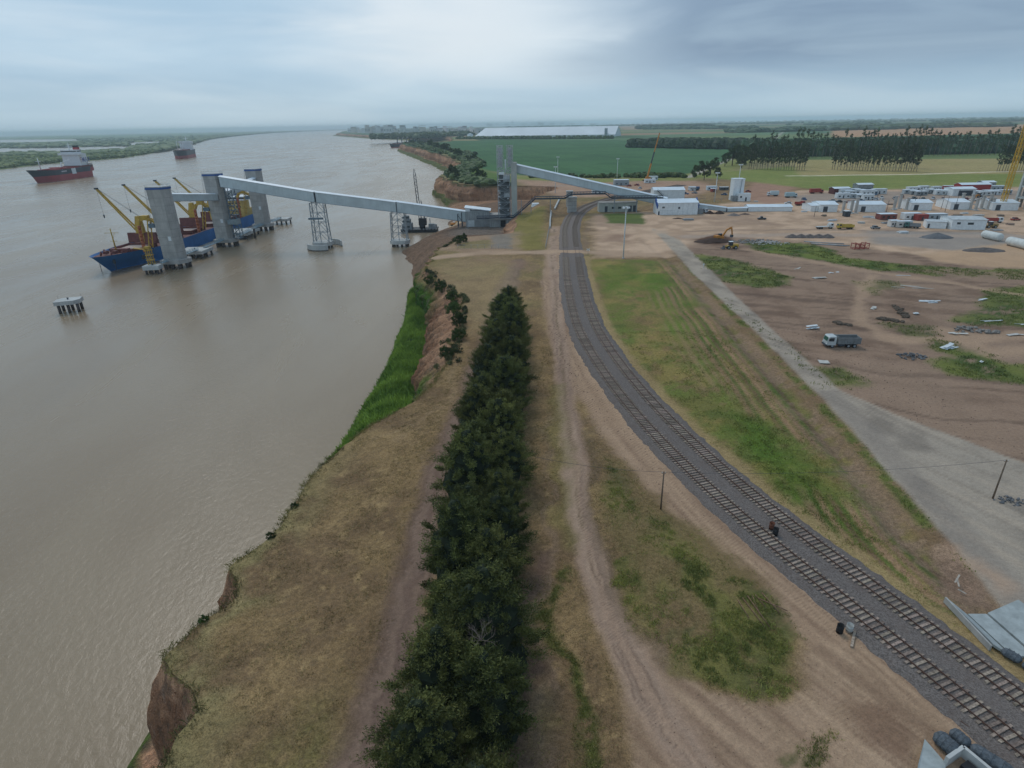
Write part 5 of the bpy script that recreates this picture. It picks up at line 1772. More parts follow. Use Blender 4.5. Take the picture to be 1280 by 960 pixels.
for x in (17, 19.5, 22): MB().b2(x, x + 1.6, .85, .97, 1.2, 3.6).build('window', GLASS, t)
b = MB()
for (x, z) in ((-2.5, 9), (-5, 8)): b.bar((x, -1, 0), (x, -1, z), .5); b.bar((x, 4, 0), (x, 4, z), .5); b.bar((x, -1, z), (x, 4, z), .4)
b.bar((-2.5, -1, 4), (-5, -1, 7.5), .3); b.build('support_frame', STEEL_D, t)

t = empty('yard_annex', (-12.5, 381.0, -8), 0, 'low grey annex with dark doors in front of the stair tower', 'building')
MB().b2(0, 19.5, 0, 4.6, 0, 4.8).build('wall', CLAD, t)
MB().b2(-.3, 19.8, -.3, 4.9, 4.82, 5.15).build('roof', CONC, t)
for k in range(16): MB().b2(.3 + k * 1.2, 1.1 + k * 1.2, -.12, -.02, .3, 4.5).build('panel', MATS['panel_grey'], t) if k not in (6, 7, 8) else None
MB().b2(7.2, 10.4, -.14, -.02, .3, 4.2).build('doorway', BLACK, t)

# ------------------------------------------------------------------ junction tower
t = empty('junction_tower', (-1.5, 387, -8), 0, 'tall open stair tower with concrete slab and twin lattice heads beside the transfer house', 'tower')
MB().b2(3.4, 7.0, -2, 4.5, 0, 38.2).build('concrete_slab', BEIGE, t)
for sx, sy in ((-5, -2), (-5, 4), (2.6, -2), (2.6, 4)): MB().bar((sx, sy, 0), (sx, sy, 32), .45).build('column', STEEL, t)
DK = mat('stair_dark', (.13, .145, .15), .6, .2, .8)
MB().b2(-4.4, 2.2, 3.6, 4.0, .3, 31).build('rear_cladding', DK, t)
for k in range(9):
    z = 3.5 * k + .3
    MB().box((-1.2, 1, z), (7.6, 6.2, .25)).build('landing', STEEL, t)
    if k < 8:
        s = 1 if k % 2 else -1
        b = MB(); b.bar((-1.2 - 3 * s, -1.4, z), (-1.2 + 3 * s, -1.4, z + 3.5), 1.2, .25); b.bar((-1.2 - 3 * s, -2, z + 1.1), (-1.2 + 3 * s, -2, z + 4.6), .12)
        b.bar((-5, -2.1, z + 1.1), (2.6, -2.1, z + 1.1), .1); b.build('stair_flight', STEEL, t)
        MB().box((-3.8 if k % 2 else 1.2, -1.9, z + 2.6), (.9, .5, .5)).build('flood_lamp', WHITE, t)
b = MB(); b.b2(-1.6, 2.6, -1.2, 3, 27, 30.8); b.b2(-1.2, 2.2, -1.3, 3, 17.5, 20.5); b.build('hopper_box', mat('hopper_grey', (.42, .45, .46), .5), t)
for x0, x1 in ((-5.2, -1.4), (1.0, 4.6)):
    b = MB(); zz = np.linspace(31, 48, 8)
    for (x, y) in ((x0, -1.5), (x1, -1.5), (x1, 2), (x0, 2)): b.bar((x, y, 30.6), (x, y, 48), .34)
    for k in range(7):
        for y in (-1.5, 2):
            b.bar((x0, y, zz[k]), (x1, y, zz[k + 1]), .22); b.bar((x1, y, zz[k]), (x0, y, zz[k + 1]), .22); b.bar((x0, y, zz[k + 1]), (x1, y, zz[k + 1]), .26)
        b.bar((x0, -1.5, zz[k]), (x0, 2, zz[k + 1]), .2); b.bar((x1, -1.5, zz[k]), (x1, 2, zz[k + 1]), .2)
    b.build('lattice_head', mat('pale_lattice', (.42, .44, .44), .6), t)
    b = MB(); b.b2(x0 + .6, x1 - .6, -.6, 1.2, 36, 47); b.build('chute', mat('pale_chute', (.5, .52, .52), .6), t)
b = MB(); b.tube((0, 0, 31), (0, 0, 40), .5, .5, 8); b.build('pipe', WHITE, t)
MB().box((-2.5, -1.6, 32), (3.4, 1.2, 1.4)).build('flood_lamp', WHITE, t)

gallery((4.8, 390, 24.4), (99, 379, 3.6), 4.0, 4.4, 'inclined white-roofed conveyor gallery from the junction tower down to the blue-edged hall')

# ------------------------------------------------------------------ dark service bridge
t = empty('service_bridge', (-16, 378, -8), 0, 'dark blue-grey pipe bridge stepping over the railway past the junction tower', 'pipe bridge')
W = [Vector(p) - Vector((-16, 378, -8)) for p in ((-20, 378, -2), (3, 378, -2), (16.5, 378, 9), (35, 378, 9), (39, 378, 11.3), (60, 378, 11.3), (64, 378, 8.6), (95, 374, 8.6))]
PB = mat('pipe_bridge_blue', (.075, .095, .12), .55, .2, .5)
for i in range(len(W) - 1):
    b = MB()
    a, c = W[i], W[i + 1]
    for s in (-.9, .9):
        for z in (0, 1.5): b.bar(a + Vector((0, s, z)), c + Vector((0, s, z)), .22, .3)
        K = max(2, int((c - a).length / 1.8))
        for k in range(K + 1):
            q = a.lerp(c, k / K) + Vector((0, s, 0)); b.bar(q, q + Vector((0, 0, 1.5)), .13)
    b.bar(a, c, 1.9, .2)
    seg = b.build('truss', PB, t)
    b = MB()
    for s, r in ((-.45, .22), (.05, .18), (.5, .25)): b.tube(a + Vector((0, s, .45)), c + Vector((0, s, .45)), r, r, 7)
    b.build('pipe', STEEL_D, seg)
for x, zt in ((-10, 5.6), (10, 9), (24, 16.8), (30, 16.8), (42, 16.8), (82, 18.8), (96, 16), (108, 16)):
    b = MB(); z0 = 0 if x < 22 else 8
    for s in (-.9, .9): b.bar((x, s, z0), (x, s, zt), .28)
    b.bar((x, -.9, (z0 + zt) / 2), (x, .9, zt), .14); b.build('support', STEEL, t)


def pier(x0, x1, y0, y1, h, label, z=0.0, m=CONC):
    t = empty('concrete_pier', ((x0 + x1) / 2, (y0 + y1) / 2, z), 0, label, 'pier', 'concrete piers by the railway')
    w, d = (x1 - x0) / 2, (y1 - y0) / 2
    MB().b2(-w, w, -d, d, 0, h).build('shaft', m, t)
    MB().b2(-w - .25, w + .25, -d - .25, d + .25, h + .01, h + .5).build('cap', CONC_L, t)
    b = MB()
    for k in range(1, 4): b.b2(-w - .03, w + .03, -d - .03, d + .03, h * k / 4, h * k / 4 + .12)
    b.build('joint', CONC_D, t)


pier(37.2, 42.8, 381, 385, 9.0, 'square concrete pier left of the railway under the pipe bridge')
pier(39, 43, 408, 411, 10, 'concrete pier behind the pipe bridge left of the railway')


# ------------------------------------------------------------------ generic sheds
def shed(p, w, d, h, rise, rz, label, wall=WHITE, roof=SHEET, doors=(), windows=(), name='shed', ridge_x=True, trim=None, cat='shed', group=None, over=.35):
    """p is the front left corner; w along local x, d along local y"""
    t = empty(name, p, rz, label, cat, group)
    b = MB()
    if ridge_x:
        b.loft([[(x, 0, 0), (x, d, 0), (x, d, h), (x, d / 2, h + rise), (x, 0, h)] for x in (0, w)])
    else:
        b.loft([[(0, y, 0), (w, y, 0), (w, y, h), (w / 2, y, h + rise), (0, y, h)] for y in (0, d)])
    b.build('wall', wall, t)
    o = over
    for s in (0, 1):
        b = MB()
        if ridge_x:
            y0, y1 = (-o, d / 2) if s == 0 else (d / 2, d + o)
            z0, z1 = (h - rise * o / (d / 2) + .04, h + rise + .04) if s == 0 else (h + rise + .04, h - rise * o / (d / 2) + .04)
            vs = [(-o, y0, z0), (w + o, y0, z0), (w + o, y1, z1), (-o, y1, z1)]
        else:
            x0, x1 = (-o, w / 2) if s == 0 else (w / 2, w + o)
            z0, z1 = (h - rise * o / (w / 2) + .04, h + rise + .04) if s == 0 else (h + rise + .04, h - rise * o / (w / 2) + .04)
            vs = [(x0, -o, z0), (x1, -o, z1), (x1, d + o, z1), (x0, d + o, z0)]
        b.add(vs + [(x, y, z + .12) for x, y, z in vs], [(3, 2, 1, 0), (4, 5, 6, 7), (0, 1, 5, 4), (1, 2, 6, 5), (2, 3, 7, 6), (3, 0, 4, 7)])
        b.build('roof_slope', roof, t)
    for (x0, x1, z0, z1) in doors: MB().b2(x0, x1, -.08, -.02, z0, z1).build('door', STEEL_D, t)
    for (x0, x1, z0, z1) in windows: MB().b2(x0, x1, -.08, -.02, z0, z1).build('window', GLASS, t)
    if trim:
        for x in (-.3, w + .3): MB().bar((x, -.2, h - 2.2), (x, d * .5, h + rise - .2), .5, 2.4).build('gable_trim', trim, t)
    return t


# gate house beside the railway
t = shed((57, 381, 0), 24, 7, 5.6, .5, 0, 'beige gate house with dark doors under the pipe bridge', BEIGE, CONC, ((3.6, 5.4, .1, 3.6), (18.4, 20.6, .1, 3.8), (21.4, 23.2, .1, 3.8)), ((8, 10, 2, 3.2), (12, 14, 2, 3.2)), 'gate_house', cat='building')
hall = shed((90, 364, 0), 24, 13, 7.0, 1.6, -.02, 'large white hall with blue gable trim at the end of the inclined gallery', WHITE, SHEET, ((12.2, 13.3, 3.5, 4.6), (.3, 1.2, .1, 2.2)), ((2.5, 4, 4, 4.9),), 'hall', trim=BLUE, cat='hall')
b = MB()
for k in range(1, 8): b.b2(k * 3 - .06, k * 3 + .06, -.1, -.02, .2, 6.8)
b.b2(0, 10.5, -.12, -.02, 2.6, 2.75); b.build('panel_joint', GALL, hall)
b = MB(); b.box((26, 3, 1.6), (3.6, 3, 3.2)); b.build('switch_cabinet', GREY, hall)
hall2 = shed((105, 440, 0), 22, 13, 6.5, 1.5, -.05, 'white hall with an outside stair, behind the blue-edged hall', WHITE, SHEET, (), (), 'hall', cat='hall')
b = MB(); b.bar((2, -.8, 6.6), (9.5, -.8, .3), .9, .4); b.bar((2, -1.2, 7.7), (9.5, -1.2, 1.4), .1); b.build('outside_stair', STEEL_D, hall2)
gallery((114.6, 370, 3.4), (134, 372, .5), 2.2, 2.0, 'short low conveyor running down from the blue-edged hall', 'low_conveyor', 'low conveyors', False)
gallery((134.2, 372, .5), (147.5, 373, .4), 2.2, 1.7, 'flat low conveyor leading into the long low shed', 'low_conveyor', 'low conveyors', False)
shed((148, 372, 0), 26, 10, 2.6, 1.0, -.1, 'long low white shed right of the blue-edged hall', WHITE, SHEET)

# silo
t = empty('silo', (156.5, 424, 0), 0, 'square white silo with lower annex and pipes', 'silo')
MB().b2(.5, 7.8, 2, 9, 0, 14.2).build('bin', WHITE, t)
MB().b2(.3, 8.0, 1.8, 9.2, 14.22, 14.6).build('roof', SHEET, t)
MB().b2(3, 11.5, -2.5, 1.98, 0, 5.2).build('annex', WHITE, t)
MB().b2(7.8, 8.9, -2.6, -2.52, .1, 2.6).build('door', STEEL_D, t)
MB().b2(4.2, 5.4, -2.6, -2.52, 2.4, 3.6).build('window', GLASS, t)
b = MB(); b.tube((5, 1.6, 2), (5.6, 1.6, 14.4), .22, .22, 7); b.build('pipe', STEEL, t)
MB().b2(-.8, 2.6, -2.2, 1.9, 0, 3.6).build('pump_house', GREY, t)
b = MB()
for k in range(6): b.bar((-.6 + k * 1.2, -2.2, 3.6), (-.6 + k * 1.2, -2.2, 5), .1)
b.bar((-.6, -2.2, 5), (6, -2.2, 5), .1); b.build('railing', STEEL, t)


# ------------------------------------------------------------------ lamp masts
def lamp_mast(base, h, label):
    t = empty('lamp_mast', base, 0, label, 'lamp mast', 'tall white lamp masts')
    MB().tube((0, 0, 0), (0, 0, h), .3, .16, 10).build('mast', WHITE, t)
    MB().tube((0, 0, 0), (0, 0, .35), .6, .5, 10).build('footing', CONC, t)
    b = MB(); b.tube((0, 0, h - .1), (0, 0, h + .15), 1.1, 1.1, 12); b.build('ring', STEEL, t)
    for k in range(5):
        a = 2 * math.pi * k / 5
        MB().box((1.15 * math.cos(a), 1.15 * math.sin(a), h - .1), (.75, .75, .6), a).build('floodlight', WHITE, t)
    b = MB()
    for k in range(int(h / .9)): b.b2(-.16, .16, -.46, -.30, 2 + k * .9 * (h - 3) / h, 2.07 + k * .9 * (h - 3) / h)
    b.build('ladder', STEEL, t)


lamp_mast(G(779, 323), 20.5, 'tall white lamp mast by the level crossing in the foreground')
lamp_mast(G(694, 241), 20, 'white lamp mast left of the railway in front of the gallery')
lamp_mast(G(697, 226), 22, 'taller white lamp mast left of the railway behind the gallery')
lamp_mast(G(771, 226), 20, 'white lamp mast standing before the green field')
lamp_mast(G(893, 252), 19, 'white lamp mast between the white hall and the silo')
lamp_mast(G(921, 245), 22, 'white lamp mast rising behind the silo')

# ------------------------------------------------------------------ huts, walls and fences in the sunken yard
for (x, y, c, lb) in ((12.5, 398, BLUE, 'small white-topped tent with blue skirt near the junction tower'), (18.5, 412, mat('teal', (.05, .2, .2), .6), 'small white-topped tent with teal skirt behind the blue one')):
    z = -8 if x < 14 else -2
    t = empty('tent', (x, y, z), .1, lb, 'tent', 'small tents in the sunken yard')
    b = MB(); b.b2(-2.6, 2.6, -2, 2, 0, 2.2); b.build('skirt', c, t)
    b = MB(); b.loft([[(-2.8, -2.2, 2.22), (2.8, -2.2, 2.22), (2.8, 2.2, 2.22), (-2.8, 2.2, 2.22)], [(-2.2, -.6, 4.4), (2.2, -.6, 4.4), (2.2, 2.2, 4.6), (-2.2, 2.2, 4.6)]]); b.build('canopy', WHITE, t)


def low_wall(a, c, h, w, label, z=0.0, m=CONC_L):
    a, c = Vector((a[0], a[1], z)), Vector((c[0], c[1], z))
    t = empty('retaining_wall', a, 0, label, 'wall', 'low concrete walls beside the railway')
    d = c - a; K = max(2, int(d.length / 6))
    for k in range(K):
        b = MB(); b.bar(d * (k / K) + Vector((0, 0, h / 2 - .4)), d * ((k + .985) / K) + Vector((0, 0, h / 2 - .4)), w, h + .8); b.build('segment', m, t)


low_wall((22, 322), (27, 386), .9, .8, 'pale concrete wall running up the grassy bank', .4)
low_wall((30, 395), (38, 452), 1.2, .9, 'pale concrete wall beyond the pipe bridge')


def fence(a, c, h, step, label, z=0.0):
    a, c = Vector((a[0], a[1], z)), Vector((c[0], c[1], z))
    t = empty('mesh_fence', a, 0, label, 'fence', 'mesh fences')
    d = c - a; K = max(2, int(d.length / step))
    for k in range(K + 1): MB().tube(d * (k / K), d * (k / K) + Vector((0, 0, h)), .06, .05, 5).build('post', STEEL, t)
    b = MB()
    for q in range(4): b.bar(d * 0 + Vector((0, 0, .15 + q * (h - .2) / 3)), d + Vector((0, 0, .15 + q * (h - .2) / 3)), .04)
    b.build('rail', STEEL, t)


p, q = G(572, 311), G(640, 311); fence(p, q, 2.0, 3, 'mesh fence in front of the terminal yard')
p, q = G(690, 268), G(682, 311); fence(p, q, 2.0, 4, 'mesh fence beside the sandy track left of the railway')
p, q = G(850, 253), G(912, 252); fence(p, q, 3.4, 5, 'tall fence between the white hall and the silo')

# ------------------------------------------------------------------ crossing sign and little posts
t = empty('crossing_sign', G(735, 318), 0, 'small white crossing sign beside the ballast at the level crossing', 'sign')
MB().tube((0, 0, 0), (0, 0, 2.2), .06, .06, 6).build('post', STEEL, t)
b = MB(); b.bar((-.7, -.05, 1.7), (.7, -.05, 2.5), .25, .06, (0, 1, 0)); b.bar((-.7, -.1, 2.5), (.7, -.1, 1.7), .25, .06, (0, 1, 0)); b.build('crossbuck', WHITE, t)
t = empty('road_marker', G(879, 336), 0, 'small white marker post at the edge of the gravel road', 'marker post')
MB().tube((0, 0, 0), (0, 0, 1.6), .07, .06, 6).build('post', WHITE, t); MB().box((0, 0, 1.75), (.5, .1, .5)).build('plate', WHITE, t)
# ------------------------------------------------------------------ vehicles
TYRE = BLACK


def wheel(parent, x, y, r, w=.35, rim=True):
    o = MB().tube((x, y - w / 2, r), (x, y + w / 2, r), r, r, 14).build('wheel', TYRE, parent)
    if rim: MB().tube((x, y - w / 2 - .03, r), (x, y + w / 2 + .03, r), r * .55, r * .55, 10).build('rim', STEEL, o)


def dump_truck(px_f, px_r, label):
    a, c = G(*px_f), G(*px_r)
    d = a - c
    t = empty('dump_truck', c, math.atan2(d.y, d.x), label, 'truck')
    # local x forward; rear axle near x = 0
    CABW = paint('truck_white', (.5, .54, .54))
    for x in (0, 1.45, 5.3):
        for y in (-1.05, 1.05): wheel(t, x, y, .52, .5 if x < 2 else .32)
    b = MB(); b.b2(-1.0, 6.3, -.45, -.3, .62, .95); b.b2(-1.0, 6.3, .3, .45, .62, .95); b.b2(-1.0, 6.3, -.3, .3, .7, .85)
    b.b2(2.4, 3.8, -1.15, -.5, .5, 1.0); b.b2(2.4, 3.8, .5, 1.15, .5, 1.0); b.build('chassis', STEEL_D, t)
    b = MB(); side = [(4.55, .75), (6.65, .75), (6.72, 1.55), (6.45, 2.75), (6.2, 2.95), (4.6, 2.95)]
    b.loft([[(x, y, z) for x, z in side] for y in (-1.22, 1.22)]); cab = b.build('cab', CABW, t)
    b = MB(); b.add([(6.76, -1.05, 1.75), (6.76, 1.05, 1.75), (6.52, 1.0, 2.65), (6.52, -1.0, 2.65)], [(0, 1, 2, 3)]); b.build('windscreen', mat('green_glass', (.03, .1, .08), .1, spec=.6), cab)
    for s in (-1, 1): MB().b2(5.1, 6.2, s * 1.235 - .01, s * 1.235 + .01, 1.75, 2.6).build('side_window', GLASS, cab)
    for s in (-1, 1): MB().b2(6.7, 6.8, s * .95 - .17, s * .95 + .17, .95, 1.2).build('headlight', WHITE, t)
    MB().b2(6.68, 6.9, -1.22, 1.22, .5, .85).build('bumper', STEEL_D, t)
    for s in (-1, 1): MB().b2(6.3, 6.45, s * 1.45 - .1, s * 1.45 + .1, 1.9, 2.5).build('mirror', BLACK, t)
    TB = mat('tipper_grey', (.2, .215, .22), .6, .15, 1.2, streak=.3)
    b = MB()
    L0, L1, w, z0, z1 = -1.35, 4.2, 1.24, 1.05, 2.55
    b.b2(L0 + .1, L1 - .1, -w, w, z0, z0 + .12)
    for s in (-1, 1):
        b.b2(L0, L1, s * w - .05, s * w + .05, z0, z1)
        for k in range(8): b.b2(L0 + .15 + k * .74, L0 + .27 + k * .74, s * (w + .09) - .05, s * (w + .09) + .05, z0, z1)
        b.b2(L0, L1, s * (w + .04) - .1, s * (w + .04) + .1, z1, z1 + .12)
    b.b2(L1 - .1, L1, -w, w, z0, z1 + .35); b.b2(L0, L0 + .1, -w, w, z0, z1)
    bed = b.build('tipper_body', TB, t)
    MB().b2(L0 + .12, L1 - .12, -w + .07, w - .07, z0 + .13, z0 + .8).build('soil_load', SOILM, bed)
    for s in (-1, 1): MB().b2(-1.4, -1.36, s * 1.0 - .15, s * 1.0 + .15, .9, 1.1).build('tail_lamp', RED, t)
    return t


dump_truck((1036, 433), (1064.5, 433.0), 'white-cabbed dump truck with grey tipper body on the haul track')


def car(px, py, rz, col, label, kind='car', group='parked cars and pickups'):
    t = empty('parked_car' if kind == 'car' else 'pickup', G(px, py), rz, label, 'car' if kind == 'car' else 'pickup', group)
    m = paint('car_' + '_'.join(str(int(c * 100)) for c in col), col, .35)
    b = MB(); b.loft([[(x, y, z) for x, z in ((-2.3, .35), (2.3, .35), (2.35, .8), (1.2, .98), (-2.3, 1.0))] for y in (-.88, .88)]); b.build('body', m, t)
    cab = ((-1.6, 1.0), (1.0, 1.0), (.4, 1.55), (-1.3, 1.6)) if kind == 'car' else ((-.5, 1.0), (1.3, 1.0), (.8, 1.7), (-.4, 1.75))
    b = MB(); b.loft([[(x, y * .8, z) for x, z in cab] for y in (-1, 1)]); b.build('glasshouse', GLASS, t)
    x0, x1 = cab[3][0], cab[2][0]
    MB().b2(x0, x1, -.78, .78, cab[3][1] + .01, cab[3][1] + .06).build('roof', m, t)
    for x in (-1.45, 1.45):
        for y in (-.82, .82): wheel(t, x, y, .34, .22, False)
    return t


def lorry(px, py, rz, cabc, body, label, kind='box', L=7.0, group='lorries and trailers in the works yard', z=0):
    t = empty('lorry', G(px, py, z), rz, label, 'truck', group)
    cm = paint('cab_' + '_'.join(str(int(c * 100)) for c in cabc), cabc, .4)
    b = MB(); b.loft([[(x, y, z) for x, z in ((L - 2, .7), (L, .7), (L, 1.7), (L - .3, 2.8), (L - 2, 2.8))] for y in (-1.2, 1.2)]); cb = b.build('cab', cm, t)
    b = MB(); b.add([(L + .02, -1, 1.75), (L + .02, 1, 1.75), (L - .24, .95, 2.6), (L - .24, -.95, 2.6)], [(0, 1, 2, 3)]); b.build('windscreen', GLASS, cb)
    for s in (-1, 1): MB().b2(L - 1.5, L - .5, s * 1.21 - .01, s * 1.21 + .01, 1.7, 2.5).build('side_window', GLASS, cb)
    MB().b2(0, L - .2, -.5, .5, .6, .9).build('chassis', STEEL_D, t)
    for x in (1.2, 2.5, L - 1.1):
        for y in (-1, 1): wheel(t, x, y, .5, .4, False)
    bm = paint('load_' + '_'.join(str(int(c * 100)) for c in body), body, .5)
    b = MB()
    if kind == 'box': b.b2(0, L - 2.2, -1.25, 1.25, .95, 3.6)
    elif kind == 'flat':
        b.b2(0, L - 2.2, -1.25, 1.25, .95, 1.15); b.b2(L - 2.4, L - 2.25, -1.25, 1.25, 1.15, 2.2)
    elif kind == 'tank': b.tube((0, 0, 2.0), (L - 2.3, 0, 2.0), 1.1, 1.1, 12)
    else:
        for s in (-1, 1): b.b2(0, L - 2.2, s * 1.2 - .06, s * 1.2 + .06, .95, 2.3)
        b.b2(0, L - 2.2, -1.2, 1.2, .95, 1.2); b.b2(L - 2.3, L - 2.2, -1.2, 1.2, 1.2, 2.5)
    b.build('load_body', bm, t)
    return t


W_, BL_, RD_, GY_, YL_ = (.66, .69, .7), (.06, .12, .22), (.32, .05, .04), (.22, .23, .24), (.5, .36, .06)
car(952, 274.5, R(172), (.04, .045, .05), 'dark pickup parked alone on the sandy yard', 'pickup')
car(985, 255, R(170), W_, 'white car behind the long low shed', 'car')
lorry(994, 257, R(5), RD_, RD_, 'red truck parked next to the white car', 'tip', 6)
lorry(972.5, 245.0, R(175), W_, (.5, .6, .62), 'white lorry with box body at the edge of the grey yard', 'box', 8)
lorry(981, 247.0, R(3), (.45, .55, .58), (.38, .5, .52), 'pale blue-green box lorry in front of the white one', 'box', 8.5)
lorry(1012, 242.0, R(4), RD_, RD_, 'red lorry with white roof at the camp edge', 'box', 10)
lorry(1020, 286.0, R(2), W_, (.5, .5, .48), 'white flatbed lorry on the sandy yard road', 'flat', 8.5)
lorry(1066, 286.0, R(178), YL_, YL_, 'yellow tipper lorry on the sandy yard road', 'tip', 8)
car(1094, 286, R(5), GY_, 'grey car right of the yellow lorry')
lorry(1230, 278.0, R(-15), W_, RD_, 'white-cabbed lorry with red body near the white barracks', 'tip', 8)
car(1269, 275.5, R(5), RD_, 'red car at the right edge of the yard')
lorry(874, 238.0, R(175), W_, BL_, 'white lorry standing beside the access road trees', 'tank', 9)
lorry(1150, 285.5, R(150), (.06, .16, .15), GY_, 'dark green lorry between the barracks', 'tip', 7)
lorry(872.5, 267.0, R(10), W_, GY_, 'small grey lorry at the corner of the blue-edged hall', 'flat', 6)


def excavator(px, py, rz, label, m=ORNG):
    t = empty('excavator', G(px, py), rz, label, 'excavator')
    for s in (-1, 1):
        b = MB(); b.loft([[(x, y, z) for x, z in ((-1.9, .1), (1.9, .1), (2.3, .5), (1.9, .95), (-1.9, .95), (-2.3, .5))] for y in (s * 1.2 - .3, s * 1.2 + .3)]); b.build('crawler_track', BLACK, t)
    b = MB(); b.b2(-2.4, 1.6, -1.35, 1.35, 1.05, 2.0); b.b2(-2.5, -.6, -1.3, 1.3, 2.0, 2.6); b.build('upper_body', m, t)
    MB().b2(.1, 1.6, .3, 1.35, 2.02, 3.2).build('cab', GLASS, t)
    b = MB(); b.bar((1.2, -.2, 1.9), (3.6, -.2, 5.0), .5, .7); b.bar((3.5, -.2, 4.9), (6.2, -.2, 5.6), .45, .6); b.build('boom', m, t)
    b = MB(); b.bar((6.1, -.2, 5.8), (6.9, -.2, 2.4), .4, .5); b.tube((4.4, -.2, 5.6), (6.4, -.2, 6.2), .12, .12, 7); b.build('arm', m, t)
    b = MB(); b.loft([[(6.4, y, 2.4), (7.2, y, 2.3), (7.1, y, 1.3), (6.2, y, 1.2)] for y in (-.8, .5)]); b.build('bucket', STEEL_D, t)
    return t


excavator(899, 301, R(20), 'orange excavator digging dark earth on the yard edge')


def loader(px, py, rz, label, m=YELL):
    t = empty('wheel_loader', G(px, py), rz, label, 'loader', 'yellow earth movers')
    for x in (-1.5, 1.5):
        for y in (-1.1, 1.1): wheel(t, x, y, .75, .5)
    b = MB(); b.b2(-2.8, -.2, -.95, .95, .8, 2.1); b.b2(-.2, 2.0, -.6, .6, .8, 1.5); b.build('body', m, t)
    MB().b2(-.3, 1.2, -.8, .8, 1.52, 3.1).build('cab', GLASS, t)
    MB().b2(-.4, 1.3, -.9, .9, 3.12, 3.25).build('cab_roof', WHITE, t)
    b = MB(); b.bar((1.6, -.6, 1.4), (3.4, -.6, .8), .25, .35); b.bar((1.6, .6, 1.4), (3.4, .6, .8), .25, .35); b.build('lift_arm', m, t)
    b = MB(); b.loft([[(3.2, y, 1.3), (3.3, y, .2), (4.4, y, .15), (4.5, y, .3), (3.5, y, .4), (3.4, y, 1.3)] for y in (-1.35, 1.35)]); b.build('bucket', STEEL_D, t)
    return t


loader(914, 311, R(180), 'yellow wheel loader with dark cab below the excavator')
loader(1238, 285, R(170), 'brown-yellow loader at the corner of the white barracks', mat('dull_yellow', (.3, .21, .08), .7, .2, 1))
loader(1222, 247, R(20), 'small orange-yellow loader in front of the far camp', ORNG)

# mobile crane with telescopic boom
t = empty('mobile_crane', G(810, 226), 0, 'mobile crane with raised orange boom before the green field', 'crane')
MB().b2(-6, 6, -1.4, 1.4, .8, 1.6).build('carrier', YELL, t)
for x in (-4.5, -3, 2.5, 4):
    for y in (-1.2, 1.2): wheel(t, x, y, .6, .45, False)
MB().b2(4.2, 6.3, -1.3, 1.3, 1.62, 3.2).build('cab', WHITE, t)
MB().b2(-2.5, 2, -1.4, 1.4, 1.62, 3.6).build('slewing_body', ORNG, t)
s0, s1 = Vector((-1, 0, 3.2)), Vector((7.5, 0, 42))
b = MB(); b.bar(s0, s0.lerp(s1, .32), 1.3, 1.5); b.build('boom_base', ORNG, t)
b = MB(); b.bar(s0.lerp(s1, .31), s0.lerp(s1, .58), 1.0, 1.15); b.build('boom_middle', STEEL_D, t)
b = MB(); b.bar(s0.lerp(s1, .57), s1, .8, .9); b.build('boom_tip', ORNG, t)
b = MB(); b.tube(s1, s1 - Vector((0, 0, 10)), .06, .06, 5); b.tube(s1 - Vector((0, 0, 10)), s1 - Vector((0, 0, 11)), .35, .2, 8); b.build('hook', STEEL_D, t)


# ------------------------------------------------------------------ site cabins and containers
def cabin(px, py, w, d, h, rz, col, label, roof=None, nwin=2, name='site_cabin', cat='cabin', group='cabins and containers of the works camp'):
    p = G(px, py)
    t = empty(name, p, rz, label, cat, group)
    m = mat('cab_%d_%d_%d' % tuple(int(c * 100) for c in col), col, .6, .1, .5, streak=.25)
    MB().b2(0, w, 0, d, .15, h).build('wall', m, t)
    MB().b2(-.12, w + .12, -.12, d + .12, h + .01, h + .16).build('roof', roof or SHEET, t)
    MB().b2(w * .42, w * .42 + .9, -.06, -.02, .2, 2.1).build('door', STEEL_D, t)
    for k in range(nwin):
        x = w * (.12 + .62 * k / max(1, nwin - 1))
        MB().b2(x, x + min(1.3, w * .2), -.06, -.02, 1.1, 2.0).build('window', GLASS, t)
    MB().b2(.1, w - .1, .1, d - .1, 0, .14).build('skid', STEEL_D, t)
    return t


# row of white sheds
for (xl, xr, yb, dep, h, lb) in ((1024, 1046, 265, 16, 4.2, 'white shed with stepped roof, leftmost of the shed row'), (1071, 1106, 265, 16, 4.2, 'long white shed, second from the left of the shed row'),
                                 (1137, 1164, 263, 14, 4.4, 'white shed in the middle of the shed row'), (1187, 1211, 262, 17, 4.2, 'white shed, second from the right of the shed row'),
                                 (1239, 1272, 263, 16, 4.2, 'white shed under the concrete frame, rightmost of the shed row')):
    a, c = G(xl, yb), G(xr, yb)
    shed(a, (c - a).length, dep, h, 1.2, math.atan2((c - a).y, (c - a).x), lb, WHITE, SHEET, ((2, 4.5, .1, 3.2),), (), group='row of white storage sheds')
a, c = G(1013, 264.5), G(1024, 265); shed(a, 7.5, 12, 3.4, .9, 0, 'small lean white shed joined left of the stepped shed', WHITE, SHEET, group='row of white storage sheds')
a, c = G(1188, 287), G(1231, 287.5); shed(a, (c - a).length, 13, 4.8, .6, math.atan2((c - a).y, (c - a).x), 'long white barracks with two dark windows in the works yard', WHITE, mat('dull_roof', (.5, .53, .54), .6), (), ((2.2, 3.8, 2.6, 3.6), (7.0, 9.6, 2.5, 3.5)), 'barracks', cat='barracks')
a, c = G(1157, 285), G(1182, 286); shed(a, (c - a).length, 8, 3.2, .4, math.atan2((c - a).y, (c - a).x), 'shorter white barracks left of the long one', WHITE, mat('dull_roof', (.5, .53, .54), .6), ((.6, 1.5, .1, 2.2),), (), 'barracks', cat='barracks')
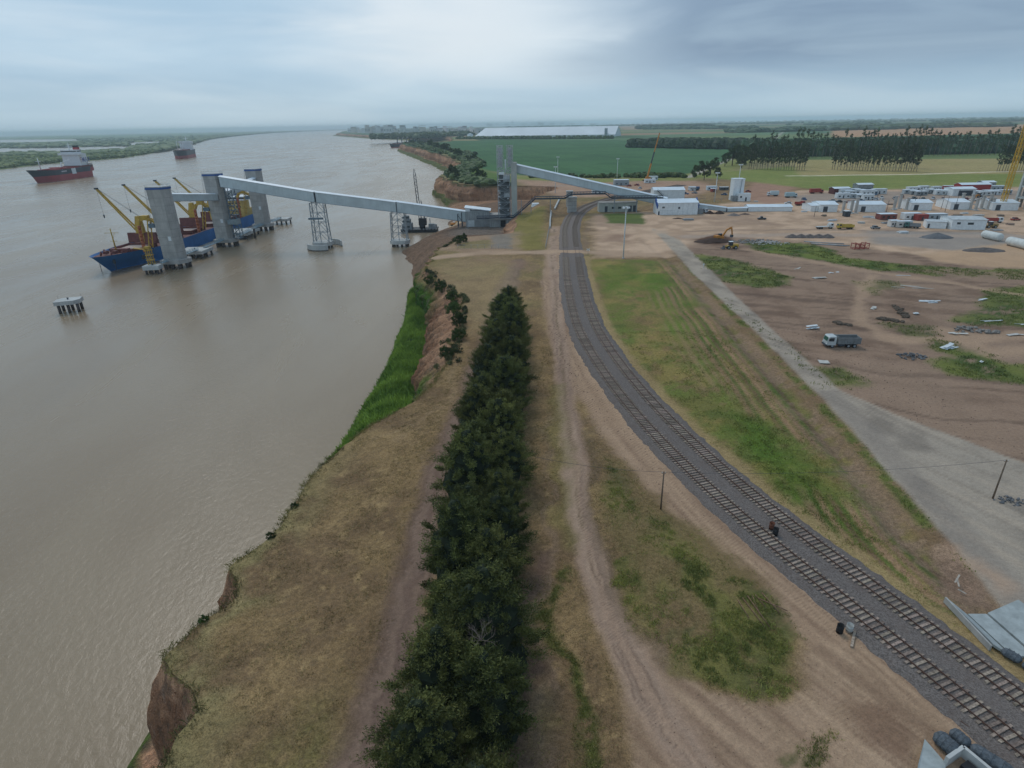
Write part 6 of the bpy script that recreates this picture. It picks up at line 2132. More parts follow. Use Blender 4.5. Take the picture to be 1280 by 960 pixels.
cabin(1113, 284, 4.5, 3, 3.2, .05, (.6, .58, .55), 'small off-white caravan left of the barracks', nwin=1)
cabin(1121, 284.5, 7.5, 3, 3.0, -.03, (.6, .58, .54), 'off-white site cabin right of the small caravan')
cabin(1130, 275, 9, 4, 3.4, 0, W_, 'white canteen cabin behind the caravans')
cabin(1100, 275, 9, 5, 3.0, 0, (.2, .06, .05), 'open maroon shelter with pale roof behind the caravans', nwin=3)
cabin(1146, 276, 6, 4, 3.0, 0, (.28, .05, .05), 'dark red container behind the barracks', roof=REDOX, nwin=0)
cabin(1160, 275, 10, 4, 3.0, -.02, (.3, .36, .4), 'blue-grey cabin behind the barracks')
cabin(1056, 271, 3.0, 3.0, 3.0, 0, (.04, .05, .06), 'dark guard booth with white roof at the yard road', nwin=1, name='guard_booth', cat='booth')
cabin(806, 229, 10, 4, 3.2, 0, W_, 'white cabin under the mobile crane')
cabin(812, 225, 8, 4, 3.2, 0, (.55, .62, .64), 'pale cabin with blue roof behind the mobile crane')
cabin(768, 232, 13, 7, 4.6, 0, (.3, .34, .36), 'grey hall with bright roof behind the inclined gallery')
cabin(740, 242, 6, 3, 3.0, 0, W_, 'white cabin seen under the inclined gallery, left')
cabin(746, 242, 5, 3, 3.0, 0, W_, 'white cabin seen under the inclined gallery, right')
cabin(862, 238.5, 5, 4, 3.0, 0, W_, 'white hut left of the lorry by the trees')
cabin(884, 238, 8, 4, 3.0, 0, (.5, .58, .62), 'blue-grey hut right of the lorry by the trees')
cabin(889, 240, 4, 3, 2.4, 0, (.3, .06, .05), 'small red container by the tree line', nwin=0)
cabin(900, 238, 7, 3, 2.4, 0, (.1, .1, .1), 'dark open shelter by the tree line', nwin=3)

CC = [W_, (.58, .6, .6), (.12, .2, .3), (.3, .06, .06), (.25, .27, .28), (.55, .6, .62), W_, (.4, .44, .46)]
rr = random.Random(12)
camp = []
xcur = 1050
while xcur < 1092: camp.append((xcur, 243.5 + rr.uniform(-1, 1.5))); xcur += rr.uniform(5.5, 8)
xcur = 1046
while xcur < 1085: camp.append((xcur, 249.0 + rr.uniform(-1, 1.5))); xcur += rr.uniform(6.5, 9)
xcur = 1130
while xcur < 1255: camp.append((xcur, 243.5 + rr.uniform(-1.2, 1.2))); xcur += rr.uniform(6.5, 9)
xcur = 1135
while xcur < 1250: camp.append((xcur, 239 + rr.uniform(-1, .6))); xcur += rr.uniform(10, 18)
names = {W_: 'white'}
CN = {0: 'white', 1: 'off-white', 2: 'dark blue', 3: 'maroon', 4: 'grey', 5: 'pale blue', 6: 'white', 7: 'slate'}
for i, (x, y) in enumerate(camp):
    k = rr.randrange(8)
    cabin(x, y, rr.uniform(6, 10), 3.2, rr.uniform(2.6, 3.6), rr.uniform(-.08, .08), CC[k], '%s site cabin in the far works camp, %s counted by rows' % (CN[k], nth(i)), nwin=2)
shed(G(1190, 245), 16, 10, 4.6, 1.0, 0, 'open-fronted white workshop in the far works camp', WHITE, SHEET, ((4, 14, .1, 3.6),), (), 'workshop', cat='workshop')
shed(G(1200, 240), 22, 8, 5.0, 1.0, 0, 'long red-walled shed in the far works camp', RED, SHEET, (), (), 'shed')
shed(G(1042, 243), 12, 8, 4.0, .8, 0, 'dark maroon shed with bright roof at the left of the far camp', mat('maroon_wall', (.1, .03, .03), .7), SHEET, (), (), 'shed')
shed(G(1072, 237), 12, 8, 3.6, .8, 0, 'small bright-roofed shed at the back of the far camp', GREY, SHEET, (), (), 'shed')
shed(G(1228, 234), 10, 7, 3.6, .8, 0, 'small bright-roofed hut on the meadow behind the far camp', GREY, SHEET, (), (), 'hut', cat='hut')

# precast columns standing in the yard
cps = [(1053, 266), (1063, 267), (1069, 266.5), (1100, 262), (1117, 262), (1123, 261), (1133, 262), (1201, 258), (1212, 262), (1219, 263), (1226, 261), (1235, 262), (1239, 262.5)]
for i, (x, y) in enumerate(cps):
    t = empty('precast_column', G(x, y), 0, 'upright grey precast column in the works yard, %s from the left' % nth(i), 'column', 'precast columns standing in the yard')
    h = 6.5 + (i % 3); b = MB(); b.b2(-.6, .6, -.6, .6, 0, h); b.build('shaft', CONC, t)
    MB().b2(-.85, .85, -.85, .85, h + .01, h + .5).build('corbel', CONC, t)
    MB().b2(-1.3, 1.3, -1.3, 1.3, 0, .5).build('footing', CONC_L, t)
for i, (x, y, h) in enumerate(((1093, 262, 9), (1107, 268, 8), (1141, 262, 10), (1147, 258, 11), (1176, 262, 9), (1181, 265, 9), (1193, 263, 12), (1017.5, 271, 6))):
    t = empty('thin_post', G(x, y), 0, 'thin post standing in the works yard, %s from the left' % nth(i), 'post', 'thin posts standing in the yard')
    MB().tube((0, 0, 0), (.2, 0, h), .13, .08, 6).build('shaft', STEEL_D, t); MB().bar((-.3, 0, h - .6), (.7, 0, h - .6), .08).build('arm', STEEL_D, t)

# concrete frame under construction at the right edge
FX, FY = 307.0, 349.0
t = empty('unfinished_building', (FX, FY, 0), .0, 'tall concrete frame building under construction at the right edge', 'building')
LC = mat('fresh_concrete', (.42, .44, .42), .85, .1, .3, streak=.25)
for ix in range(4):
    for iy in range(3):
        MB().box((ix * 8, iy * 8, 24), (1.4, 1.4, 48)).build('column', LC, t)
for k in range(1, 8):
    z = k * 6.4
    for iy in range(3): MB().box((12, iy * 8, z), (22.5, 1.0, 1.1)).build('beam', LC, t)
    for ix in range(4): MB().box((ix * 8, 8, z - .1), (.95, 15, 1.0)).build('cross_beam', LC, t)
    MB().box((12, 8, z + .65), (24, 16, .18)).build('floor_slab', CONC, t)
for k in range(7):
    for x in (2.5, 5.5, 11, 18): MB().box((x, 15.4, k * 6.4 + 3), (1.6, .4, 5.0)).build('partition', CONC, t)
# yellow tower crane beside it
cb = G(1251, 262)
t = empty('tower_crane', cb, 0, 'yellow lattice tower crane beside the concrete frame at the right edge', 'crane')
CY = mat('tower_crane_yellow', (.55, .33, .03), .5, .1, .5)
b = MB()
w = 1.0; Hc = 58
for sx, sy in ((-w, -w), (w, -w), (w, w), (-w, w)): b.bar((sx, sy, 0), (sx, sy, Hc), .28)
K = 26
for k in range(K):
    z0, z1 = Hc * k / K, Hc * (k + 1) / K; s = 1 if k % 2 else -1
    for y in (-w, w): b.bar((-s * w, y, z0), (s * w, y, z1), .17); b.bar((-w, y, z1), (w, y, z1), .15)
    for x in (-w, w): b.bar((x, -s * w, z0), (x, s * w, z1), .17)
b.build('mast', CY, t)
MB().box((0, 0, .6), (6, 6, 1.2)).build('ballast_base', CONC, t)
MB().b2(-1.3, 1.3, -1.3, 1.3, Hc + .01, Hc + 2).build('slewing_ring', CY, t)
b = MB(); ja, jb = Vector((-3, 0, Hc + 3)), Vector((45, 0, Hc + 3))
for (y, z) in ((-.7, 0), (.7, 0), (0, 1.4)): b.bar(ja + Vector((0, y, z)), jb + Vector((0, y, z)), .2)
for k in range(30): q = ja.lerp(jb, k / 30); b.bar(q + Vector((0, -.7, 0)), ja.lerp(jb, (k + 1) / 30) + Vector((0, 0, 1.4)), .1); b.bar(q + Vector((0, .7, 0)), ja.lerp(jb, (k + 1) / 30) + Vector((0, 0, 1.4)), .1)
b.build('jib', CY, t)
MB().b2(-3, -1.4, -1, 1, Hc, Hc + 2.4).build('counterweight', CONC, t)
MB().b2(1.4, 3, -1, .6, Hc, Hc + 2).build('cab', GLASS, t)

# white tank shells lying on the yard
TS = mat('tank_white', (.62, .63, .6), .6, .1, .5, streak=.2)
for (a, c, r, lb) in (((1228, 297), (1250, 302), 1.75, 'white ribbed tank shell lying on the yard, left of the pair'), ((1259, 306), (1292, 314), 1.85, 'white ribbed tank shell lying at the right edge')):
    p, q = G(*a), G(*c); d = q - p; L = d.length
    t = empty('tank_shell', p, math.atan2(d.y, d.x), lb, 'tank', 'tank shells lying on the yard')
    b = MB(); n = 18; rings = []
    for x, s in ((0, .05), (.05, .6), (.35, .9), (.9, 1), (L - .9, 1), (L - .35, .9), (L - .05, .6), (L, .05)):
        rings.append([(x, r * s * math.cos(2 * math.pi * k / n), r + r * s * math.sin(2 * math.pi * k / n)) for k in range(n)])
    b.loft(rings, True); b.build('shell', TS, t)
    for k in range(1, 6): MB().tube((.9 + (L - 1.8) * k / 6 - .08, 0, r), (.9 + (L - 1.8) * k / 6 + .08, 0, r), r * 1.03, r * 1.03, 18).build('rib', TS, t)
    for x in (1.5, L - 1.5): MB().b2(x - .2, x + .2, -r * .7, r * .7, 0, .5).build('saddle', WOOD, t)

# red steel frames and soil heaps
t = empty('steel_framework_stack', G(1068, 312), .1, 'red-oxide steel frames stacked beside the green strip', 'steel frames')
for k in range(3):
    b = MB(); x = k * 2.3
    for (u, v) in ((0, 0), (1.9, 0), (0, 2.6), (1.9, 2.6)): b.bar((x + u, v, 0), (x + u, v, 2.6 - .5 * (k % 2)), .2)
    for z in (.3, 2.3 - .5 * (k % 2)):
        b.bar((x, 0, z), (x + 1.9, 0, z), .2); b.bar((x, 2.6, z), (x + 1.9, 2.6, z), .2); b.bar((x, 0, z), (x, 2.6, z), .2); b.bar((x + 1.9, 0, z), (x + 1.9, 2.6, z), .2)
    b.bar((x, 0, .3), (x + 1.9, 0, 2.0), .15); b.build('frame', REDOX, t)
bundle('steel_pipes', 'long pale steel pipes lying left of the red frames', 'pipes', [((1012, 303), (1055, 305)), ((1014, 305), (1058, 308)), ((1035, 306), (1062, 308)), ((1005, 302), (1030, 304))], STEEL, .25, 'pipe')


def heap(px, py, r, h, m, label, seed=0, name='soil_heap', el=1.3):
    b = MB(); rg = random.Random(seed + int(px)); n, K = 16, 6; rings = []
    for i in range(K + 1):
        u = i / K
        rad = r * (1 - u) ** .85 + .02
        rings.append([(rad * el * (1 + rg.uniform(-.13, .13)) * math.cos(2 * math.pi * k / n), rad * (1 + rg.uniform(-.13, .13)) * math.sin(2 * math.pi * k / n), -.2 + (h + .2) * u ** .9 * (1 + rg.uniform(-.06, .06))) for k in range(n)])
    b.loft(rings, True)
    o = b.build(name, m); o.location = G(px, py); return tag(o, label, 'heap', 'heaps of earth and gravel in the yard')


heap(893, 302, 5.5, 1.8, mat('dark_earth', (.06, .035, .026), .95, .3, 1), 'dark heap of dug earth left of the excavator', el=1.8)
heap(887, 267, 2.6, 1.8, MATS['dark_earth'], 'dark earth heap right of the blue-edged hall, first of two')
heap(899, 267, 2.6, 1.8, MATS['dark_earth'], 'dark earth heap right of the blue-edged hall, second of two')
heap(917, 269.5, 3.0, 1.4, mat('rubble_grey', (.2, .17, .155), .95, .3, 1), 'grey rubble heap in front of the long low shed', el=1.5)
heap(931, 268, 2.4, .8, SOILM, 'flat brown earth heap left corner of the long low shed', el=1.6)
for i, x in enumerate((990, 1001, 1012, 1023, 1034)): heap(x, 296.5, 2.8, 1.5, mat('brown_gravel', (.13, .11, .1), .95, .3, 1), 'brown gravel heap in a line of five on the yard road, %s from the left' % nth(i))
heap(1171, 297, 4.5, 2.2, GRAVEL, 'grey gravel heap left of the tank shells', el=1.8)
heap(1230, 313, 5, 1.2, MATS['brown_gravel'], 'low brown heap below the tank shells', el=1.8)
heap(847, 273.5, 2.2, .7, MATS['dark_earth'], 'low dark heap in front of the blue-edged hall', el=1.8)
rubble(941, 302, 90, 7, .5, MATS['grey_rubble'], 'pale spread of broken concrete right of the excavator', h=.5, seed=8)
rubble(962, 304, 80, 7, .45, mat('pale_rubble', (.4, .38, .36), .9, .25, 1.5), 'pale spread of rubble beside the green strip', h=.4, seed=9)
excavator(573, 279, R(20), 'orange excavator on the sandy beach behind the barge') if False else None
t = empty('beach_digger', Vector((-42, 452, -17.5)), .4, 'small orange digger on the sandy beach by the barge', 'digger')
b = MB(); b.b2(-1.8, 1.8, -1.4, 1.4, 0, .9); b.build('crawler_track', BLACK, t); MB().b2(-2, 1.4, -1.3, 1.3, .92, 2.2).build('upper_body', ORNG, t); MB().b2(.2, 1.3, .1, 1.2, 2.22, 3.2).build('cab', WHITE, t)
b = MB(); b.bar((1.2, 0, 1.6), (3.4, 0, 3.6), .4, .5); b.bar((3.4, 0, 3.6), (4.6, 0, 1.0), .35, .4); b.build('boom', ORNG, t)

# parked cars and stacked materials scattered through the works
rk = random.Random(21)
CARS = [((.66, .68, .7), 'white'), ((.3, .31, .33), 'silver grey'), ((.04, .045, .05), 'black'), ((.28, .04, .04), 'red'), ((.05, .1, .2), 'blue')]
lot = [(1040, 252), (1048, 253), (1062, 254), (1076, 252), (1094, 250), (1102, 248), (1118, 249), (1127, 247), (1142, 249), (1153, 250), (1166, 249), (1178, 250), (1206, 250), (1216, 251), (1230, 249), (1240, 250),
       (857, 243), (868, 242), (905, 244), (786, 233), (796, 232), (800, 236), (935, 240), (1005, 250)]
for i, (x, y) in enumerate(lot):
    c, nm = CARS[rk.randrange(5)]
    car(x, y, rk.uniform(0, 6.28), c, '%s parked vehicle in the works, %s from the left' % (nm, nth(sorted(lot).index((x, y)))), 'car' if rk.random() < .6 else 'pickup', 'vehicles scattered through the works')
SM = [(WOOD, 'timber'), (REDOX, 'red steel'), (STEEL, 'grey steel'), (CONC_L, 'pale concrete'), (PALE, 'white sheet')]
yard_spots = [(1085, 272), (1093, 273), (1076, 279), (1108, 279), (1140, 270), (1172, 268), (1196, 270), (1205, 267), (1222, 270), (1250, 270), (1262, 281), (1216, 281), (1246, 288), (1128, 291), (1040, 276), (1030, 270), (1005, 265), (962, 262), (880, 262), (860, 275),
              (1100, 257), (1112, 256), (1128, 256), (1172, 255), (1222, 256), (1250, 256), (930, 247), (945, 252), (760, 236), (780, 239)]
for i, (x, y) in enumerate(yard_spots):
    m, nm = SM[rk.randrange(5)]
    t = empty('material_stack', G(x, y), rk.uniform(-.3, .3), '%s stack of building material in the works, %s from the left' % (nm, nth(sorted(yard_spots).index((x, y)))), 'stack', 'stacks of building material in the works')
    L = rk.uniform(2.5, 6); w = rk.uniform(1.2, 2.4)
    for k in range(rk.randrange(3, 6)):
        b = MB(); b.box((rk.uniform(-.2, .2), w * (k % 3 - 1) * .5, .2 + .42 * (k // 3) + .02 * k), (L * rk.uniform(.8, 1), w * .42, .38), rk.uniform(-.04, .04)); b.build('bundle', m, t)
# ------------------------------------------------------------------ foliage
def leaf_mat(name, rough=.7, trans=.12):
    m = bpy.data.materials.new(name); m.use_nodes = True
    t = m.node_tree; b = t.nodes['Principled BSDF']
    at = t.nodes.new('ShaderNodeAttribute'); at.attribute_name = 'albedo'
    oi = t.nodes.new('ShaderNodeObjectInfo')
    hs = t.nodes.new('ShaderNodeHueSaturation')
    t.links.new(at.outputs['Color'], hs.inputs['Color'])
    t.links.new(maprange(t, oi.outputs['Random'], 0, 1, .68, 1.35, False), hs.inputs['Value'])
    t.links.new(maprange(t, mathn(t, 'FRACT', mathn(t, 'MULTIPLY', oi.outputs['Random'], 13.3)), 0, 1, .488, .512, False), hs.inputs['Hue'])
    t.links.new(hs.outputs[0], b.inputs['Base Color'])
    b.inputs['Roughness'].default_value = rough
    b.inputs['Specular IOR Level'].default_value = .2
    b.inputs['Transmission Weight'].default_value = 0
    return m


LEAF = leaf_mat('foliage')
BARK = mat('bark', (.10, .078, .06), .95, .3, 2.5, bump=.5, bscale=6)
BARKP = mat('pale_bark', (.2, .17, .145), .9, .25, 1.5)


def leaf_cloud(cent, rad, per, size, cols, seed, up=.35, out=None, aspect=.32, spray=False):
    """leaf cards spread round clump centres; cols = two albedos mixed per clump and per leaf"""
    g = np.random.default_rng(seed)
    cent = np.asarray(cent, float); n = len(cent)
    per = np.broadcast_to(per, n).astype(int)
    ci = np.repeat(np.arange(n), per); N_ = len(ci)
    d = g.normal(size=(N_, 3)); d /= np.linalg.norm(d, axis=1)[:, None]
    rr_ = np.broadcast_to(np.asarray(rad, float), n)[ci] * g.random(N_) ** .45
    off = d * rr_[:, None]
    if spray:      # drooping branch sprays: long along the branch, fuzzy at the rim
        ob = out[ci] / np.linalg.norm(out[ci], axis=1)[:, None]
        off = d * (rr_ * g.random(N_) ** .35)[:, None]
        al_ = (off * ob).sum(1)[:, None]
        off = (off - ob * al_) * .72 + ob * al_ * 1.9
    P = cent[ci] + off
    ax = d * .45 + g.normal(scale=.6, size=(N_, 3)) + np.array([0, 0, up])
    if out is not None: ax += out[ci] * .5
    ax /= np.linalg.norm(ax, axis=1)[:, None]
    sd = np.cross(ax, g.normal(size=(N_, 3))); sd /= np.linalg.norm(sd, axis=1)[:, None] + 1e-9
    L = size * g.uniform(.6, 1.35, N_); w = L * aspect
    a = P - ax * (L * .5)[:, None]; b = P + ax * (L * .5)[:, None]
    V = np.stack([a - sd * (w * .35)[:, None], a + sd * (w * .35)[:, None], b + sd * (w * .5)[:, None], b - sd * (w * .5)[:, None]], 1).reshape(-1, 3)
    F = np.arange(N_ * 4).reshape(-1, 4)
    cm = np.clip(np.repeat(g.random(n), per) * (.5 if spray else .8) + g.random(N_) * (.45 if spray else .24) - .02, 0, 1)[:, None]
    c = np.asarray(cols[0])[None] * (1 - cm) + np.asarray(cols[1])[None] * cm
    return V, F, np.repeat(c, 4, 0)


def core_verts(cent, rad, n=6, m=4):
    b = MB()
    for k, (c, r) in enumerate(zip(cent, rad)): b.blob(c, r, .2, k, 1.0, n, m)
    return b


def conifer(seed, h, R0):
    g = np.random.default_rng(seed)
    cs, rs, outs = [], [], []
    n = 96
    for k in range(n):
        z = h * (.12 + .88 * ((k + g.random()) / n) ** .9)
        u = z / h
        prof = R0 * (1 - max(0, (u - .22) / .78) ** 1.9) ** .75 * (.78 + .25 * min(1, u / .25))
        a = k * 2.399 + g.uniform(-.4, .4)
        q = prof * g.uniform(.5, 1.08)
        cs.append((q * math.cos(a), q * math.sin(a), z)); rs.append(g.uniform(.55, 1.2)); outs.append((math.cos(a), math.sin(a), g.uniform(.1, .7)))
    V, F, C_ = leaf_cloud(cs, rs, 430, .19, (lin(30, 41, 22, .62), lin(98, 104, 58, .62)), seed, .3, np.array(outs), .34, True)
    me = npmesh('crown', V, F, LEAF, False, C_)
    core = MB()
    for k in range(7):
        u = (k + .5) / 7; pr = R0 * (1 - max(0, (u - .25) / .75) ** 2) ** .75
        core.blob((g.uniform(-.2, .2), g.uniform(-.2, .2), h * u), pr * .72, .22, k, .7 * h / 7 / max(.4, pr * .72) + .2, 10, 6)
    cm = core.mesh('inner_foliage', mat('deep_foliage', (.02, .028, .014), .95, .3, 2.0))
    tr = MB()
    tr.tube((0, 0, -.3), (.1, 0, h * .5), .3, .2, 9); tr.tube((.1, 0, h * .5), (.1, .05, h * .97), .2, .04, 8)
    for k in range(14):
        z = h * (.15 + .75 * k / 14); a = k * 2.4; L = R0 * .8 * (1 - (z / h) ** 2)
        tr.tube((0, 0, z), (L * math.cos(a), L * math.sin(a), z + L * .35), .09, .03, 5)
    tm = tr.mesh('trunk', BARK)
    return me, cm, tm


CONS = [conifer(11 + k, h, r) for k, (h, r) in enumerate(((10.2, 4.0), (11.2, 4.4), (9.4, 3.8), (10.6, 4.2), (8.8, 3.6)))]
_r = random.Random(5)
spots = []
yy = 22.0
k = 0
cy, cxv = [20, 35, 70, 105, 135, 165], [-5.2, -5.3, -4.2, -2.7, -1.4, -.2]
while yy < 158:
    cx = float(np.interp(yy, cy, cxv))
    spots.append((cx + (1.9 if k % 2 else -2.1) * (1 - .35 * (yy > 120)) + _r.uniform(-.5, .5), yy + _r.uniform(-.7, .7)))
    yy += _r.uniform(3.4, 5.0)
    k += 1
spots.append((-.2, 160.5))
for i, (x, y) in enumerate(spots):
    c = CONS[(i * 3 + i // 5) % 5]
    lb = 'dark conifer in the long tree row, %s counted from the near end' % nth(i)
    t = empty('conifer_tree', (x, y, ground_z(x, y)), _r.uniform(0, 6.28), lb, 'tree', 'conifers of the long tree row')
    s = _r.uniform(.82, 1.16)
    t.scale = (s, s, s * _r.uniform(.92, 1.06))
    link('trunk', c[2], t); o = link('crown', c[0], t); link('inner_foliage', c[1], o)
# bare dead branches standing out of the crowns
b = MB(); r9 = random.Random(9)


def twig(b, p, d, L, r, depth):
    q = p + d * L
    b.tube(p, q, r, r * .6, 5, False)
    if depth:
        for _ in range(3):
            e = (d + Vector((r9.uniform(-.9, .9), r9.uniform(-.9, .9), r9.uniform(-.2, .7)))).normalized()
            twig(b, p.lerp(q, r9.uniform(.55, 1)), e, L * r9.uniform(.5, .75), r * .55, depth - 1)


for k in range(7): twig(b, Vector((0, 0, 0)), Vector((r9.uniform(-.8, .8), r9.uniform(-.8, .8), .75)).normalized(), 1.0, .028, 3)
db = b.build('dead_tree_top', mat('dead_wood', (.2, .155, .13), .9, .2, 4)); db.location = G(601, 800, 10.4)
db.scale = (1.15, 1.15, 1.0)
tag(db, 'pale bare dead branches sticking out of the dark tree row', 'dead branches')


# ------------------------------------------------------------------ eucalyptus and broadleaf trees farther off
def eucalypt(seed, h, lean, dense=1.0, light=1.0):
    g = np.random.default_rng(seed)
    cs, rs = [], []
    for k in range(int(34 * dense)):
        u = .30 + .70 * g.random() ** .95
        w = h * (.135 if dense > 1 else .1) * (1 - ((u - .62) / .42) ** 2 * .85)
        a = g.uniform(0, 6.28); q = w * g.random() ** .6
        cs.append((q * math.cos(a) + lean * u * h, q * math.sin(a), h * u)); rs.append(h * g.uniform(.022, .045))
    V, F, C_ = leaf_cloud(cs, rs, 30, h * .026, (lin(36, 50, 34) * light, lin(76, 92, 62) * light), seed, .1, None, .5)
    me = npmesh('crown', V, F, LEAF, False, C_)
    tr = MB(); tr.tube((0, 0, -.5), (lean * h * .5, 0, h * .5), h * .011, h * .008, 7); tr.tube((lean * h * .5, 0, h * .5), (lean * h * .93, 0, h * .93), h * .008, h * .002, 6)
    for k in range(5):
        z = h * (.45 + .1 * k); a = k * 2.4; L = h * .09
        tr.tube((lean * z, 0, z), (lean * z + L * math.cos(a), L * math.sin(a), z + L), h * .004, h * .0015, 5)
    return me, tr.mesh('trunk', BARKP)


def broadleaf(seed, h, w, cols):
    g = np.random.default_rng(seed)
    cs, rs = [], []
    for k in range(34):
        u = .22 + .78 * g.random() ** .85
        q = w / 2 * math.sqrt(max(.05, 1 - ((u - .55) / .5) ** 2)) * g.random() ** .5
        a = g.uniform(0, 6.28)
        cs.append((q * math.cos(a), q * math.sin(a), h * u)); rs.append(w * g.uniform(.09, .15))
    V, F, C_ = leaf_cloud(cs, rs, 95, w * .048, cols, seed, .3, None, .6)
    tr = MB(); tr.tube((0, 0, -.5), (0, 0, h * .4), w * .04, w * .03, 8)
    for k in range(5):
        a = k * 1.26; tr.tube((0, 0, h * .33), (w * .25 * math.cos(a), w * .25 * math.sin(a), h * .72), w * .022, w * .008, 6)
    return npmesh('crown', V, F, LEAF, False, C_), tr.mesh('trunk', BARK)


EUC_B = [eucalypt(40 + k, 34 + 2.5 * k, .05 + .02 * (k % 3), .8, .95) for k in range(4)]
EUC_F = [eucalypt(50 + k, 22 + 1.5 * k, .015 * k, 1.25, .8) for k in range(4)]
BRO = [broadleaf(60 + k, 14 + k, 11 + k, (lin(30, 42, 26), lin(66, 82, 46))) for k in range(4)]
BUSH = [broadleaf(70 + k, 5.5, 6.5, (lin(34, 48, 26), lin(68, 86, 42))) for k in range(3)]


def plant_tree(name, kind, p, s, label, cat='tree', group=None, rz=None):
    t = empty(name, p, _r.uniform(0, 6.28) if rz is None else rz, label, cat, group)
    t.scale = (s, s, s * _r.uniform(.9, 1.1))
    link('trunk', kind[1], t); link('crown', kind[0], t)
    return t


rowB = []
x = 938.0
while x < 1296:
    rowB.append((x, 198.5 - (x - 940) * .016)); x += _r.uniform(4.2, 7.0)
for i, (px, py) in enumerate(rowB):
    p = G(px, py)
    plant_tree('eucalyptus_tree', EUC_B[_r.randrange(4)], p, _r.uniform(.72, 1.02), 'tall thin eucalyptus in the back row of the grove, %s from the left' % nth(i), group='back row of the eucalyptus grove', rz=_r.uniform(-.5, .5))
rowF = []
for (x0, x1, y0, y1, nm) in ((936, 1009, 211.5, 213.2, 'left'), (1040, 1146, 212, 214.5, 'middle'), (1246, 1300, 214, 213.5, 'right')):
    x = x0; blk = []
    while x < x1:
        blk.append((x, y0 + (y1 - y0) * (x - x0) / (x1 - x0) + _r.uniform(-.4, .4))); x += _r.uniform(2.7, 4.2)
    for i, (px, py) in enumerate(blk):
        plant_tree('eucalyptus_tree', EUC_F[_r.randrange(4)], G(px, py), _r.uniform(.85, 1.1), 'straight eucalyptus in the %s block of the front row, %s from the left' % (nm, nth(i)), group='front row of the eucalyptus grove', rz=_r.uniform(-.5, .5))
    if nm != 'right':
        for i, (px, py) in enumerate(blk[::2]):
            plant_tree('eucalyptus_tree', EUC_F[_r.randrange(4)], G(px + 3, py - 4.2), _r.uniform(.95, 1.2), 'eucalyptus behind the %s block of the front row, %s from the left' % (nm, nth(i)), group='second row of the eucalyptus grove', rz=_r.uniform(-.5, .5))
for i, (px, py, s) in enumerate(((868, 222, .8), (874, 217, .85), (880, 225, .8), (888, 218, .9), (897, 224, .75), (893, 212, .8), (906, 208, .9), (915, 207, 1.2), (922, 204, 1.5), (930, 206, 1.4), (938, 204, 1.5), (927, 210, .9))):
    plant_tree('broadleaf_tree', BRO[i % 4], G(px, py), s, 'dark broadleaf tree beside the access road, %s in order from the left' % nth(i), group='broadleaf trees beside the access road')
# trees and bushes along the far cliff top
cl = []
for y in np.geomspace(585, 2050, 46):
    cl.append((float(np.interp(y, T_Y, T_X)) + _r.uniform(6, 22) * (y / 900), float(y)))
cl += [(-20 - _r.uniform(0, 20), 600 + _r.uniform(-10, 40)) for _ in range(4)]
for i, (x, y) in enumerate(cl):
    plant_tree('cliff_tree', BRO[_r.randrange(4)] if _r.random() < .45 or y > 1100 else BUSH[_r.randrange(3)], (x, y, 0), _r.uniform(.5, .9) * (1.25 if y > 1100 else .95), 'small tree on the far cliff top, %s counted from the near headland' % nth(i), group='trees along the far cliff top')
# shrubs hanging over the near cliff
for i, (x, y, z, s, lb) in enumerate(((-17.5, 172, -1.6, .75, 'dark shrub hanging over the near cliff above the reeds'), (-19, 186, -1.8, .7, 'dark shrub on the cliff rim at the bend'), (-25, 203, -2.2, .7, 'dark shrub lower on the cliff rim past the bend'),
                                      (-30, 214, -2.6, .65, 'shrub at the top of the reed bank by the cliff'), (-14.5, 158, -.6, .7, 'low grey-green shrub along the cliff rim'), (-14.2, 147, -.6, .65, 'grey-green shrub along the cliff rim, nearer the camera'),
                                      (-15.8, 134, -.8, .6, 'small dark shrub at the cliff foot beside the grass slope'), (-23.5, 281, -.5, .75, 'dark shrub in the gully before the terminal yard'), (-22, 288, -.5, .7, 'dark shrub in the gully next to the fence'),
                                      (float(np.interp(66, ys, XTOP)) + .1, 66, -.5, .22, 'tiny dark shrub on the near cliff edge'), (float(np.interp(73, ys, XTOP)) + .1, 73, -.5, .2, 'tiny shrub on the near cliff edge, farther along'), (float(np.interp(51, ys, XTOP)) + .1, 51, -.5, .2, 'tiny shrub at the corner of the near cliff edge'))):
    plant_tree('cliff_shrub', BUSH[i % 3], (x, y, z), s, lb, 'shrub', 'shrubs on the near cliff')


# ------------------------------------------------------------------ herbs, reeds and straw (nobody could count them)
def grid_lookup(A, x, y):
    r = np.clip(np.searchsorted(ys, y), 0, NR - 1)
    u = (x - XTOP[r]) / (XRIGHT[r] - XTOP[r])
    c = np.clip(np.round(u * (NP - 1)).astype(int), 0, NP - 1) + 1 + NB1 + NB2
    v = A[r, c]
    return np.where((u > 0.004) & (u < 1), v, 0) if A.dtype != bool else v


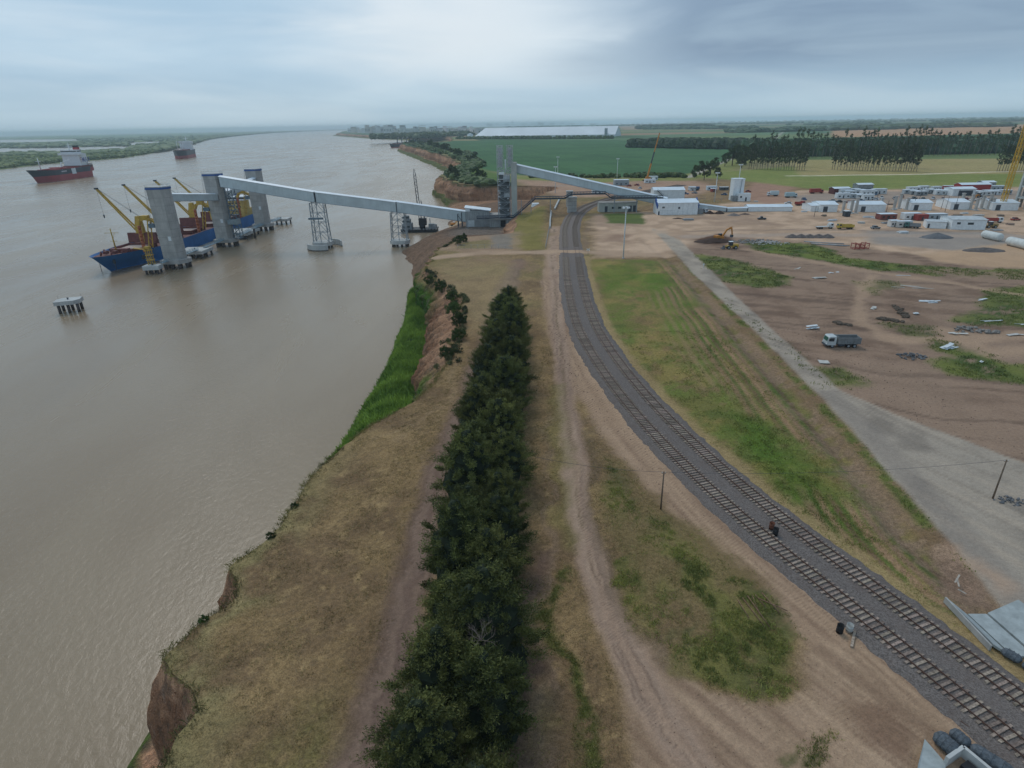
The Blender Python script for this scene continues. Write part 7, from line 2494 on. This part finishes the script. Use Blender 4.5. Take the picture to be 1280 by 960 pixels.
def blades(name, x, y, z, h, col0, col1, seed, nb=5, wid=.07, spread=.12, leanv=.45):
    g = np.random.default_rng(seed)
    n = len(x); N_ = n * nb
    bx = np.repeat(x, nb) + g.normal(scale=spread, size=N_); by = np.repeat(y, nb) + g.normal(scale=spread, size=N_); bz = np.repeat(z, nb)
    hh = np.repeat(h, nb) * g.uniform(.5, 1.25, N_)
    a = g.uniform(0, 6.28, N_); w = wid * g.uniform(.6, 1.4, N_)
    lx, ly = g.normal(scale=leanv, size=N_) * hh, g.normal(scale=leanv, size=N_) * hh
    dx, dy = np.cos(a) * w, np.sin(a) * w
    V = np.stack([np.stack([bx - dx * .5, by - dy * .5, bz - .03], 1), np.stack([bx + dx * .5, by + dy * .5, bz - .03], 1),
                  np.stack([bx + lx * .5 + dx * .6, by + ly * .5 + dy * .6, bz + hh * .6], 1), np.stack([bx + lx, by + ly, bz + hh], 1)], 1).reshape(-1, 3)
    F = np.arange(N_ * 4).reshape(-1, 4)
    pt = sstep(.3, .7, fbm(x, y, .16 if n else .16, seed + 300, 3))
    cm = np.clip(np.repeat(g.random(n) * .4 + pt * .6, nb) * .8 + g.random(N_) * .35 - .08, 0, 1)[:, None]
    c = np.repeat(np.asarray(col0)[None] * (1 - cm) + np.asarray(col1)[None] * cm, 4, 0)
    return npmesh(name, V, F, LEAF, False, c)


def scatter(mask, box, n, seed, zf_=None):
    g = np.random.default_rng(seed)
    x0, x1, y0, y1 = box
    x, y = g.uniform(x0, x1, n), g.uniform(y0, y1, n)
    keep = grid_lookup(mask, x, y) > g.random(n)
    x, y = x[keep], y[keep]
    return x, y, grid_lookup(Zg, x, y), g


GREENS = (lin(66, 78, 42), lin(136, 136, 80))
x, y, z, g = scatter(np.clip(iw + isl * .12, 0, 1) * sstep(.40, .62, fbm(X, Y, .7, 201)), (0, 45, 36, 95), 130000, 1)
o = link('weed_patch', blades('weed_patch', x, y, z, g.uniform(.06, .3, len(x)) * (.6 + .9 * grid_lookup(iw, x, y)), *GREENS, 2, 5, .05, .12), None, 'stuff'); tag(o, 'tangled green weeds on the island between sandy tracks', 'weeds')
x, y, z, g = scatter(stripg, (0, 20, 25, 70), 26000, 3)
x2, y2, z2, g2_ = scatter(low_w, (25, 45, 28, 50), 30000, 33)
o = link('sand_weeds', blades('sand_weeds', x2, y2, z2, g2_.uniform(.06, .22, len(x2)), *GREENS, 34, 5, .05, .1), None, 'stuff'); tag(o, 'small clumps of weeds on the sandy corner near the culvert', 'weeds')
o = link('weed_strip', blades('weed_strip', x, y, z, g.uniform(.08, .28, len(x)), *GREENS, 4, 5, .045), None, 'stuff'); tag(o, 'narrow strip of green weeds beside the dirt track', 'weeds')
mg = mead * sstep(.42, .68, fbm(X, Y, .5, 202)) * (.4 + .6 * g3) * (1 - strip)
x, y, z, g = scatter(mg, (20, 75, 40, 150), 110000, 5)
o = link('meadow_grass', blades('meadow_grass', x, y, z, g.uniform(.08, .28, len(x)), lin(70, 86, 40), lin(136, 136, 78), 6, 4, .055, .16), None, 'stuff'); tag(o, 'rough green grass between the railway and the road', 'grass')
x, y, z, g = scatter((st2 * .9 * sstep(.42, .6, n_md * .6 + n_hi * .4) + mead * g3 * .5) * (road < .05), (20, 110, 50, 235), 40000, 7)
o = link('roadside_grass', blades('roadside_grass', x, y, z, g.uniform(.12, .36, len(x)), lin(60, 80, 34), lin(112, 122, 60), 8, 5, .08, .22), None, 'stuff'); tag(o, 'dark green grass along the ditch by the road', 'grass')
x, y, z, g = scatter(RG * sstep(.35, .6, fbm(X, Y, .3, 205)), (60, 260, 110, 320), 110000, 9)
o = link('waste_ground_weeds', blades('waste_ground_weeds', x, y, z, g.uniform(.12, .5, len(x)), lin(62, 78, 42), lin(118, 124, 72), 10, 5, .13, .35), None, 'stuff'); tag(o, 'patches of green weeds on the stripped ground', 'weeds')
dryz = np.clip(1 - mau - trk - sv - delta - iw - cross * 2, 0, 1) * (dt < -9) * (edge > .3) * PLAT
x, y, z, g = scatter(dryz * sstep(.42, .6, fbm(X, Y, .5, 203)), (-42, 22, 24, 140), 90000, 11)
o = link('dry_grass', blades('dry_grass', x, y, z, g.uniform(.04, .16, len(x)), lin(96, 84, 54), lin(148, 134, 96), 12, 4, .05, .14, .9), None, 'stuff'); tag(o, 'short dry straw-coloured grass on the plateau', 'grass')
# clods and pebbles on bare ground near the camera
x, y, z, g = scatter(np.clip(sv + delta, 0, 1) * .5 + right * .5 * (road < .03) * (1 - st2), (0, 90, 26, 160), 16000, 13)
b_v, b_f, nn = [], [], len(x)
s = g.uniform(.03, .10, nn) * np.clip(y / 60, .8, 2)
base = np.array([(1, 0, 0), (0, 1, 0), (-1, 0, 0), (0, -1, 0), (0, 0, .8)])
V = (base[None] * s[:, None, None] * g.uniform(.6, 1.3, (nn, 5, 3)) + np.stack([x, y, z], 1)[:, None]).reshape(-1, 3)
F = (np.array([(0, 1, 4), (1, 2, 4), (2, 3, 4), (3, 0, 4)])[None] + (np.arange(nn) * 5)[:, None, None]).reshape(-1, 3)
cmx = g.random(nn)[:, None]
o = link('clods', npmesh('clods', V, F, LEAF, False, np.repeat(lin(84, 68, 58) * (1 - cmx) + lin(150, 134, 118) * cmx, 5, 0)), None, 'stuff'); tag(o, 'loose clods and pebbles on bare ground', 'stones')

# reeds on the river slope below the cliff
g = np.random.default_rng(15)
n = 42000
ry = g.uniform(92, 268, n); ri = np.clip(np.searchsorted(ys, ry), 0, NR - 1)
u = g.random(n) ** .8
cidx = 1 + np.clip((u * NB1).astype(int), 0, NB1 - 1)
fr_ = g.random(n)
rx = Xg[ri, cidx] * (1 - fr_) + Xg[ri, cidx + 1] * fr_; rz_ = Zg[ri, cidx] * (1 - fr_) + Zg[ri, cidx + 1] * fr_
keep = (fbm(rx, ry, .12, 204) > .25)
rx, ry, rz_ = rx[keep], ry[keep], rz_[keep]
o = link('river_reeds', blades('river_reeds', rx, ry, rz_, g.uniform(.5, 1.5, len(rx)), lin(50, 78, 30), lin(116, 140, 64), 16, 5, .2, .4, .35), None, 'stuff'); tag(o, 'lush green reeds on the river slope below the cliff', 'reeds')

# tufts hanging along the near cliff edge
g = np.random.default_rng(17); n = 5000
ry = g.uniform(24, 300, n) ** 1.0; rx = np.interp(ry, ys, XTOP) + g.normal(scale=.35, size=n)
k_ = fbm(ry, ry * 0, .35, 206) > .42
o = link('cliff_edge_grass', blades('cliff_edge_grass', rx[k_], ry[k_], np.full(int(k_.sum()), -.12), g.uniform(.12, .55, int(k_.sum())), lin(52, 56, 34), lin(120, 116, 74), 18, 5, .06, .16, .7), None, 'stuff'); tag(o, 'dark grass tufts hanging along the near cliff edge', 'grass')

# dark scrub slumping over the rim of the near cliff
g = np.random.default_rng(19)
ry = np.concatenate([g.uniform(128, 236, 190), g.uniform(272, 296, 30)])
rx = np.interp(ry, ys, XTOP) + g.normal(-.3, 1.1, len(ry)); rzz = np.where(rx < np.interp(ry, ys, XTOP), -.2 - g.random(len(ry)) * 4.5, .3)
kk = fbm(ry, ry * 0, .09, 207, 3) > .40
V, F, C_ = leaf_cloud(np.stack([rx, ry, rzz], 1)[kk], g.uniform(.5, 1.3, int(kk.sum())), 110, .42, (lin(40, 48, 32), lin(92, 96, 66)), 20, .3, None, .4)
o = link('cliff_rim_scrub', npmesh('cliff_rim_scrub', V, F, LEAF, False, C_), None, 'stuff'); tag(o, 'dark scrub slumping over the rim of the near cliff', 'scrub')
# ------------------------------------------------------------------ crowded far vegetation (one mass each)
_bb = []
for sd in range(3):
    b = MB(); b.blob((0, 0, 0), 1.0, .28, sd, 1.0, 7, 5)
    tri = []
    for f in b.f:
        tri += [f] if len(f) == 3 else [[f[0], f[1], f[2]], [f[0], f[2], f[3]]]
    _bb.append((np.array(b.v), np.array(tri)))


def wood(name, pts, rad, hgt, cols, label, seed):
    """a wood seen from afar: many crumpled crowns with clumped leaf cards on top"""
    g = np.random.default_rng(seed)
    pts = np.asarray(pts, float); n = len(pts)
    Vs, Fs, Cs = [], [], []
    off = 0
    var = g.integers(0, 3, n)
    for v in range(3):
        m = np.where(var == v)[0]
        if not len(m): continue
        bv, bf = _bb[v]
        a = g.uniform(0, 6.28, len(m)); ca, sa = np.cos(a), np.sin(a)
        r = rad * g.uniform(.7, 1.3, len(m)); h = hgt * g.uniform(.65, 1.25, len(m))
        X_ = (bv[None, :, 0] * ca[:, None] - bv[None, :, 1] * sa[:, None]) * r[:, None] + pts[m, 0][:, None]
        Y_ = (bv[None, :, 0] * sa[:, None] + bv[None, :, 1] * ca[:, None]) * r[:, None] + pts[m, 1][:, None]
        Z_ = (bv[None, :, 2] * .55 + .45) * h[:, None] + pts[m, 2][:, None]
        Vs.append(np.stack([X_, Y_, Z_], -1).reshape(-1, 3))
        Fs.append((bf[None] + (np.arange(len(m)) * len(bv))[:, None, None] + off).reshape(-1, 3)); off += len(m) * len(bv)
        k = (g.random((len(m), 1, 1)) * .75 + g.random((len(m), len(bv), 1)) * .35).clip(0, 1)
        Cs.append((np.asarray(cols[0]) * (1 - k) + np.asarray(cols[1]) * k).reshape(-1, 3))
    o = link(name, npmesh(name, np.concatenate(Vs), np.concatenate(Fs), LEAF, False, np.concatenate(Cs)), None, 'stuff')
    return tag(o, label, 'woodland')


g = np.random.default_rng(77)
GD = (lin(38, 52, 34), lin(72, 88, 56))
# across the river
n = 5200
azr = g.uniform(s_az[0], s_az[-1], n)
r_s = np.interp(azr, s_az, s_r)
t_ = g.random(n) ** 2.2
rr_ = r_s * (1.006 + .02 * g.random(n)) * np.exp(t_ * np.log(9000 / np.minimum(r_s, 8900)))
pts = np.stack([rr_ * np.sin(azr), rr_ * np.cos(azr), np.full(n, RIVER + 1)], 1)
wet = np.zeros(n, bool)
for q in LAG: wet |= inpoly(pts[:, 0], pts[:, 1], np.array([G(a, b_ + (2.2 if k_ < len(q) // 2 else -.1), RIVER)[:2] for k_, (a, b_) in enumerate(q)]))
pts = pts[~wet]
pts = pts[(fbm(pts[:, 0], pts[:, 1], .004, 95) > .42) | (np.arange(len(pts)) % 3 == 0)]
rads = 4.5 + np.hypot(pts[:, 0], pts[:, 1]) * .0016
near = np.hypot(pts[:, 0], pts[:, 1]) < 2600
wood('riverside_scrub', pts[near], 7.5, 9, (lin(50, 66, 40), lin(96, 108, 64)), 'low green scrub along the far river bank', 1)
wood('far_riverside_scrub', pts[~near], 20, 12, (lin(54, 72, 50), lin(86, 100, 70)), 'distant scrub behind the far river bank', 2)


def strip_pts(pxa, pxb, n, depth, z=0.0):
    a, c = G(*pxa), G(*pxb)
    u = g.random(n)
    d = (c - a); nn = Vector((-d.y, d.x, 0)).normalized()
    if nn.y < 0: nn = -nn
    w = g.random(n) * depth
    return np.stack([a.x + d.x * u + nn.x * w, a.y + d.y * u + nn.y * w, np.full(n, z)], 1)


wood('field_wood', strip_pts((782, 184.5), (925, 187.0), 900, 130), 8, 15, (lin(24, 38, 28), lin(50, 66, 44)), 'dense dark wood along the far edge of the green field', 3)
wood('warehouse_hedge', np.concatenate([strip_pts((570, 174), (772, 173.5), 260, 20)]), 6, 10, GD, 'thin hedge in front of the long white warehouse', 4)
wood('hill_wood', strip_pts((525, 173), (592, 169), 420, 260), 16, 20, GD, 'green wooded slope left of the long white warehouse', 5)
wood('plain_wood', strip_pts((796, 161.5), (882, 160.5), 300, 200), 22, 24, (lin(40, 54, 42), lin(66, 80, 60)), 'distant wood on the plain behind the green field', 6)
fp = []
for (a, c, n, d) in (((600, 160), (1290, 150), 500, 900), ((600, 157), (1290, 147.5), 500, 2500), ((930, 166), (1290, 158), 260, 200), ((640, 163), (930, 161), 160, 200), ((1020, 157), (1290, 151.5), 300, 500), ((1060, 161), (1180, 158), 120, 120)):
    fp.append(strip_pts(a, c, n, d))
fp = np.concatenate(fp)
fp = fp[fbm(fp[:, 0], fp[:, 1], .0022, 96) > .44]
wood('plain_hedgerows', fp, 26, 17, (lin(40, 56, 42), lin(66, 82, 58)), 'hedgerows and copses scattered over the distant plain', 7)
wood('field_margin_bushes', np.concatenate([strip_pts((660, 222.5), (870, 222.5), 90, 14), strip_pts((790, 221.5), (850, 221.5), 60, 8)]), 2.6, 4, (lin(40, 54, 30), lin(74, 90, 46)), 'bushes along the near margin of the green field', 8)
wood('grove_undergrowth', np.concatenate([strip_pts((940, 197), (1296, 191), 1100, 70)]), 6, 20, (lin(34, 52, 38), lin(64, 90, 66)), 'green undergrowth at the foot of the eucalyptus back row', 9)
wood('headland_scrub', np.concatenate([np.stack([np.interp(q, T_Y, T_X) + g.uniform(2, 26, 300) * (q / 800), q, np.zeros(300)], 1) for q in [g.uniform(570, 1150, 300)]] + [np.stack([np.interp(q, T_Y, T_X) + g.uniform(2, 60, 260), q, np.zeros(260)], 1) for q in [g.uniform(1150, 2060, 260)]]), 4.5, 5.5, GD, 'dense scrub along the rim of the far cliffs', 10)

# ------------------------------------------------------------------ long white warehouse
a, c = G(594, 172.5), G(769, 170.5)
d = c - a; L = d.length
t = empty('warehouse', a, math.atan2(d.y, d.x), 'very long white-roofed warehouse on the far side of the green field', 'warehouse')
MB().b2(0, L, 0, 130, 0, 7).build('wall', WHITE, t)
WR = mat('warehouse_roof', (.72, .75, .77), .6, .08, .01, streak=.12)
K = 9
for k in range(K):
    x0, x1 = L * k / K, L * (k + 1) / K - .25
    i0 = 22 if k == 0 else 0
    b = MB(); b.add([(x0, -2, 7.1), (x1, -2, 7.1), (x1, 65, 38), (x0 + i0, 65, 38)], [(0, 1, 2, 3)]); b.add([(x0 + i0, 65, 38), (x1, 65, 38), (x1, 132, 7.1), (x0, 132, 7.1)], [(0, 1, 2, 3)])
    b.build('roof_bay', WR, t)
b = MB(); b.add([(0, -2, 7.1), (22, 65, 38), (0, 132, 7.1)], [(0, 1, 2)]); b.add([(L - 1.5, -2, 7.1), (L - 1.5, 65, 38), (L - 1.5, 132, 7.1)], [(0, 1, 2)]); b.build('gable', WHITE, t)
MB().b2(L * .93, L * .945, -6, 10, 7.2, 30).build('conveyor_head', STEEL, t)
tp = G(588, 173)
t = empty('storage_tank', tp, 0, 'small white round tank at the left end of the warehouse', 'tank'); MB().tube((0, 0, 0), (0, 0, 16), 12, 12, 16).build('shell', WHITE, t); MB().tube((0, 0, 16.02), (0, 0, 20), 12.3, 1, 16).build('roof', SHEET, t)


# ------------------------------------------------------------------ town on the river bend and settlements on the plain
def block(p, w, d, h, m, label, group, k):
    t = empty('town_building', p, .1 * (k % 5 - 2), label, 'building', group)
    b = MB(); b.b2(-w / 2, w / 2, 0, d, 0, h)
    if k % 3 == 0: b.b2(-w / 2, -w * .1, .5, d, h, h * 1.3)
    if k % 4 == 1:
        for i in range(4): b.tube((-w / 2 + w * (i + .5) / 4, d * .3, h), (-w / 2 + w * (i + .5) / 4, d * .3, h * 1.2), w * .12, w * .12, 8)
    b.build('wall', m, t)
    if k % 2: MB().b2(-w / 2 - 1, w / 2 + 1, -1, d + 1, h * (1.31 if k % 3 == 0 else 1.21) + .1, h * (1.31 if k % 3 == 0 else 1.21) + 2).build('roof', CONC, t)
    else:
        b = MB()
        for i in range(int(w / 12)): b.b2(-w / 2 + 4 + i * 12, -w / 2 + 9 + i * 12, -.5, -.05, h * .3, h * .7)
        b.build('window_band', GLASS, t)


TM = [mat('town_%d' % i, c, .85, .1, .02) for i, c in enumerate(((.56, .53, .5), (.62, .6, .57), (.5, .49, .48), (.58, .52, .46), (.66, .65, .64), (.46, .45, .45)))]
rt_ = random.Random(3)
k = 0
px = 438.0
while px < 606:
    p = G(px, 165.6 + rt_.uniform(-.6, .8) + (px - 440) * .009)
    px_m = p.y / 730
    w = rt_.uniform(3.0, 9) * px_m; h = rt_.uniform(2.8, 7.0) * px_m * (.75 if px < 450 or px > 590 else 1.0)
    block(p, w, 60, h, TM[rt_.randrange(6)], 'far riverside town building, %s from the left' % nth(k), 'buildings of the far riverside town', k)
    px += rt_.uniform(2.6, 5.5); k += 1
k2 = 0
for px in [612, 622, 633, 641, 655, 668, 676, 690, 703, 716, 728, 741, 983, 1075, 1120, 1153]:
    p = G(px, 156.6 - (px - 640) * .012 + rt_.uniform(-.7, .7)); px_m = p.y / 730
    block(p, rt_.uniform(2, 7) * px_m, 60, rt_.uniform(1.2, 3.2) * px_m, TM[rt_.randrange(6)], 'pale building on the horizon of the plain, %s from the left' % nth(k2), 'buildings on the distant plain', k2); k2 += 1

# ------------------------------------------------------------------ haze: even, pale air over river and plain
HZ = bpy.data.materials.new('haze_air'); HZ.use_nodes = True
t = HZ.node_tree; t.nodes.clear()
out = t.nodes.new('ShaderNodeOutputMaterial'); pv = t.nodes.new('ShaderNodeVolumePrincipled')
pv.inputs['Color'].default_value = (.76, .92, 1.0, 1); pv.inputs['Density'].default_value = 0.000085; pv.inputs['Anisotropy'].default_value = 0.0
t.links.new(pv.outputs[0], out.inputs['Volume'])
hb = MB().b2(-26500, 26500, -500, 26500, RIVER - 5, 95).build('haze', HZ)
hb['kind'] = 'stuff'
tag(hb, 'pale blue haze over the river and plain', 'haze')
